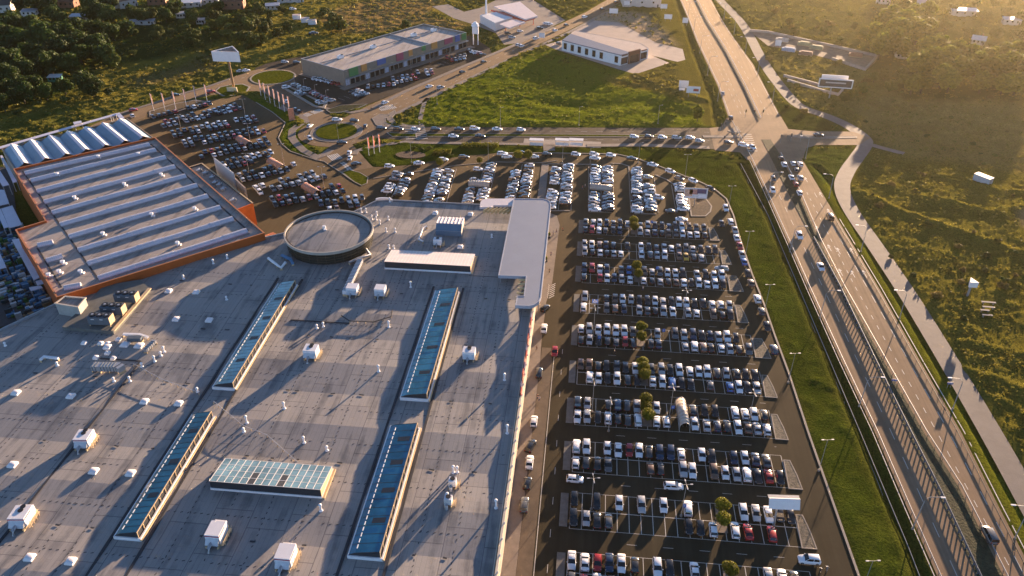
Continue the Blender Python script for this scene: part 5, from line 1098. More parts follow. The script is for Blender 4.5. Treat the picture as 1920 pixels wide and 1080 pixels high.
island('billboard_isle', PL([z4_(1350, 470), z4_(1400, 465), z4_(1500, 490), z4_(1555, 560), z4_(1545, 610), z4_(1500, 650), z4_(1375, 650)]), M_BARK, .16, .5)
# ================================================================== TROLLEY SHELTERS
def shelter(p1, p2, label, m, w=2.7):
    A = Vector(P2(*p1)); B = Vector(P2(*p2)); d = B - A; L = d.length; o = empty('trolley_shelter', (A.x, A.y, .04), label, 'trolley shelter', 'trolley shelters in the car parks', math.atan2(d.y, d.x)); K = 10
    prof = [(w / 2 * math.cos(math.pi * k / K), .5 + 1.75 * math.sin(math.pi * k / K)) for k in range(K + 1)]
    mb = MB(); mb.add([(t, y, z) for t in (0, L) for y, z in prof], [(k, k + 1, K + 2 + k, K + 1 + k) for k in range(K)], 0, True)
    c = local('cover', mb, m, o); sm = c.modifiers.new('thick', 'SOLIDIFY'); sm.thickness = .06
    fr = MB()
    for i in range(9):
        t = L * i / 8; fr.tube([(t, y * 1.03, z * 1.02) for y, z in prof], .05, 5)
    for y in (-w / 2, w / 2): fr.boxb(L / 2, y, .45, L, .08, .08)
    local('frame', fr, M_GALV, o)
    pm_ = MB()
    for i in range(5):
        for y in (-w / 2, w / 2): pm_.boxb(L * i / 4, y, 0, .08, .08, .5)
    local('post', pm_, M_GALV, o); local('rail', MB().boxb(L / 2, -.5, .7, L * .96, .05, .05).boxb(L / 2, .5, .7, L * .96, .05, .05), M_GALV, o)
M_CLEAR = mat('shelter_sheet', (0.42, 0.36, 0.30), .25, .25, 1.0); M_SORG = mat('shelter_orange', (0.52, 0.24, 0.14), .4, .15, 1)
shelter((1275, 757), (1284, 806), 'clear curved trolley shelter standing among cars of the fourth row', M_CLEAR)
shelter((879, 349), (918, 350), 'pale trolley shelter across the third column of the north lot', M_CLEAR, 3.2)
shelter((1106, 354), (1147, 358), 'pale trolley shelter across the sixth column of the north lot', M_CLEAR, 3.2)
shelter((507, 305), (530, 319), 'middle one of three orange trolley shelters by the warehouse', M_SORG, 3.4)
shelter((572, 352), (596, 367), 'orange trolley shelter nearest the round drum', M_SORG, 3.4)
shelter((449, 263), (468, 275), 'farthest orange trolley shelter, upper part of west lot', M_SORG, 3.4)

# ================================================================== LAMPS, FLAGS, SIGNS, BARRIERS
M_POLE = mat('pole_grey', (0.30, 0.29, 0.28), .5, 0, metal=.3)
def lot_lamp(px, py, label, grp, h=10.0, arms=4, top=True):
    x, y, _ = P(px, py, h if top else 0); z0 = 0
    if not inpoly(LOT)[min(ny - 1, np.searchsorted(GY, y)), min(nx - 1, np.searchsorted(GX, x))]: z0 = ground_z(x, y)
    o = empty('street_lamp', (x, y, z0), label, 'street lamp', grp)
    local('pole', MB().tube([(0, 0, 0), (0, 0, h)], [.085, .05], 8), M_POLE, o); local('base', MB().cyl(0, 0, 0, .5, .32, .3, 8), M_KERB, o)
    for k in range(arms):
        a = 2 * math.pi * k / arms + R(8); hd = MB().tube([(0, 0, h), (math.cos(a) * .9, math.sin(a) * .9, h + .1)], .05, 5); local('arm', hd, M_POLE, o)
        local('lamp_head', MB().box((math.cos(a) * 1.15, math.sin(a) * 1.15, h + .1), (.6, .24, .12), a), M_GALV, o)
for q, lb in [((1113, 897), 'four-armed lamp in the aisle at the store end, third row'), ((1287, 909), 'four-armed lamp beside the white people carrier'), ((1116, 578), 'four-armed lamp by the accessible bays near the canopy'), ((1263, 726), 'four-armed lamp over the middle of the fifth row'), ((1415, 737), 'four-armed lamp at the kerb end of the fifth row'), ((1114, 717), 'four-armed lamp over white cars near the store, fifth row'), ((1146, 752), 'four-armed lamp left of trees in the fourth row'), ((1288, 545), 'four-armed lamp beyond the middle of the seventh row')]:
    lot_lamp(*q, lb, 'four-armed lamps of the main lot')
for q, lb in [((1290, 290), 'twin lamp on the lawn above the billboard'), ((1373, 349), 'twin lamp on the lawn by the curve of the lot'), ((1406, 434), 'twin lamp on the verge beside the red kerb car'), ((1444, 534), 'twin lamp on the verge by the fifth row'), ((1491, 663), 'twin lamp on the verge by the lowest kerb car'), ((1552, 825), 'twin lamp on the verge by the third row'), ((1637, 1052), 'twin lamp at the lower end of the verge')]:
    lot_lamp(*q, lb, 'twin lamps on the verge', 10, 2)
for q, lb in [((526, 270), 'tall lamp at the east corner of the west lot'), ((602, 313), 'tall lamp between the two lower rows of west lot'), ((460, 288), 'lamp in the middle of the warehouse lot'), ((333, 215), 'lamp among cars near the flag bed, west lot'), ((454, 186), 'lamp at the far corner of the west lot'), ((463, 232), 'lamp above orange shelter in the west lot')]:
    lot_lamp(*q, lb, 'lamps of the west lot', 9, 2)
for q, lb in [((769, 268), 'lamp on the lawn beside the brown flower bed'), ((915, 265), 'lamp on the lawn above yellow shrubs'), ((1056, 268), 'lamp by the bus bay lawn'), ((1108, 277), 'lamp beside the white car pair, upper lawn'), ((1200, 268), 'lamp near the east part of the upper lawn'), ((1237, 198), 'lamp in the green field near its east corner'), ((1087, 200), 'lamp in the middle of the green field edge'), ((938, 202), 'lamp in the west part of the green field'), ((818, 162), 'lamp by the pavement of the diagonal road'), ((631, 232), 'lamp on the roundabout lawn')]:
    lot_lamp(*q, lb, 'slim lamps along the cross road', 9, 1)
for q, lb in [((645, 133), 'first lamp from the corner in front of coloured panels'), ((689, 129), 'second lamp from the corner in front of coloured panels'), ((731, 117), 'third lamp from the corner in front of coloured panels'), ((769, 104), 'fourth lamp from the corner in front of coloured panels'), ((806, 91), 'fifth lamp from the corner in front of coloured panels'), ((842, 80), 'sixth lamp from the corner in front of coloured panels'), ((550, 140), 'lamp nearest the small planted circle, retail lot'), ((568, 147), 'second lamp along the dark planting, retail lot'), ((589, 158), 'third lamp along the dark planting, retail lot'), ((610, 168), 'last lamp along the dark planting, retail lot')]:
    lot_lamp(*q, lb, 'lamps of the retail lot', 8, 1)
def road_lamp(px, py, rz, label, grp, h=10.2, arm=3.2):
    x, y, _ = P(px, py); z0 = ground_z(x, y); o = empty('highway_lamp', (x, y, max(-.3, z0)), label, 'street lamp', grp, rz)
    pts = [(0, 0, 0), (.15, 0, h - 1.5), (.5, 0, h - .6), (1.1, 0, h - .15), (arm, 0, h)]
    local('pole', MB().tube(pts, [.13, .1, .085, .075, .055], 7), M_POLE, o); local('lamp_head', MB().box((arm + .35, 0, h), (.95, .34, .16)), M_WHITE, o); local('base', MB().cyl(0, 0, -.2, .4, .3, .28, 8), M_KERB, o)
for q, lb in [((1440, 366), 'curved lamp on the west side by the junction'), ((1481, 471), 'curved lamp on the west side over the white car'), ((1537, 595), 'curved lamp on the west side where slatted shadows start'), ((1611, 761), 'curved lamp on the west side by the blue sign'), ((1711, 991), 'curved lamp on the west side nearest the camera')]: road_lamp(*q, 0, lb, 'curved lamps on the west side of the highway')
for q, lb in [((1554, 372), 'curved lamp beside the bend of the side path'), ((1614, 472), 'curved lamp beside the narrow verge, second after the bend'), ((1686, 598), 'curved lamp on the east side by the middle of the field'), ((1786, 767), 'curved lamp on the east side by a blue sign'), ((1902, 1010), 'curved lamp on the east side nearest the camera'), ((1510, 298), 'curved lamp at the corner of the traffic island'), ((1448, 192), 'curved lamp before the crossing on the east side'), ((1420, 143), 'curved lamp up the east side, first past the crossing'), ((1397, 102), 'curved lamp up the east side, second past the crossing'), ((1376, 64), 'curved lamp up the east side, third past the crossing'), ((1357, 37), 'farthest curved lamp on the east side')]: road_lamp(*q, math.pi, lb, 'curved lamps on the east side of the highway')
for q, lb in [((1345, 190), 'curved lamp north of the crossing, west side'), ((1326, 143), 'second curved lamp north of the crossing, west side'), ((1312, 100), 'third curved lamp north of the crossing, west side'), ((1300, 62), 'fourth curved lamp north of the crossing, west side'), ((1290, 32), 'farthest curved lamp on the west side')]: road_lamp(*q, 0, lb, 'curved lamps north of the crossing')
M_FLAGP = mat('flag_salmon', (0.46, 0.29, 0.24), .7, .1, 1, transl=.3); M_FLAGR = mat('flag_red', (0.55, 0.22, 0.16), .7, .1, 1, transl=.3)
def flagpole(px, py, label, grp, h=9.0, red=False):
    x, y, _ = P(px, py); o = empty('flagpole', (x, y, .1), label, 'flagpole', grp, rz=R(20))
    local('pole', MB().tube([(0, 0, 0), (0, 0, h)], [.12, .06], 7), M_WHITE, o)
    f = MB(); n = 7
    for i in range(n + 1): z = h - .3 - 4.8 * i / n; f.v += [(.07, 0, z), (.07 + .55 - .15 * math.sin(i * .9) ** 2, .18 * math.sin(i * 1.3), z - .35)]
    f.f = [[2 * i, 2 * i + 1, 2 * i + 3, 2 * i + 2] for i in range(n)]; f.m = [0] * n; f.s = [True] * n
    local('flag', f, M_FLAGR if red else M_FLAGP, o); local('base', MB().cyl(0, 0, 0, .25, .3, .3, 8), M_KERB, o)
names = ['first', 'second', 'third', 'fourth', 'fifth', 'sixth', 'seventh']
for i, q in enumerate([(289, 209), (310, 208), (330, 205), (350, 200), (369, 194), (389, 191)]): flagpole(*q, '%s flagpole from the warehouse end with a long salmon flag' % names[i], 'salmon flags by the west lot')
for i, q in enumerate([(490, 182), (498, 188), (507, 194), (516, 200), (525, 205), (534, 210), (543, 214)]): flagpole(*q, '%s flagpole counted towards the roundabout on the grass strip' % names[i], 'flags on the grass strip')
for i, q in enumerate([(692, 292), (702, 289), (712, 286)]): flagpole(*q, ['red flag pole nearest the entry road', 'middle red flag pole on the entry lawn', 'red flag pole nearest the crossing lawn'][i], 'red flags at the entry', 8.5, True)
# sign pillar on the grass strip
def totem(px, py, w_, d_, h, m, label, rz=0.0):
    x, y, _ = P(px, py); o = empty('sign_pillar', (x, y, .05), label, 'sign', rz=rz); local('panel', MB().boxb(0, 0, .3, w_, d_, h), m, o); local('plinth', MB().boxb(0, 0, 0, w_ + .3, d_ + .3, .3), M_KERB, o)
totem(548, 226, 2.6, .5, 5.5, mat('totem_orange', (0.52, 0.22, 0.13), .6, .25, 1.2), 'orange and white sign pillar on the roundabout end of the grass strip', R(30))
def sign_post(px, py, w_, h_, hh, m, label, cat='sign', rz=0.0, name='sign_board', legs=2):
    x, y, _ = P(px, py); z0 = max(0, ground_z(x, y)); o = empty(name, (x, y, z0), label, cat, rz=rz)
    for s in ((-1, 1) if legs == 2 else (0,)): local('post', MB().boxb(s * w_ * .32, 0, -.1, .22, .22, hh + .1), M_POLE, o)
    local('panel', MB().boxb(0, -.16, hh, w_, .3, h_), m, o); local('frame', MB().boxb(0, -.1, hh - .12, w_ + .24, .24, .12).boxb(0, -.1, hh + h_, w_ + .24, .24, .12), M_POLE, o)
    return o
M_BOARD = mat('board_white', (0.70, 0.66, 0.64), .6, .05, .8)
# three-sided tower billboard
x, y, _ = P(439, 168); o = empty('billboard_tower', (x, y, .1), 'white three-sided billboard on a tall brown mast above the flag island', 'billboard')
local('mast', MB().tube([(0, 0, 0), (0, 0, 15.6)], [.65, .5], 12), mat('mast_brown', (0.22, 0.13, 0.06), .6, .15, 1), o)
tri = [(-7.0, -2.0), (7.0, -2.0), (0, 7.5)]
for a in range(3):
    p, q = Vector(tri[a]), Vector(tri[(a + 1) % 3]); local('panel', MB().wall([p, q], .35, 15.0, 20.0), M_BOARD, o)
tr = MB()
for i in range(7):
    t = i / 6; a = Vector(tri[0]).lerp(Vector(tri[2]), t); b_ = Vector(tri[1]).lerp(Vector(tri[2]), t); tr.tube([(a.x, a.y, 19.6), (b_.x, b_.y, 19.6)], .12, 5)
local('truss', tr, M_DARK, o)
x, y, _ = P(436, 172); o = empty('entrance_sign', (x, y, .1), 'low cream sign wall on the flag island', 'sign'); local('panel', MB().boxb(0, 0, .3, 5.2, .5, 2.0), mat('sign_cream', (0.60, 0.50, 0.30), .6, .3, 1.5), o); local('plinth', MB().boxb(0, 0, 0, 5.6, .8, .3), M_KERB, o)
# billboard in the north lot (colour blocks of the poster: skin, rose, violet, white)
bo = sign_post(1301, 387, 8.6, 4.0, 3.6, mat('poster_white', (0.62, 0.58, 0.58), .5, .05, 1), 'billboard with a face poster on the planted island of the north lot', 'billboard', 0, 'billboard', 1)
for (x0, x1, z0, z1, c, nm) in [(-4.1, -1.2, 4.4, 7.2, (0.55, 0.33, 0.24), 'skin'), (-2.4, .8, 5.2, 7.3, (0.42, 0.20, 0.17), 'rose'), (.4, 3.8, 5.6, 7.4, (0.10, 0.07, 0.13), 'violet'), (.9, 4.0, 3.9, 5.0, (0.70, 0.66, 0.68), 'pale')]:
    local('poster_patch', MB().box(((x0 + x1) / 2, -.325 - .004 * len(nm), (z0 + z1) / 2), (x1 - x0, .02, z1 - z0)), mat('poster_' + nm, c, .5, .3, .8), bo)
for q, w_, h_, hh, lb in [((1281, 166), 4.8, 3.6, 0.5, 'plain white board behind the larger one at the field corner'), ((1298, 184), 6.6, 3.2, 2.2, 'white board with a red mark on legs at the field corner'), ((1278, 174), 3.0, 1.2, .6, 'small low white board beside the two field boards'), ((1252, 40), 5.0, 2.8, 1.5, 'white board by the highway below the rubble ground'), ((1244, 20), 4.4, 2.8, 1.5, 'white board by the highway next to the far hall'), ((1150, 30), 5.6, 3.0, 1.8, 'violet white board beside the diagonal road'), ((1175, 14), 4.0, 2.6, 1.5, 'farthest white board along the diagonal road'), ((1016, 74), 3.6, 2.6, 1.2, 'white board at the corner of the station'), ((1458, 88), 3.4, 3.2, .8, 'square white board at the gravel yard corner'), ((1284, 48), 3.5, 3.0, 1.8, 'grey board at the verge of the highway')]:
    sb_ = sign_post(*q, w_, h_, hh, M_BOARD, lb, 'sign board', R(-4))
    if 'red mark' in lb: local('mark', MB().boxb(1.3, -.34, hh + .9, 2.6, .03, 1.3), mat('mark_red', (0.34, 0.06, 0.05), .5, .3, 2), sb_)
q = (1554, 186); x, y, _ = P(*q); o = empty('billboard', (x, y, 0), 'dark framed billboard with second board behind, beside the concrete troughs', 'billboard', rz=R(-6))
local('mast', MB().tube([(0, 0, -.3), (0, 0, 6)], .35, 10), M_POLE, o); local('panel', MB().boxb(1.5, -.2, 6, 16, .4, 4.4), M_BOARD, o); local('poster', MB().boxb(1.5, -.42, 6.5, 15, .05, 3.4), mat('poster_dark', (0.05, 0.045, 0.045), .5, .3, .4), o); local('poster_band', MB().boxb(1.5, -.46, 8.2, 9.5, .03, .7), mat('poster_band', (0.42, 0.38, 0.36), .6, .1, .6), o); local('rear_panel', MB().boxb(1.2, 3.2, 7.4, 12.5, .4, 3.8), M_BOARD, o)
q = (1813, 556); x, y, _ = P(*q); o = empty('field_billboard', (x, y, 0), 'white topped billboard on a single post in the right-hand rough field', 'billboard'); local('post', MB().tube([(0, 0, -.3), (0, 0, 4.4)], .35, 10), M_POLE, o)
for a in range(3):
    tr3 = [(-1.2, -1.2), (1.3, -1.2), (0, 1.6)]; p, q2 = Vector(tr3[a]), Vector(tr3[(a + 1) % 3]); local('panel', MB().wall([p, q2], .15, 4.2, 6.0), M_BOARD, o)
local('lid', MB().prism([(-1.3, -1.3), (1.4, -1.3), (0, 1.7)], 5.95, 6.05, bottom=True), M_BOARD, o)
for i, (q, w_) in enumerate([((1852, 571), 4.2), ((1852, 580), 3.6), ((1845, 586), 2.6), ((1850, 594), 3.0)]):
    x, y, _ = P(*q); o = empty('plank_bench', (x, y, ground_z(x, y) + .2), ['upper grey slab of the bench group in the rough field', 'second grey slab of the bench group in the field', 'short tan slab of the bench group in the field', 'lowest grey slab of the bench group in the field'][i], 'bench', 'slabs lying in the rough field', rz=R(-3)); local('top', MB().boxb(0, 0, .5, w_, .7, .14), M_KERB, o)
    for s in (-.35, .35): local('leg', MB().boxb(w_ * s, 0, -.3, .3, .5, .8), M_KERB, o)
# carport-like white board at the end of the second row
x, y, _ = P(1446, 985); o = empty('billboard', (x + .6, y, 0), 'plain white tilted billboard over parked cars at the end of the second row', 'billboard', rz=R(3)); local('post', MB().tube([(0, 0, 0), (0, 1.1, 5.4)], .22, 8), M_POLE, o); local('panel', MB().box((1.3, .7, 6.2), (6.6, .25, 2.4), 0, 0, R(-32)), M_BOARD, o); local('frame', MB().box((1.3, 2.1, 6.9), (6.7, .9, .12)), M_GREYM, o)
# small blue parking signs in the rows
M_BLUE = mat('sign_blue', (0.03, 0.12, 0.42), .5, 0); M_NAVY = mat('sign_navy', (0.02, 0.04, 0.22), .5, 0)
for px, py, lb in [(1243, 632, 'blue parking sign beside a silver car in the sixth row'), (1260, 777, 'blue parking sign left of the curved shelter'), (1221, 427, 'blue parking sign in the tenth row'), (1231, 514, 'blue parking sign in the eighth row'), (1281, 962, 'round blue sign on the white car of the second row'), (1123, 645, 'small blue sign in the sixth row near its start')]:
    x, y, _ = P(px, py); o = empty('parking_sign', (x, y, 0.05), lb, 'sign', 'blue parking signs'); local('post', MB().tube([(0, 0, 0), (0, 0, 2.6)], .05, 6), M_POLE, o); local('panel', MB().boxb(0, -.06, 1.9, .8, .06, 1.0), M_BLUE, o); local('symbol', MB().boxb(-.1, -.1, 2.15, .12, .02, .5).boxb(.05, -.1, 2.4, .3, .02, .1), M_LINE, o)
for px, py, lb in [(1674, 722, 'small blue kilometre sign on the highway median'), (1778, 728, 'small blue kilometre sign on the bank by the path')]:
    x, y, _ = P(px, py); o = empty('kilometre_sign', (x, y, max(0, ground_z(x, y))), lb, 'sign', 'blue kilometre signs'); local('post', MB().tube([(-.4, 0, 0), (-.4, 0, 1.6)], .05, 6).tube([(.4, 0, 0), (.4, 0, 1.6)], .05, 6), M_POLE, o); local('panel', MB().box((0, -.06, 1.8), (1.5, .06, .6), 0, 0, R(-20)), M_NAVY, o); local('digit', MB().box((-.35, -.12, 1.82), (.16, .02, .3), 0, 0, R(-20)).box((0, -.12, 1.82), (.07, .02, .34), R(10), 0, R(-20)).box((.35, -.12, 1.82), (.2, .02, .3), 0, 0, R(-20)), M_LINE, o)
# accessible bay symbol
wc = MB(); x, y, _ = P(1116, 565); wc.boxb(x, y, .045, 1.9, 2.2, .006); wc.build('bay_symbol', M_BLUE, kind='structure')
MB().wall([(x + .55 * math.cos(t), y - .3 + .55 * math.sin(t)) for t in np.linspace(.4, 5.2, 14)], .14, .05, .056).wall([(x - .2, y + .7), (x - .2, y), (x + .4, y), (x + .6, y - .6)], .16, .05, .056).boxb(x - .2, y + .85, .05, .3, .3, .006).build('bay_symbol', M_LINE, kind='structure')
# zebra under the canopy and chevrons
zb = MB()
for i in range(7):
    y = 207.0 + i * 1.15; zb.add([(-10.1, y + .9, .165), (-9.7, y, .165), (-9.7, y + .45, .165), (-10.1, y + 1.35, .165)], [(0, 1, 2, 3)]); zb.add([(-9.45, y + .2, .045), (-7.9, y + 1.9, .045), (-7.9, y + 2.35, .045), (-9.45, y + .65, .045)], [(0, 1, 2, 3)])
zb.build('crossing_marking', M_LINE, kind='structure')

# ---- highway: median, barriers, road markings
def off(pts, d):
    out = []
    for i, p in enumerate(pts):
        a, b_ = Vector(pts[max(0, i - 1)]), Vector(pts[min(len(pts) - 1, i + 1)]); t = (b_ - a).normalized(); out.append((p[0] + t.y * d, p[1] - t.x * d))
    return out
MEDL = PL([(1428, 262), (1440, 285), (1478, 362), (1524, 450), (1572, 540), (1635, 672), (1702, 810), (1762, 930), (1832, 1080), (1965, 1370)])
MEDR = PL([(1445, 262), (1461, 288), (1497, 360), (1536, 452), (1579, 538), (1647, 660), (1731, 810), (1798, 915), (1881, 1080), (2010, 1370)])
MB().prism(MEDL + MEDR[::-1], 0, .12).build('median', mat('median_grass', (0.045, 0.045, 0.022), .95, .5, .9, bump=1, bscale=2.5), kind='structure')
NM_L = PL([(1290, -25), (1302, 0), (1320, 32), (1353, 90), (1389, 162), (1415, 217)]); NM_R = PL([(1294, -25), (1306, 0), (1325, 38), (1359, 92), (1395, 160), (1424, 222)])
MB().prism(NM_L + NM_R[::-1], 0, .12).build('median', mat('median_paving', (0.075, 0.065, 0.05), .9, .25, .8), kind='structure')
def barrier(pts, name, label, post, beam_z, beam_h, m, pw=.12, pd=.12, th=.1, cat='barrier', grp=None, top=None):
    o = empty(name, (pts[0][0], pts[0][1], 0), label, cat, grp); o3 = o
    MB().wall(pts, th, beam_z, beam_z + beam_h).build('beam', m, o)
    L = [0]
    for a, b_ in zip(pts, pts[1:]): L.append(L[-1] + math.dist(a, b_))
    pm_ = MB(); t = 0
    while t < L[-1]:
        i = max(k for k in range(len(L) - 1) if L[k] <= t); k = (t - L[i]) / (L[i + 1] - L[i]); p = Vector(pts[i]).lerp(Vector(pts[i + 1]), k); d = Vector(pts[i + 1]) - Vector(pts[i])
        pm_.boxb(p.x, p.y, -.3, pw, pd, beam_z + beam_h * .9 + .3, math.atan2(d.y, d.x)); t += post
    q = pm_.build('post', m, o); q['kind'] = 'stuff'
    return o
barrier([Vector(p) + Vector((.15, 0)) for p in MEDL[3:]], 'median_screen', 'tall dark screen on posts along the highway median', 2.1, .80, .66, mat('screen_steel', (0.13, 0.16, 0.20), .4, .1, 1, metal=.4), .12, .34, .10, 'screen')
barrier(off(MEDR[1:], -.6), 'guard_rail', 'thin steel guard rail along the right side of the highway median', 4, .45, .32, M_GALV, grp='steel guard rails')
barrier(off(HWR[9:], 1.1), 'guard_rail', 'steel guard rail between the highway and the lit east verge', 4, .30, .22, M_DARK, grp='steel guard rails')
barrier(off(HWL[6:], -.5), 'guard_rail', 'steel guard rail along the ditch side of the west carriageway', 4, .42, .32, M_GALV, grp='steel guard rails')
barrier(off(HWL[0:7], -.3), 'guard_rail', 'steel guard rail beside the grassy verge north of the crossing', 4, .42, .32, M_GALV, grp='steel guard rails')
barrier(off(NM_R, -.6), 'guard_rail', 'white dotted guard rail of the northern highway median', 3, .42, .3, M_WHITE, grp='steel guard rails')
ditchp = PL([(1388, 306), (1440, 404), (1540, 640), (1612, 810), (1700, 1020), (1800, 1280)])
barrier([(p[0] + .2, p[1]) for p in ditchp], 'ditch_fence', 'low wire fence along the ditch bottom beside the lot verge', 3, -.3, .25, mat('fence_grey', (0.22, 0.24, 0.26), .6, .2, 1), .1, .1, .08, 'fence')
MB().ribbon([(p[0] - .5, p[1]) for p in ditchp], .9, -1.02).build('drain_channel', M_KERB, kind='structure')
mk = MB(); Z0 = .034
mk.ribbon(off(HWL[7:], .55), .2, Z0).ribbon(off(HWR[9:], -.8), .22, Z0).ribbon(off(MEDL[1:], -.35), .2, Z0).ribbon(off(MEDR[1:], .4), .2, Z0)
mid = [((a[0] + b_[0]) / 2, (a[1] + b_[1]) / 2) for a, b_ in zip(PL([(1440, 370), (1515, 540), (1640, 810), (1757, 1080), (1880, 1370)]), PL([(1482, 362), (1572, 540), (1702, 810), (1832, 1080), (1965, 1370)]))]
mk.ribbon(mid, .16, Z0, 0, (4, 6))
wl = PL([(1497, 360), (1579, 538), (1731, 810), (1881, 1080), (2010, 1370)]); wr = PL([(1541, 362), (1648, 540), (1802, 810), (1940, 1080), (2090, 1370)])
for t, ds in ((.36, (2, 3.2)), (.68, (4, 5))): mk.ribbon([tuple(Vector(a).lerp(Vector(b_), t)) for a, b_ in zip(wl, wr)], .17, Z0, 0, ds)
# arrows on the approach
for px, py, t in [(1520, 418, 0), (1533, 430, 0), (1556, 466, 0), (1573, 472, 0), (1598, 472, 0), (1577, 512, 0), (1600, 515, 0), (1622, 515, 0), (1512, 338, 1), (1540, 366, 1), (1555, 398, 1)]:
    x, y, _ = P(px, py); mk.boxb(x, y, Z0 - .008, .2, 3.4, .008, R(3)); mk.add([(x - .6, y + 1.4, Z0), (x + .6, y + 1.4, Z0), (x - .1, y + 2.8, Z0)], [(0, 1, 2)])
    mk.boxb(x - .5, y + .4, Z0 - .008, .9, .25, .008, R(40))
# north part
hl2 = PL([(1281, 0), (1310, 70), (1350, 152), (1385, 222)]); hm = PL([(1300, 0), (1332, 62), (1376, 150), (1408, 218)])
mk.ribbon(PL([(1278, 0), (1308, 74), (1348, 158), (1368, 214)]), .2, Z0).ribbon(PL([(1331, 0), (1368, 62), (1408, 119), (1440, 178), (1468, 232)]), .2, Z0)
for t in (.33, .66): mk.ribbon([tuple(Vector(a).lerp(Vector(b_), t)) for a, b_ in zip(hl2, hm)], .16, Z0, 0, (3, 5))
mk.ribbon(PL([(1318, 8), (1352, 62), (1398, 138), (1444, 222)]), .16, Z0, 0, (4, 5))
# cross road and diagonal road markings, zebras
mk.ribbon(PL([(800, 245.5), (1000, 246), (1330, 248)]), .15, .045, 0, (3, 4)); mk.ribbon(PL([(1000, 261), (1330, 264)]), .15, .045, 0, (3, 4)); mk.ribbon(PL([(700, 216), (760, 186), (860, 142), (960, 96), (1060, 50), (1150, 0)]), .16, .045, 0, (3, 5)); mk.ribbon(PL([(735, 206), (800, 178), (880, 140)]), .14, .045, 0, (2, 3))
mk.ribbon(PL([(545, 170), (590, 200), (612, 214)]), .14, .05, 0, (3, 4)); mk.ribbon(PL([(240, 208), (300, 190), (400, 160), (470, 142)]), .14, .05, 0, (3, 4))
def zebra(a, b_, n, ln, z=.052):
    A = Vector(P2(*a)); B = Vector(P2(*b_)); d = (B - A).normalized(); nn_ = Vector((-d.y, d.x))
    for i in range(n):
        c = A.lerp(B, (i + .5) / n); mk.add([(c.x + nn_.x * s * ln / 2 + d.x * e, c.y + nn_.y * s * ln / 2 + d.y * e, z) for s, e in ((-1, -.28), (-1, .28), (1, .28), (1, -.28))], [(0, 1, 2, 3)])
zebra((617, 297), (638, 292), 6, 6); zebra((563, 221), (581, 213), 7, 4); zebra((585, 212), (603, 206), 7, 4); zebra((712, 206), (742, 200), 9, 4); zebra((712, 202), (738, 197), 9, 3); zebra((768, 238), (772, 262), 7, 5); zebra((786, 238), (792, 262), 7, 5); zebra((1400, 250), (1412, 285), 9, 4)
for i in range(6):
    zebra((640 + i * 4, 308 + i * 4), (648 + i * 4, 305 + i * 4), 2, 3)
mk.ribbon(ring(c0, 14.3), .14, .05, 0, (2, 2.6), True)
# pale dashes down the lot lanes
mk.ribbon([(-3.6, 60), (-3.4, 130), (-4.0, 185)], .12, .034, 0, (2.2, 7)); 
for i in range(9):
    v = (RV[i] + RV[i + 1]) / 2; mk.ribbon([(3, v), (50, v)], .1, .034, 0, (2.2, 5.5), False, 2 + i)
mk.ribbon([(-6.2, 55), (-6.2, 182)], .16, .036)
# parking bays of the retail lot
for k in range(26):
    a = Vector(P2(640, 186)).lerp(Vector(P2(868, 106)), k / 25); mk.boxb(a.x, a.y, .03, .12, 5, .006, ang)
mk.build('road_marking', M_LINE, kind='structure')
# yard fence on the far right: concrete walls
for pts, lb in [([(1405, 59), (1440, 62), (1560, 88), (1645, 107), (1622, 132), (1560, 112)], 'long low concrete wall around the hazy gravel yard'), ([(1469, 144), (1500, 152), (1545, 164)], 'upper concrete trough wall by the dark billboard'), ([(1476, 153), (1540, 172), (1572, 180), (1580, 170)], 'lower concrete trough wall by the dark billboard')]:
    p = PL(pts); o = empty('low_wall', (p[0][0], p[0][1], 0), lb, 'wall'); MB().wall(p, .8, -.3, 1.3).build('body', mat('wall_concrete', (0.36, 0.29, 0.25), .8, .12, .5), o); MB().wall(p, 1.0, 1.3, 1.4).build('coping', M_KERB, o)
for q, c, lb in [((1508, 85), (0.34, 0.30, 0.17), 'longer pale yellow stack in the gravel yard'), ((1530, 92), (0.34, 0.30, 0.17), 'shorter pale yellow stack in the gravel yard'), ((1478, 96), (0.25, 0.32, 0.42), 'blue-white tarpaulin stack in the gravel yard'), ((1466, 78), (0.36, 0.34, 0.32), 'white heap near the upper yard wall'), ((1604, 106), (0.26, 0.12, 0.08), 'rusty skip in the gravel yard'), ((1510, 103), (0.24, 0.13, 0.10), 'rust-brown stack along the lower yard edge')]:
    x, y, _ = P(*q); o = empty('material_stack', (x, y, .02), lb, 'stack', rz=R(-22)); local('load', MB().boxb(0, 0, .2, 7.5, 2.6, 1.5).boxb(.5, .1, 1.7, 6, 2.2, .5), mat('stack_%.2f_%.2f' % c[:2], c, .8, .2, .8), o); local('pallet', MB().boxb(0, 0, 0, 7.7, 2.7, .2), M_BEAM, o)
for px, lb in [(1006, 'bus shelter farthest from the highway on the cross road bay'), (1054, 'middle bus shelter on the cross road bay'), (1080, 'bus shelter nearest the highway on the cross road bay')]:
    x, y, _ = P(px, 272); o = empty('bus_shelter', (x, y, .05), lb, 'bus shelter', 'bus shelters on the cross road', R(-1)); local('roof', MB().boxb(0, 0, 2.5, 6.2, 2.6, .18), M_BOARD, o); local('back_panel', MB().boxb(0, -1.1, .2, 5.8, .06, 1.4), M_BOARD, o); local('bench', MB().boxb(0, -.8, .4, 4, .4, .1).boxb(-1.6, -.8, 0, .1, .3, .4).boxb(1.6, -.8, 0, .1, .3, .4), M_GREYM, o)
    for s in (-2.9, 2.9): local('post', MB().boxb(s, 1.1, 0, .1, .1, 2.5), M_GALV, o); local('post', MB().boxb(s, -1.1, 0, .1, .1, 2.5), M_GALV, o)
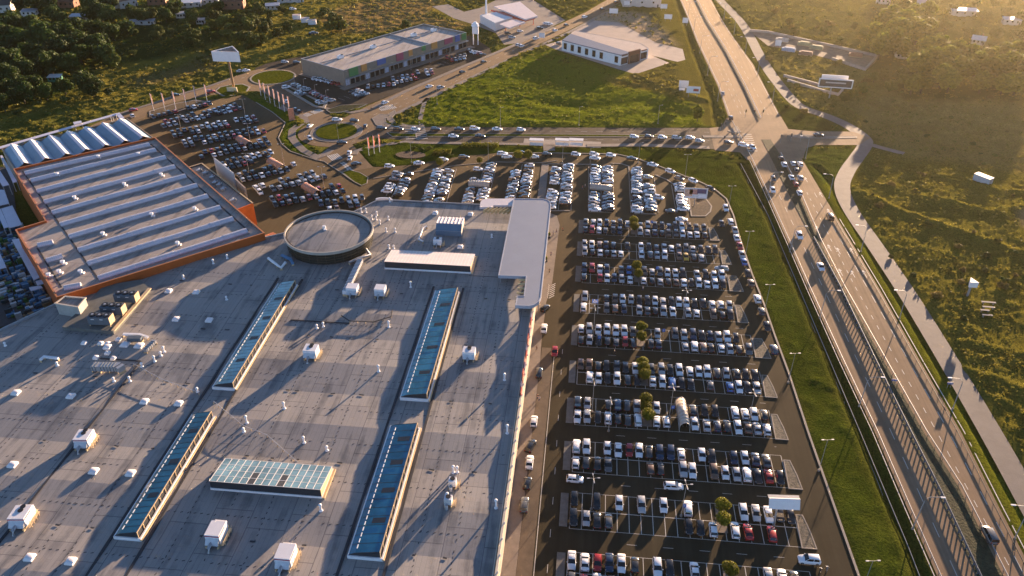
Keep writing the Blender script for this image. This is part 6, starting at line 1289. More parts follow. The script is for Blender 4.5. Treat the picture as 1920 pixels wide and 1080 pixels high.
# white traffic lights and masts at the crossing
def signal(px, py, label, rz):
    x, y, _ = P(px, py); o = empty('traffic_light', (x, y, 0.04), label, 'traffic light', 'traffic lights of the crossing', rz); local('post', MB().tube([(0, 0, 0), (0, 0, 3.6)], .08, 6), M_POLE, o); local('housing', MB().boxb(0, -.15, 2.5, .55, .4, 1.4), M_DARK, o)
    for k, c in enumerate([(.3, .02, .02), (.35, .2, .02), (.02, .2, .05)]): local('lens', MB().box((0, -.37, 3.65 - .42 * k), (.26, .04, .26)), mat('lens_%d' % k, c, .3, 0), o)
for q, lb, rz in [((1397, 220), 'traffic light on the first lane north of the crossing', 0), ((1413, 220), 'traffic light on the second lane north of the crossing', 0), ((1429, 220), 'traffic light on the third lane north of the crossing', 0), ((1350, 247), 'traffic light on the west arm of the crossing', V_), ((1358, 243), 'traffic light by the west refuge', V_), ((1356, 270), 'traffic light on the south-west corner', V_), ((1463, 268), 'traffic light on the south side by the queue', math.pi), ((1482, 266), 'traffic light on the east corner of the queue', math.pi), ((1500, 266), 'traffic light on the east refuge', math.pi)]: signal(*q, lb, rz)
# ================================================================== PLANT ON THE MALL ROOF
M_ACW = mat('unit_white', (0.66, 0.64, 0.65), .45, .06, .6); M_ACD = mat('unit_side_dark', (0.09, 0.11, 0.13), .5, .15, .8); M_STRIPE = mat('unit_stripe_red', (0.35, 0.02, 0.05), .5, 0); M_FAN = mat('fan_black', (0.015, 0.015, 0.017), .5, 0)
def unit(px, py, label, rz=0.0, L=4.6, W=2.6, H=2.3, fans=2, stripe=False, side=1):
    x, y, _ = P(px, py, ZR); z = zroof(y); o = empty('rooftop_unit', (x, y, z), label, 'air handling unit', 'white units on the mall roof', R(90) + rz)
    local('casing', MB().boxb(0, 0, .55, L * .72, W, H).boxb(L * .43, 0, .55, L * .16, W * .8, H * .72), M_ACW, o)
    local('skid', MB().boxb(0, -W * .4, 0, L * 1.1, .25, .55).boxb(0, W * .4, 0, L * 1.1, .25, .55), M_BEAM, o)
    if stripe: local('stripe', MB().boxb(-L * .364, 0, .55 + H * .8, .06, W * .98, .22).boxb(-L * .1, -W / 2 - .02, .55 + H * .8, L * .5, .05, .22), M_STRIPE, o)
    for k in range(fans): local('fan', MB().cyl(L * (.08 + .20 * k), 0, .55 + H, .68 + H, .55, .55, 12), M_FAN, o)
    local('hood', MB().add([(-L * .36, -W * .45, .9), (-L * .36, W * .45, .9), (-L * .36, W * .45, 2.1), (-L * .36, -W * .45, 2.1), (-L * .55, -W * .45, 1.0), (-L * .55, W * .45, 1.0)], [(3, 2, 5, 4), (0, 3, 4), (1, 5, 2)]), M_GALV, o)
    g = MB()
    for k in range(4): g.boxb(-L * .3 + L * .2 * k, -side * (W * .5 + .75), 0, .09, .09, 1.5)
    g.boxb(0, -side * (W * .5 + .75), 1.4, L * .8, .07, .07).boxb(0, -side * (W * .5 + .4), .5, L * .85, .6, .08); local('railing', g, M_BEAM, o)
    local('duct', MB().tube([(-L * .45, side * .2, 1.2), (-L * .7, side * .2, 1.2), (-L * .74, side * .2, 0)], .36, 8), M_GALV, o)
unit(585, 667, 'white roof unit with railing between the upper two blue skylights', 0, 4.2, 3.4)
unit(880, 670, 'white roof unit right of the upper right blue skylight', 0, 3.6, 3.2)
unit(161, 829, 'white roof unit with twin fans left of the lower left skylight', .1, 4.8, 3.2, stripe=True)
unit(44, 975, 'white twin-fan roof unit at the edge, lowest on that side', .1, 5.0, 3.4, stripe=True)
unit(408, 1006, 'long white roof unit with red stripe below the gridded skylight', 0, 5.2, 3.0, 2.4, 0, True)
unit(538, 1050, 'long white roof unit with red stripe nearest the bottom edge', 0, 5.0, 3.2, 2.4, 0, True)
unit(662, 549, 'white box unit at the foot of the ribbed duct', 0, 4.0, 3.2, 2.3, 0)
unit(714, 551, 'white box unit beside the one at the ribbed duct', 0, 4.0, 3.0, 2.3, 0)
unit(821, 459, 'open white box unit beneath the blue-sloped plant house', 0, 2.6, 2.6, 2.0, 1)
unit(849, 910, 'slim white extractor with duct near the east parapet', 0, 2.0, 1.6, 1.6, 1)
unit(841, 945, 'slim white extractor nearest below another by the east parapet', 0, 2.0, 1.6, 1.6, 1)
# platform with three chillers
pf = PL([(116, 613), (212, 621), (281, 541), (262, 524), (195, 535)], 9.9)
o = empty('plant_platform', (pf[1][0], pf[1][1], ZR - .3), 'raised grey plant platform with beige edge beam beside the orange wall', 'platform')
MB().prism(pf, ZR - .4, 9.9).build('deck', mat('deck_felt', (0.12, 0.12, 0.11), .8, .2, .5), o); MB().wall([pf[1], pf[2]], 1.0, 9.85, 10.15).build('edge_beam', M_BEAM, o)
def chiller(px, py, label):
    x, y, _ = P(px, py, 9.9); o = empty('chiller', (x, y, 9.9), label, 'chiller', 'chillers on the plant platform', R(2)); L, W, H = 6.2, 2.6, 2.9
    local('casing', MB().boxb(0, 0, .5, L, W, H - .5), M_ACD, o); local('end_panel', MB().boxb(L / 2 + .05, 0, .5, .1, W, H - .45), M_BEAM, o)
    for k in range(3):
        f = local('fan', MB().cyl(-L * .32 + L * .32 * k, 0, H, H + .3, .95, .95, 14), M_FAN, o); local('fan_guard', MB().cyl(-L * .32 + L * .32 * k, 0, H + .3, H + .34, .35, .35, 10), M_GALV, f)
    for s in (-1, 1):
        for t in (-1, 1): local('leg', MB().boxb(t * L * .46, s * W * .42, 0, .2, .2, .5), M_BEAM, o)
    for k in (-.25, .15): local('name_plate', MB().boxb(L * k, -W / 2 - .03, H - .7, .9, .05, .22), M_ACW, o)
chiller(192, 607, 'dark chiller in front, lowest of three on the platform'); chiller(215, 588, 'dark chiller in the middle of the platform'); chiller(240, 565, 'dark chiller at the back, closest to the orange wall')
# gabled plant house with blue front
x, y, _ = P(842, 440, ZR); o = empty('roof_plant_house', (x, y, ZR - .3), 'gabled plant house with white ribbed top and blue sloping front', 'plant room')
local('wall', MB().boxb(0, 2.6, 0, 8.4, 7.0, 2.2), M_GREYM, o)
local('roof_slope', MB().add([(-4.3, -1.0, 2.0), (4.3, -1.0, 2.0), (4.3, 1.0, 3.9), (-4.3, 1.0, 3.9)], [(0, 1, 2, 3)]).add([(-4.3, -1.0, 0.4), (4.3, -1.0, .4), (4.3, -1.0, 2.0), (-4.3, -1, 2)], [(0, 1, 2, 3)]), mat('plant_blue', (0.09, 0.15, 0.21), .4, .1, .4), o)
local('roof_top', MB().add([(-4.3, 1.0, 3.92), (4.3, 1.0, 3.92), (4.3, 6.2, 3.5), (-4.3, 6.2, 3.5)], [(0, 1, 2, 3)]), mat('plant_top', (0.62, 0.55, 0.55), .5, .06, .5), o)
rb = MB()
for i in range(8): rb.box((-4.2 + 1.2 * i, 3.6, 3.82), (.14, 5.2, .2), 0, 0, -.08)
local('rib', rb, M_WHITE, o); M_PG = mat('plant_gable', (0.52, 0.45, 0.36), .6, .08, .5); local('gable', MB().add([(4.28, -1, .2), (4.28, 6.1, .2), (4.28, 6.1, 3.5), (4.28, 1, 3.9), (4.28, -1, 2)], [(0, 1, 2, 3, 4)]), M_PG, o); local('gable', MB().add([(-4.28, -1, .2), (-4.28, 6.1, .2), (-4.28, 6.1, 3.5), (-4.28, 1, 3.9), (-4.28, -1, 2)], [(0, 1, 2, 3, 4)]), mat('plant_gable', (0.52, 0.45, 0.36), .6, .08, .5), o)
def duct(pts, label, r=.35, square=False, m=M_GALV, name='roof_duct', rib=False):
    p = [P(a, b_, ZR + .75) for a, b_ in pts]; o = empty(name, (p[0][0], p[0][1], ZR - .3), label, 'duct')
    if square: MB().wall([q[:2] for q in p], r * 2, ZR + .35, ZR + .35 + r * 1.6).build('duct_body', m, o)
    else: MB().tube(p, r, 8).build('duct_body', m, o)
    L = 0; n = 0; sp = MB(); rbm = MB()
    for a, b_ in zip(p, p[1:]):
        a, b_ = Vector(a), Vector(b_); d = b_ - a; k = max(1, int(d.length / 2)); an = math.atan2(d.y, d.x)
        for i in range(k + 1): q = a.lerp(b_, i / k); sp.boxb(q.x, q.y, ZR - .3, .12, r * 2, .7, an)
        if rib:
            for i in range(int(d.length / .8)): q = a.lerp(b_, (i + .5) * .8 / d.length); rbm.boxb(q.x, q.y, ZR + .3, .14, r * 2 + .12, r * 1.6 + .16, an)
    sp.build('support', M_BEAM, o)
    if rib: rbm.build('rib', M_ACD, o)
duct([(676, 489), (647, 550)], 'long ribbed duct running from the drum to the white box units', .8, True, M_ACW, rib=True)
duct([(655, 492), (672, 484), (694, 478), (686, 467)], 'grey pipe climbing the drum side above the ribbed duct', .4)
duct([(793, 452), (785, 449), (793, 428), (800, 424)], 'thin white pipe loop beside the gabled plant house', .28, False, M_WHITE)
duct([(863, 437), (868, 408)], 'white tray duct on the right of the gabled plant house', .35, True, M_WHITE)
duct([(503, 484), (520, 497), (527, 502), (535, 492)], 'white hooked duct on the shaded roof by the drum', .42, False, M_WHITE)
duct([(528, 478), (545, 486), (549, 494)], 'blue-grey duct with white ends by the drum', .4, True, mat('duct_blue', (0.10, 0.22, 0.36), .5, .1, .5))
duct([(175, 689), (190, 690), (222, 690), (229, 694)], 'long silver duct unit lying on the shaded roof', .95, True, M_GALV, rib=True)
duct([(75, 674), (82, 668), (109, 671)], 'ladder-shaped white duct on the shaded far-side roof', .3, True, M_WHITE)
duct([(231, 626), (262, 627), (277, 632)], 'white pipe bundle at the platform corner', .35, True, M_WHITE)
duct([(272, 658), (290, 640)], 'row of silver duct fittings beside two square domes', .55, True, M_GALV, rib=True)
duct([(240, 636), (266, 636)], 'dark square duct behind the two large domes', .7, True, M_ACD)
duct([(250, 682), (306, 712), (372, 735)], 'thin lightning cable from the silver duct towards a skylight', .06, False, M_GALV)
duct([(400, 752), (455, 797), (500, 815), (560, 868), (596, 868)], 'looping thin cable between the skylights on the sunny roof', .06, False, M_GALV)
duct([(640, 590), (655, 600), (700, 602), (733, 592), (735, 580)], 'dark curb line beneath the two box units', .12, True, M_JOINT)

# ================================================================== TREES AND SHRUBS
def leaf_mat(name, c, c2, tr=.35):
    m, nd, lk, b = node_mat(name); tc = nd.new('ShaderNodeTexCoord'); no = nd.new('ShaderNodeTexNoise'); no.inputs['Scale'].default_value = .9; no.inputs['Detail'].default_value = 4
    oi = nd.new('ShaderNodeObjectInfo'); lk.new(tc.outputs['Object'], no.inputs['Vector']); rp = nd.new('ShaderNodeValToRGB'); rp.color_ramp.elements[0].position = .3; rp.color_ramp.elements[1].position = .7
    rp.color_ramp.elements[0].color = tuple(c) + (1,); rp.color_ramp.elements[1].color = tuple(c2) + (1,); lk.new(no.outputs['Fac'], rp.inputs[0])
    hs = nd.new('ShaderNodeHueSaturation'); mr = nd.new('ShaderNodeMapRange'); mr.inputs[3].default_value = .7; mr.inputs[4].default_value = 1.35; lk.new(oi.outputs['Random'], mr.inputs[0]); lk.new(mr.outputs[0], hs.inputs['Value']); lk.new(rp.outputs[0], hs.inputs['Color'])
    lk.new(hs.outputs[0], b.inputs['Base Color']); b.inputs['Roughness'].default_value = .75; b.inputs['Specular IOR Level'].default_value = .2
    t = nd.new('ShaderNodeBsdfTranslucent'); lk.new(hs.outputs[0], t.inputs['Color']); mx = nd.new('ShaderNodeMixShader'); mx.inputs[0].default_value = tr; lk.new(b.outputs[0], mx.inputs[1]); lk.new(t.outputs[0], mx.inputs[2]); lk.new(mx.outputs[0], nd['Material Output'].inputs['Surface'])
    return m
L_DARK = leaf_mat('leaf_dark', (0.022, 0.042, 0.009), (0.052, 0.078, 0.012)); L_OLIVE = leaf_mat('leaf_olive', (0.040, 0.058, 0.011), (0.090, 0.102, 0.015), .22); L_BELT = leaf_mat('leaf_belt', (0.050, 0.080, 0.009), (0.165, 0.175, 0.016), .5); L_GLOBE = leaf_mat('leaf_globe', (0.070, 0.084, 0.008), (0.18, 0.16, 0.012), .3); L_GOLD = leaf_mat('leaf_gold', (0.10, 0.085, 0.025), (0.17, 0.12, 0.035))
M_TRUNK = mat('bark', (0.055, 0.042, 0.03), .9, .25, 2)
def quads_mesh(name, C, N, S, m, rg):
    """leaf quads: centres C, facing normals N, sizes S"""
    n = len(C); T = np.cross(N, rg.normal(size=(n, 3))); T /= np.linalg.norm(T, axis=1)[:, None] + 1e-9; B = np.cross(N, T); T *= S[:, None]; B *= (S * rg.uniform(.5, 1, n))[:, None]
    V = np.stack([C - T - B, C + T - B * .6, C + T + B, C - T * .7 + B], 1).reshape(-1, 3)
    me = bpy.data.meshes.new(name); me.vertices.add(4 * n); me.vertices.foreach_set('co', V.astype(np.float32).ravel()); me.loops.add(4 * n); me.loops.foreach_set('vertex_index', np.arange(4 * n, dtype=np.int32)); me.polygons.add(n); me.polygons.foreach_set('loop_start', np.arange(0, 4 * n, 4, dtype=np.int32)); me.update(calc_edges=True); me.materials.append(m); return me
def crown_mesh(name, seed, rx, rz, cz, nblob, nleaf, ls, m, globe=False):
    rg = np.random.RandomState(seed); Cs = []; Ns = []
    if globe: bl = [(np.zeros(3), np.array([rx, rx, rz]))] + [(np.append(rg.normal(size=2) * rx * .32, rg.uniform(-.2, .45) * rz), np.array([rx, rx, rz]) * .62) for _ in range(4)]
    else:
        bl = []
        for _ in range(nblob):
            d = rg.normal(size=3); d /= np.linalg.norm(d); r = rg.uniform(.25, .78); bl.append((d * r * np.array([rx, rx, rz]), np.array([rx, rx, rz]) * rg.uniform(.30, .52) * np.array([1, 1, .9])))
    w_ = np.array([b_[1][0] ** 2 for b_ in bl]); w_ /= w_.sum()
    for (c, r), k in zip(bl, rg.multinomial(nleaf, w_)):
        d = rg.normal(size=(k, 3)); d /= np.linalg.norm(d, axis=1)[:, None]; rad = rg.uniform(.72, 1.06, (k, 1)) ** .7
        Cs.append(c + d * r * rad); nn_ = d + rg.normal(size=(k, 3)) * .55; Ns.append(nn_ / np.linalg.norm(nn_, axis=1)[:, None])
    C = np.concatenate(Cs); N = np.concatenate(Ns); C[:, 2] += cz
    return quads_mesh(name, C, N, rg.uniform(.6, 1.3, len(C)) * ls, m, rg)
TREEP = {}
def tree_proto(kind, seed, rx, rz, cz, nb, nl, ls, m, th, tr, globe=False):
    me = crown_mesh('crown', seed, rx, rz, cz, nb, nl, ls, m, globe)
    t = MB().tube([(0, 0, -.4), (.05, 0, th * .5), (-.05, .05, th)], [tr, tr * .8, tr * .55], 7)
    for k in range(4):
        a = k * 1.6 + seed; t.tube([(0, 0, th * .7), (math.cos(a) * rx * .35, math.sin(a) * rx * .35, th + rz * .35)], [tr * .5, tr * .2], 5)
    o = t.build('trunk', M_TRUNK); COL.objects.unlink(o); TREEP.setdefault(kind, []).append((me, o.data))
for s in range(5): tree_proto('broad', s, 5.0, 4.4, 5.6, 17, 2600, .42, L_DARK, 4.6, .32)
for s in range(4): tree_proto('olive', 20 + s, 4.4, 3.6, 4.6, 14, 2000, .40, L_OLIVE, 3.8, .26)
for s in range(3): tree_proto('tall', 40 + s, 3.9, 6.6, 7.4, 18, 2600, .52, L_BELT, 6.0, .30)
for s in range(3): tree_proto('globe', 60 + s, 1.6, 1.5, 2.3, 1, 1800, .14, L_GLOBE, 1.9, .10, True)
for s in range(4): tree_proto('shrub', 80 + s, 1.5, 1.05, .8, 8, 420, .20, L_OLIVE, .5, .06)
for s in range(3): tree_proto('gold', 90 + s, 1.6, 1.2, .9, 8, 420, .20, L_GOLD, .5, .06)
def tree(x, y, z, kind, sc, label, grp, name='tree', cat='tree', zs=1.0):
    me, tm = rs.choice(TREEP[kind]); sc = sc * {'broad': 1.15, 'tall': 1.5}.get(kind, 1); o = empty(name, (x, y, z), label, cat, grp, rs.uniform(0, 6.28)); o.scale = (sc, sc, sc * zs)
    c = bpy.data.objects.new('crown', me); COL.objects.link(c); c.parent = o
    t = bpy.data.objects.new('trunk', tm); COL.objects.link(t); t.parent = o
    return o
GL = [((1188, 412), 'round clipped tree at the back of the pair in the tenth row'), ((1190, 423), 'round clipped tree in front of the pair in the tenth row'), ((1194, 497), 'round clipped tree at the back of the pair in the eighth row'), ((1197, 511), 'round clipped tree in front of the pair in the eighth row'), ((1202, 611), 'round clipped tree at the back of the pair in the sixth row'), ((1203, 629), 'round clipped tree in front of the pair in the sixth row'), ((1206, 677), 'rearmost of three round trees in the fifth row'), ((1207, 687), 'middle of three round trees in the fifth row'), ((1209, 701), 'front of three round trees in the fifth row'), ((1211, 747), 'rearmost of three round trees beside the curved shelter'), ((1212, 761), 'middle of three round trees beside the curved shelter'), ((1215, 776), 'front of three round trees beside the curved shelter'), ((1354, 946), 'round tree at the back of the pair in the second row'), ((1356, 971), 'round tree in front of the pair in the second row'), ((1370, 1066), 'round tree standing alone in the row along the bottom edge')]
for (px, py), lb in GL:
    x, y, _ = P(px, py, 2.4); tree(x, y, .1, 'globe', rs.uniform(.88, 1.02), lb, 'clipped round trees', 'round_tree')
    MB().boxb(x, y, 0, 2.3, 4.2, .10).build('tree_bed', M_PAVE, kind='structure')
for (px, py), sc, lb in [((972, 289), 1.1, 'round tree beside the black car on the upper lane'), ((990, 290), 1.2, 'round tree next to white car end on the upper lane'), ((824, 302), 1.0, 'round tree at the head of the second north column'), ((899, 297), .8, 'yellow round bush in the upper lane bend')]:
    x, y, _ = P(px, py, 2.6); tree(x, y, .1, 'globe', sc, lb, 'round trees of the north lot', 'round_tree')
for (px, py), lb in [((1028, 442), 'yellow shrub in a planter upper beside the canopy'), ((1022, 487), 'yellow shrub in a planter lower beside the canopy')]:
    x, y, _ = P(px, py, .9); o = tree(x, y, .45, 'globe', .5, lb, 'planters by the canopy', 'potted_shrub', 'shrub'); pt_ = bpy.data.objects.new('planter', MB().boxb(0, 0, -.6, 2.4, 2.4, 1.2).build('tmp', M_DARK).data); bpy.data.objects.remove(bpy.data.objects['tmp']); COL.objects.link(pt_); pt_.parent = o
def near_label(px, py, size, kindw):
    best = min(ANCH, key=lambda a: (a[0] - px) ** 2 + 2.5 * (a[1] - py) ** 2); dx, dy = px - best[0], py - best[1]
    rel = ('right of' if dx > 0 else 'left of') if abs(dx) > 1.2 * abs(dy) else ('below' if dy > 0 else 'above')
    return '%s %s %s %s' % (size, kindw, rel, best[2])
ANCH = [(236, 13, 'the steep white gable house'), (8, 22, 'the pale corner house'), (57, 28, 'the low flat white house'), (150, 38, 'the tan flat shed'), (268, 46, 'the long tin garage'), (360, 12, 'the white workshop'), (440, 14, 'the red-roofed villa'), (340, 33, 'the whitewashed hut'), (377, 44, 'the pink-roofed hut'), (105, 151, 'the little green shed'), (81, 64, 'the narrow white shed'), (570, 42, 'the three site cabins'), (512, 17, 'the blue grey shed'), (428, 115, 'the white tower billboard'), (160, 228, 'the covered walkway'), (1550, 155, 'the dark framed billboard'), (1560, 100, 'the gravel yard'), (1805, 28, 'the hazy white bungalow'), (1833, 82, 'the white pitched cabin'), (1730, 18, 'the grey house behind poplars'), (1655, 6, 'the far red-roofed house'), (1841, 342, 'the lone container'), (1690, 108, 'the flat grey hut'), (300, 185, 'the salmon flags'), (1640, 200, 'the side road bend'), (1813, 545, 'the field billboard'), (1590, 300, 'the side road curve')]
SEEN = {}
def auto(px, py, kind, sc, kindw, zs=1.0, name='tree', cat='tree', cz=4.5):
    x, y, _ = P(px, py, cz * sc)
    j = min(nx - 1, np.searchsorted(GX, x)); i = min(ny - 1, np.searchsorted(GY, y))
    if pav[i, j]: return
    size = ['small', 'medium', 'big', 'very large'][min(3, int(sc * 2.2 - .6) if sc > .3 else 0)]
    lb = near_label(px, py, size, kindw); n = SEEN[lb] = SEEN.get(lb, 0) + 1
    if n > 1: lb = lb.replace(size, 'another %s' % size if n == 2 else '%s one more' % size if False else ['third', 'fourth', 'fifth', 'sixth', 'seventh', 'eighth', 'ninth', 'tenth', 'eleventh', 'twelfth', 'thirteenth'][min(n, 13) - 3] + ' ' + size, 1)
    tree(x, y, max(-.3, float(Z[i, j])), kind, sc, lb, {'tree': 'trees of the gardens and field edges', 'shrub': 'shrubs in the rough fields'}[cat], name, cat, zs)
for px, py, sc in [(95, 72, 1.7), (122, 74, 1.5), (140, 90, 1.4), (112, 98, 1.4), (135, 62, 1.3), (82, 88, 1.4), (150, 105, 1.0), (20, 48, 1.3), (8, 66, 1.2), (28, 84, 1.3), (45, 88, 1.2), (12, 125, 1.5), (34, 122, 1.4), (48, 138, 1.2), (22, 150, 1.2), (180, 92, 1.2), (198, 104, 1.1), (190, 82, 1.0), (163, 160, 1.1), (172, 168, .9), (188, 26, 1.2), (203, 34, 1.1), (175, 30, 1.0), (238, 55, .8), (62, 45, 1.0), (100, 30, 1.0), (118, 40, 1.0), (70, 12, 1.1), (92, 10, 1.0), (170, 8, 1.2), (205, 8, 1.1), (40, 10, 1.0), (150, 55, .9), (180, 55, 1.0), (210, 62, .9), (60, 105, 1.2), (75, 120, 1.1), (95, 125, 1.2), (130, 122, 1.1), (60, 165, 1.0), (42, 178, 1.0), (15, 175, 1.0), (85, 175, .8), (0, 100, 1.3), (120, 165, .8), (330, 20, 1.0), (310, 30, .9), (255, 28, 1.0), (5, 195, .9)]: auto(px, py, 'broad', sc, 'dark broadleaf tree')
for px, py, sc in [(270, 30, 1.1), (284, 22, 1.0), (300, 56, .9), (292, 62, .8), (318, 62, .8), (350, 55, .9), (366, 66, 1.0), (352, 70, .8), (372, 80, .8), (360, 30, 1.2), (345, 40, .8), (404, 26, .9), (420, 38, 1.2), (436, 52, 1.1), (452, 35, 1.0), (468, 46, 1.2), (478, 36, 1.0), (462, 68, 1.2), (474, 74, 1.0), (424, 62, .9), (440, 70, .8), (492, 52, 1.0), (500, 40, .9), (505, 25, .8), (484, 15, 1.0), (530, 15, .7), (210, 112, 1.0), (120, 115, 1.0), (112, 112, 1.0), (400, 45, .7), (250, 60, .6), (605, 22, 1.0), (630, 40, 1.3), (620, 48, 1.0), (640, 46, .9), (760, 46, .8), (520, 60, .8), (540, 50, .8), (235, 50, .8), (390, 15, .8), (408, 8, .9), (330, 5, 1.0), (490, 72, .8)]: auto(px, py, 'olive', sc, 'yellow green tree')
for px, py, sc in [(1665, 85, 1.3), (1680, 70, 1.4), (1695, 55, 1.4), (1650, 95, 1.2), (1640, 70, 1.1), (1710, 40, 1.3), (1672, 40, 1.2), (1690, 25, 1.2), (1655, 50, 1.1), (1720, 70, 1.1), (1630, 88, 1.0), (1735, 30, 1.2), (1690, 95, 1.0), (1740, 60, 1.0), (1760, 100, 1.2), (1735, 100, 1.2), (1745, 125, 1.3), (1775, 120, 1.2), (1720, 130, 1.2), (1790, 110, 1.2), (1800, 140, 1.2), (1815, 118, 1.2), (1830, 130, 1.2), (1850, 118, 1.1), (1865, 140, 1.2), (1880, 115, 1.2), (1895, 130, 1.2), (1910, 110, 1.2), (1920, 140, 1.2), (1765, 150, 1.0), (1730, 160, .9), (1780, 160, .9), (1710, 165, .8), (1840, 160, .9), (1880, 165, .9), (1905, 165, .9)]: auto(px, py, 'tall', sc, 'tall hazy tree', .62)
for px, py, sc in [(1700, 150, .9), (1660, 140, .8), (1640, 145, .7), (1690, 140, .9), (1750, 10, 1.0), (1775, 45, .9), (1785, 15, .8), (1845, 25, 1.0), (1870, 60, .9), (1890, 20, .9), (1915, 60, 1.0), (1905, 85, .9), (1860, 90, .8), (1815, 60, .8), (1760, 70, .8), (1795, 90, .9), (1880, 90, .9), (1620, 60, .7), (1600, 50, .6), (1580, 75, .7), (1545, 60, .7), (1490, 58, .6), (1480, 40, .6), (1670, 160, .8), (1620, 165, .7), (1600, 175, .6), (1585, 185, .6), (1690, 5, .9), (1710, 0, 1.0), (1830, 5, .9), (1920, 30, 1.0), (1900, 0, .9), (1865, 5, .8)]: auto(px, py, 'olive', sc, 'hazy round tree')
auto(511, 141, 'broad', .55, 'dark little tree'); auto(1308, 222, 'tall', .42, 'slim brown poplar')
for k in range(90):
    px, py = rs.uniform(0, 560), rs.uniform(15, 215)
    if px * .27 + py > 235 and py > 60 + rs.random() * 60: continue
    auto(px, py, 'shrub', rs.uniform(.8, 2.0), 'green bush', 1, 'shrub', 'shrub', .8)
for k in range(70):
    px, py = rs.uniform(1610, 1930), rs.uniform(150, 620)
    if (px - 1600) < (py - 330) * .45: continue
    auto(px, py, rs.choice(['shrub', 'gold']), rs.uniform(.5, 1.3), 'low field shrub', .8, 'shrub', 'shrub', .6)
for k in range(26): auto(rs.uniform(1440, 1640), rs.uniform(20, 215), rs.choice(['shrub', 'gold']), rs.uniform(.9, 1.8), 'yellowish bush', .9, 'shrub', 'shrub', .8)
for i, q in enumerate([(775, 276), (790, 280), (805, 276), (846, 292)]): auto(*q, 'shrub', 1.0, 'dark lawn bush', .6, 'shrub', 'shrub', .5)
# yellow flower strips on the lawn
for pts, c, nm in [([(865, 274), (935, 274)], L_GLOBE, 'yellow'), ([(812, 288), (846, 287)], L_GLOBE, 'gold')]:
    a, b_ = Vector(P2(*pts[0])), Vector(P2(*pts[1])); rg = np.random.RandomState(len(nm)); n = 1500; t = rg.rand(n)
    C = np.stack([a.x + (b_.x - a.x) * t, a.y + (b_.y - a.y) * t + rg.normal(size=n) * 1.1, rg.uniform(.1, 1.1, n)], 1); N = rg.normal(size=(n, 3)); N[:, 2] = abs(N[:, 2]); N /= np.linalg.norm(N, axis=1)[:, None]
    o = bpy.data.objects.new('flower_bed', quads_mesh('flower_bed', C, N, rg.uniform(.15, .3, n), c, rg)); COL.objects.link(o); o['kind'] = 'stuff'
fb = MB().prism(ring(P2(770, 291), 6.5, 20, .55), 0, .25).build('flower_bed', mat('brown_bed', (0.07, 0.042, 0.025), .9, .5, 1.2, bump=1), kind='structure')
# weeds and tussocks of the rough fields
rg = np.random.RandomState(77); n = 90000; pxs = rg.uniform(-60, 1990, n); pys = rg.uniform(-25, 1080, n)
u_, v_ = (pxs - 960) / FPX, (pys - 540) / FPX; d_ = CAMH / (math.sin(PITCH) + v_ * math.cos(PITCH)); X0 = u_ * d_; Y0 = (math.cos(PITCH) - v_ * math.sin(PITCH)) * d_
X = X0 * math.cos(YAW) - Y0 * math.sin(YAW); Y = X0 * math.sin(YAW) + Y0 * math.cos(YAW)
j = np.clip(np.searchsorted(GX, X), 0, nx - 1); i = np.clip(np.searchsorted(GY, Y), 0, ny - 1)
ok = (amp[i, j] > .34) & (free[i, j] > .6) & (rg.rand(n) < .25 + .75 * np.clip((n1[i, j] * .5 + n2[i, j] * .5 - .38) * 5, 0, 1)); X, Y, i, j, d_ = X[ok], Y[ok], i[ok], j[ok], d_[ok]; n = len(X)
K = 4; S = rg.uniform(.12, .36, (n, 1)) * np.clip(d_ / 330, .7, 1.5)[:, None] * np.ones((1, K)); hgt = S * rg.uniform(.4, 1.5, (n, K))
C = np.stack([X[:, None] + rg.normal(size=(n, K)) * S * .9, Y[:, None] + rg.normal(size=(n, K)) * S * .9, Z[i, j][:, None] + hgt], -1).reshape(-1, 3); N = rg.normal(size=(n * K, 3)); N[:, 2] *= .6; N /= np.linalg.norm(N, axis=1)[:, None]
gw = inpoly(PL([(770, 238), (792, 188), (960, 110), (1150, 128), (1350, 238)]))[i, j].repeat(K)
wm = leaf_mat('weed_leaf', (0.058, 0.066, 0.012), (0.170, 0.140, 0.024), .4); wg = leaf_mat('weed_green', (0.060, 0.090, 0.010), (0.150, 0.150, 0.014), .4)
wm.node_tree.nodes['Noise Texture'].inputs['Scale'].default_value = .12
S = S.reshape(-1)
for sel, m_ in ((~gw, wm), (gw, wg)):
    o = bpy.data.objects.new('field_weeds', quads_mesh('field_weeds', C[sel], N[sel], S[sel] * (.8 if m_ is wg else 1), m_, rg)); COL.objects.link(o); o['kind'] = 'stuff'

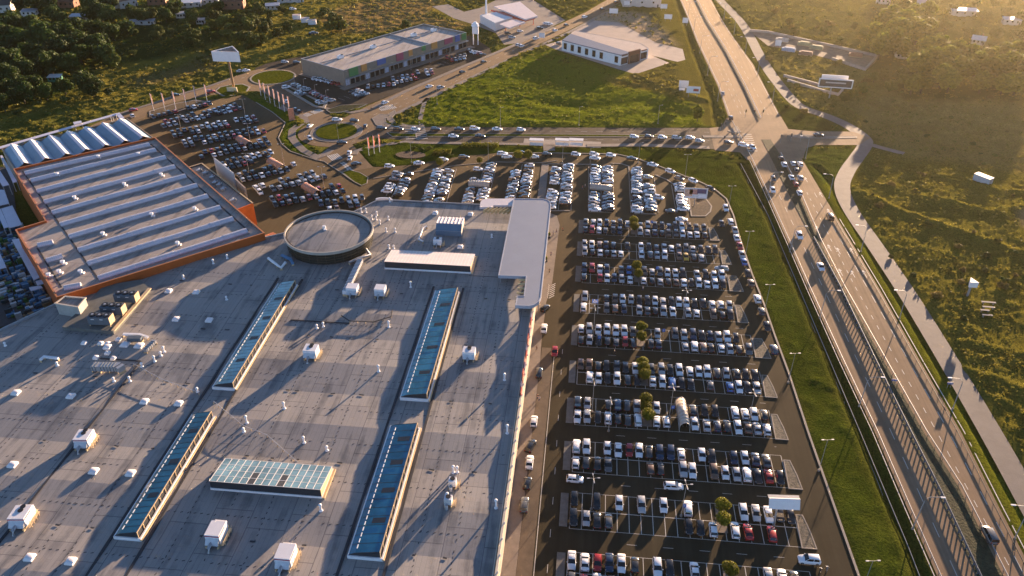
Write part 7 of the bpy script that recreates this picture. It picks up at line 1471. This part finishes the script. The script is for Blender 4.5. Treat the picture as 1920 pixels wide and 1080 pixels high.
# ================================================================== PEOPLE AND MOTORCYCLES
SKIN = mat('skin', (0.45, 0.27, 0.19), .6, 0)
def person(px, py, rz, label, top, leg, hair, stride=.28):
    x, y, _ = P(px, py, .15); o = empty('person', (x, y, .16), label, 'person', None, rz)
    def skel(nm, vs, es, rs_, m):
        me = bpy.data.meshes.new(nm); me.from_pydata(vs, es, []); me.materials.append(m); ob = bpy.data.objects.new(nm, me); COL.objects.link(ob); ob.parent = o
        md = ob.modifiers.new('skin', 'SKIN'); ob.modifiers.new('sub', 'SUBSURF').levels = 1; me.skin_vertices[0].data[0].use_root = True
        for k, r in enumerate(rs_): me.skin_vertices[0].data[k].radius = (r, r)
        ob.modifiers['sub'].render_levels = 1; return ob
    s = stride
    V = [(0, 0, .92), (0, 0, 1.18), (.02, 0, 1.42), (.03, 0, 1.55), (.05, 0, 1.66), (.05, 0, 1.76), (s * .5, -.1, .52), (s, -.1, .07), (s + .15, -.1, .04), (-s * .3, .1, .50), (-s, .1, .10), (-s + .14, .1, .03), (-.02, -.2, 1.40), (-.1, -.24, 1.12), (.02, -.23, .88), (-.02, .2, 1.40), (.12, .24, 1.13), (.26, .22, .93)]
    E = [(0, 1), (1, 2), (2, 3), (3, 4), (4, 5), (0, 6), (6, 7), (7, 8), (0, 9), (9, 10), (10, 11), (2, 12), (12, 13), (13, 14), (2, 15), (15, 16), (16, 17)]
    skel('body', V, E, [.13, .12, .14, .055, .10, .07, .07, .045, .04, .07, .045, .04, .06, .042, .035, .06, .042, .035], SKIN)
    T = [V[0], V[1], V[2], V[12], V[13], V[15], V[16]]; skel('jacket', T, [(0, 1), (1, 2), (2, 3), (3, 4), (2, 5), (5, 6)], [.155, .15, .165, .085, .065, .085, .065], mat('cloth_%s' % top[0], top[1], .8, .1, 3))
    T = [V[0], V[6], (V[7][0], V[7][1], .12), V[9], (V[10][0], V[10][1], .15)]; skel('trousers', T, [(0, 1), (1, 2), (0, 3), (3, 4)], [.15, .095, .07, .095, .07], mat('cloth_%s' % leg[0], leg[1], .8, .1, 3))
    local('hair', MB().dome(.03, 0, 1.68, .115, .13, 10, 4), mat('hair_%s' % hair[0], hair[1], .6, 0), o)
CK, CB, CR, CW = ('black', (0.02, 0.02, 0.022)), ('denim', (0.04, 0.06, 0.12)), ('red', (0.35, 0.04, 0.03)), ('pale', (0.55, 0.5, 0.47)); HB = ('brown', (0.05, 0.03, 0.02)); HD_ = ('dark', (0.015, 0.012, 0.01))
person(1006, 657, 1.2, 'person in black walking on the pavement above the lower black car', CK, CK, HD_); person(1008, 748, -1.4, 'person in dark coat standing in the sunny pavement patch', CK, CB, HD_); person(1011, 752, -1.3, 'person in pale jacket beside the dark coated one', CW, CB, HB)
person(1043, 437, .5, 'person in black crossing beside the upper planter', CK, CB, HB); person(1037, 441, 2.2, 'person in pale top at the pavement corner', CW, CK, HB); person(1055, 434, .4, 'person in red at the edge of the sunny lane', CR, CK, HD_); person(1033, 480, -1.5, 'person in denim on the pavement between both planters', CB, CB, HB); person(1030, 512, 1.7, 'person in black on the pavement above the chevrons', CK, CK, HD_); person(1092, 355, .3, 'person in red walking across the north lane', CR, CB, HD_); person(1097, 352, .3, 'person in pale top in the north lane', CW, CB, HB); person(1152, 663, .2, 'person in pale top in the aisle below the sixth row', CW, CK, HD_); person(1205, 545, 1.0, 'person in pale top in the aisle above the seventh row', CW, CB, HB)
def motorcycle(px, py, rz, label, c):
    x, y, _ = P(px, py, .4); o = empty('motorcycle', (x, y, .05), label, 'motorcycle', 'motorcycles', rz)
    for s in (-.68, .68):
        wv = MB(); n = 14
        for k in range(n):
            a, b_ = 2 * math.pi * k / n, 2 * math.pi * (k + 1) / n; wv.tube([(s + .27 * math.cos(a), 0, .3 + .27 * math.sin(a)), (s + .27 * math.cos(b_), 0, .3 + .27 * math.sin(b_))], .06, 5)
        w_ = local('wheel', wv, M_TYRE, o); local('hub', MB().tube([(s, -.06, .3), (s, .06, .3)], .12, 8), M_HUB, w_)
    local('body', MB().tube([(-.75, 0, .75), (-.3, 0, .62), (.1, 0, .72), (.45, 0, .85)], [.06, .18, .2, .1], 8).tube([(.45, 0, .85), (.68, 0, .3)], .04, 6).tube([(-.3, 0, .5), (.2, 0, .4)], [.16, .2], 8), mat('moto_' + label[:6], c, .3, 0), o)
    local('seat', MB().tube([(-.7, 0, .82), (-.15, 0, .78)], [.1, .13], 8), M_TRIM, o); local('handlebar', MB().tube([(.4, -.36, 1.0), (.45, 0, .95), (.4, .36, 1.0)], .025, 6), M_GALV, o); local('headlight', MB().cyl(.6, 0, .82, .98, .09, .09, 8), M_LAMP, o)
motorcycle(1538, 1072, 1.3, 'black motorcycle parked first at the end of the bottom row', (0.02, 0.02, 0.02)); motorcycle(1550, 1069, 1.2, 'grey motorcycle parked outermost at the end of the bottom row', (0.15, 0.15, 0.16))
# ================================================================== WARM HAZE OF THE LOW SUN
hz = MB().box(((GX[0] + GX[-1]) / 2, (GY[0] + GY[-1]) / 2, 70.0), (GX[-1] - GX[0] + 100, GY[-1] - GY[0] + 100, 146)).build('haze', bpy.data.materials.new('haze'), kind='stuff'); hm_ = hz.data.materials[0]; hm_.use_nodes = True; nt = hm_.node_tree
nt.nodes.remove(nt.nodes['Principled BSDF']); pv = nt.nodes.new('ShaderNodeVolumePrincipled'); pv.inputs['Density'].default_value = 0.00006; pv.inputs['Anisotropy'].default_value = 0.90; pv.inputs['Color'].default_value = (1.0, 0.88, 0.62, 1)
nt.links.new(pv.outputs[0], nt.nodes['Material Output'].inputs['Volume'])
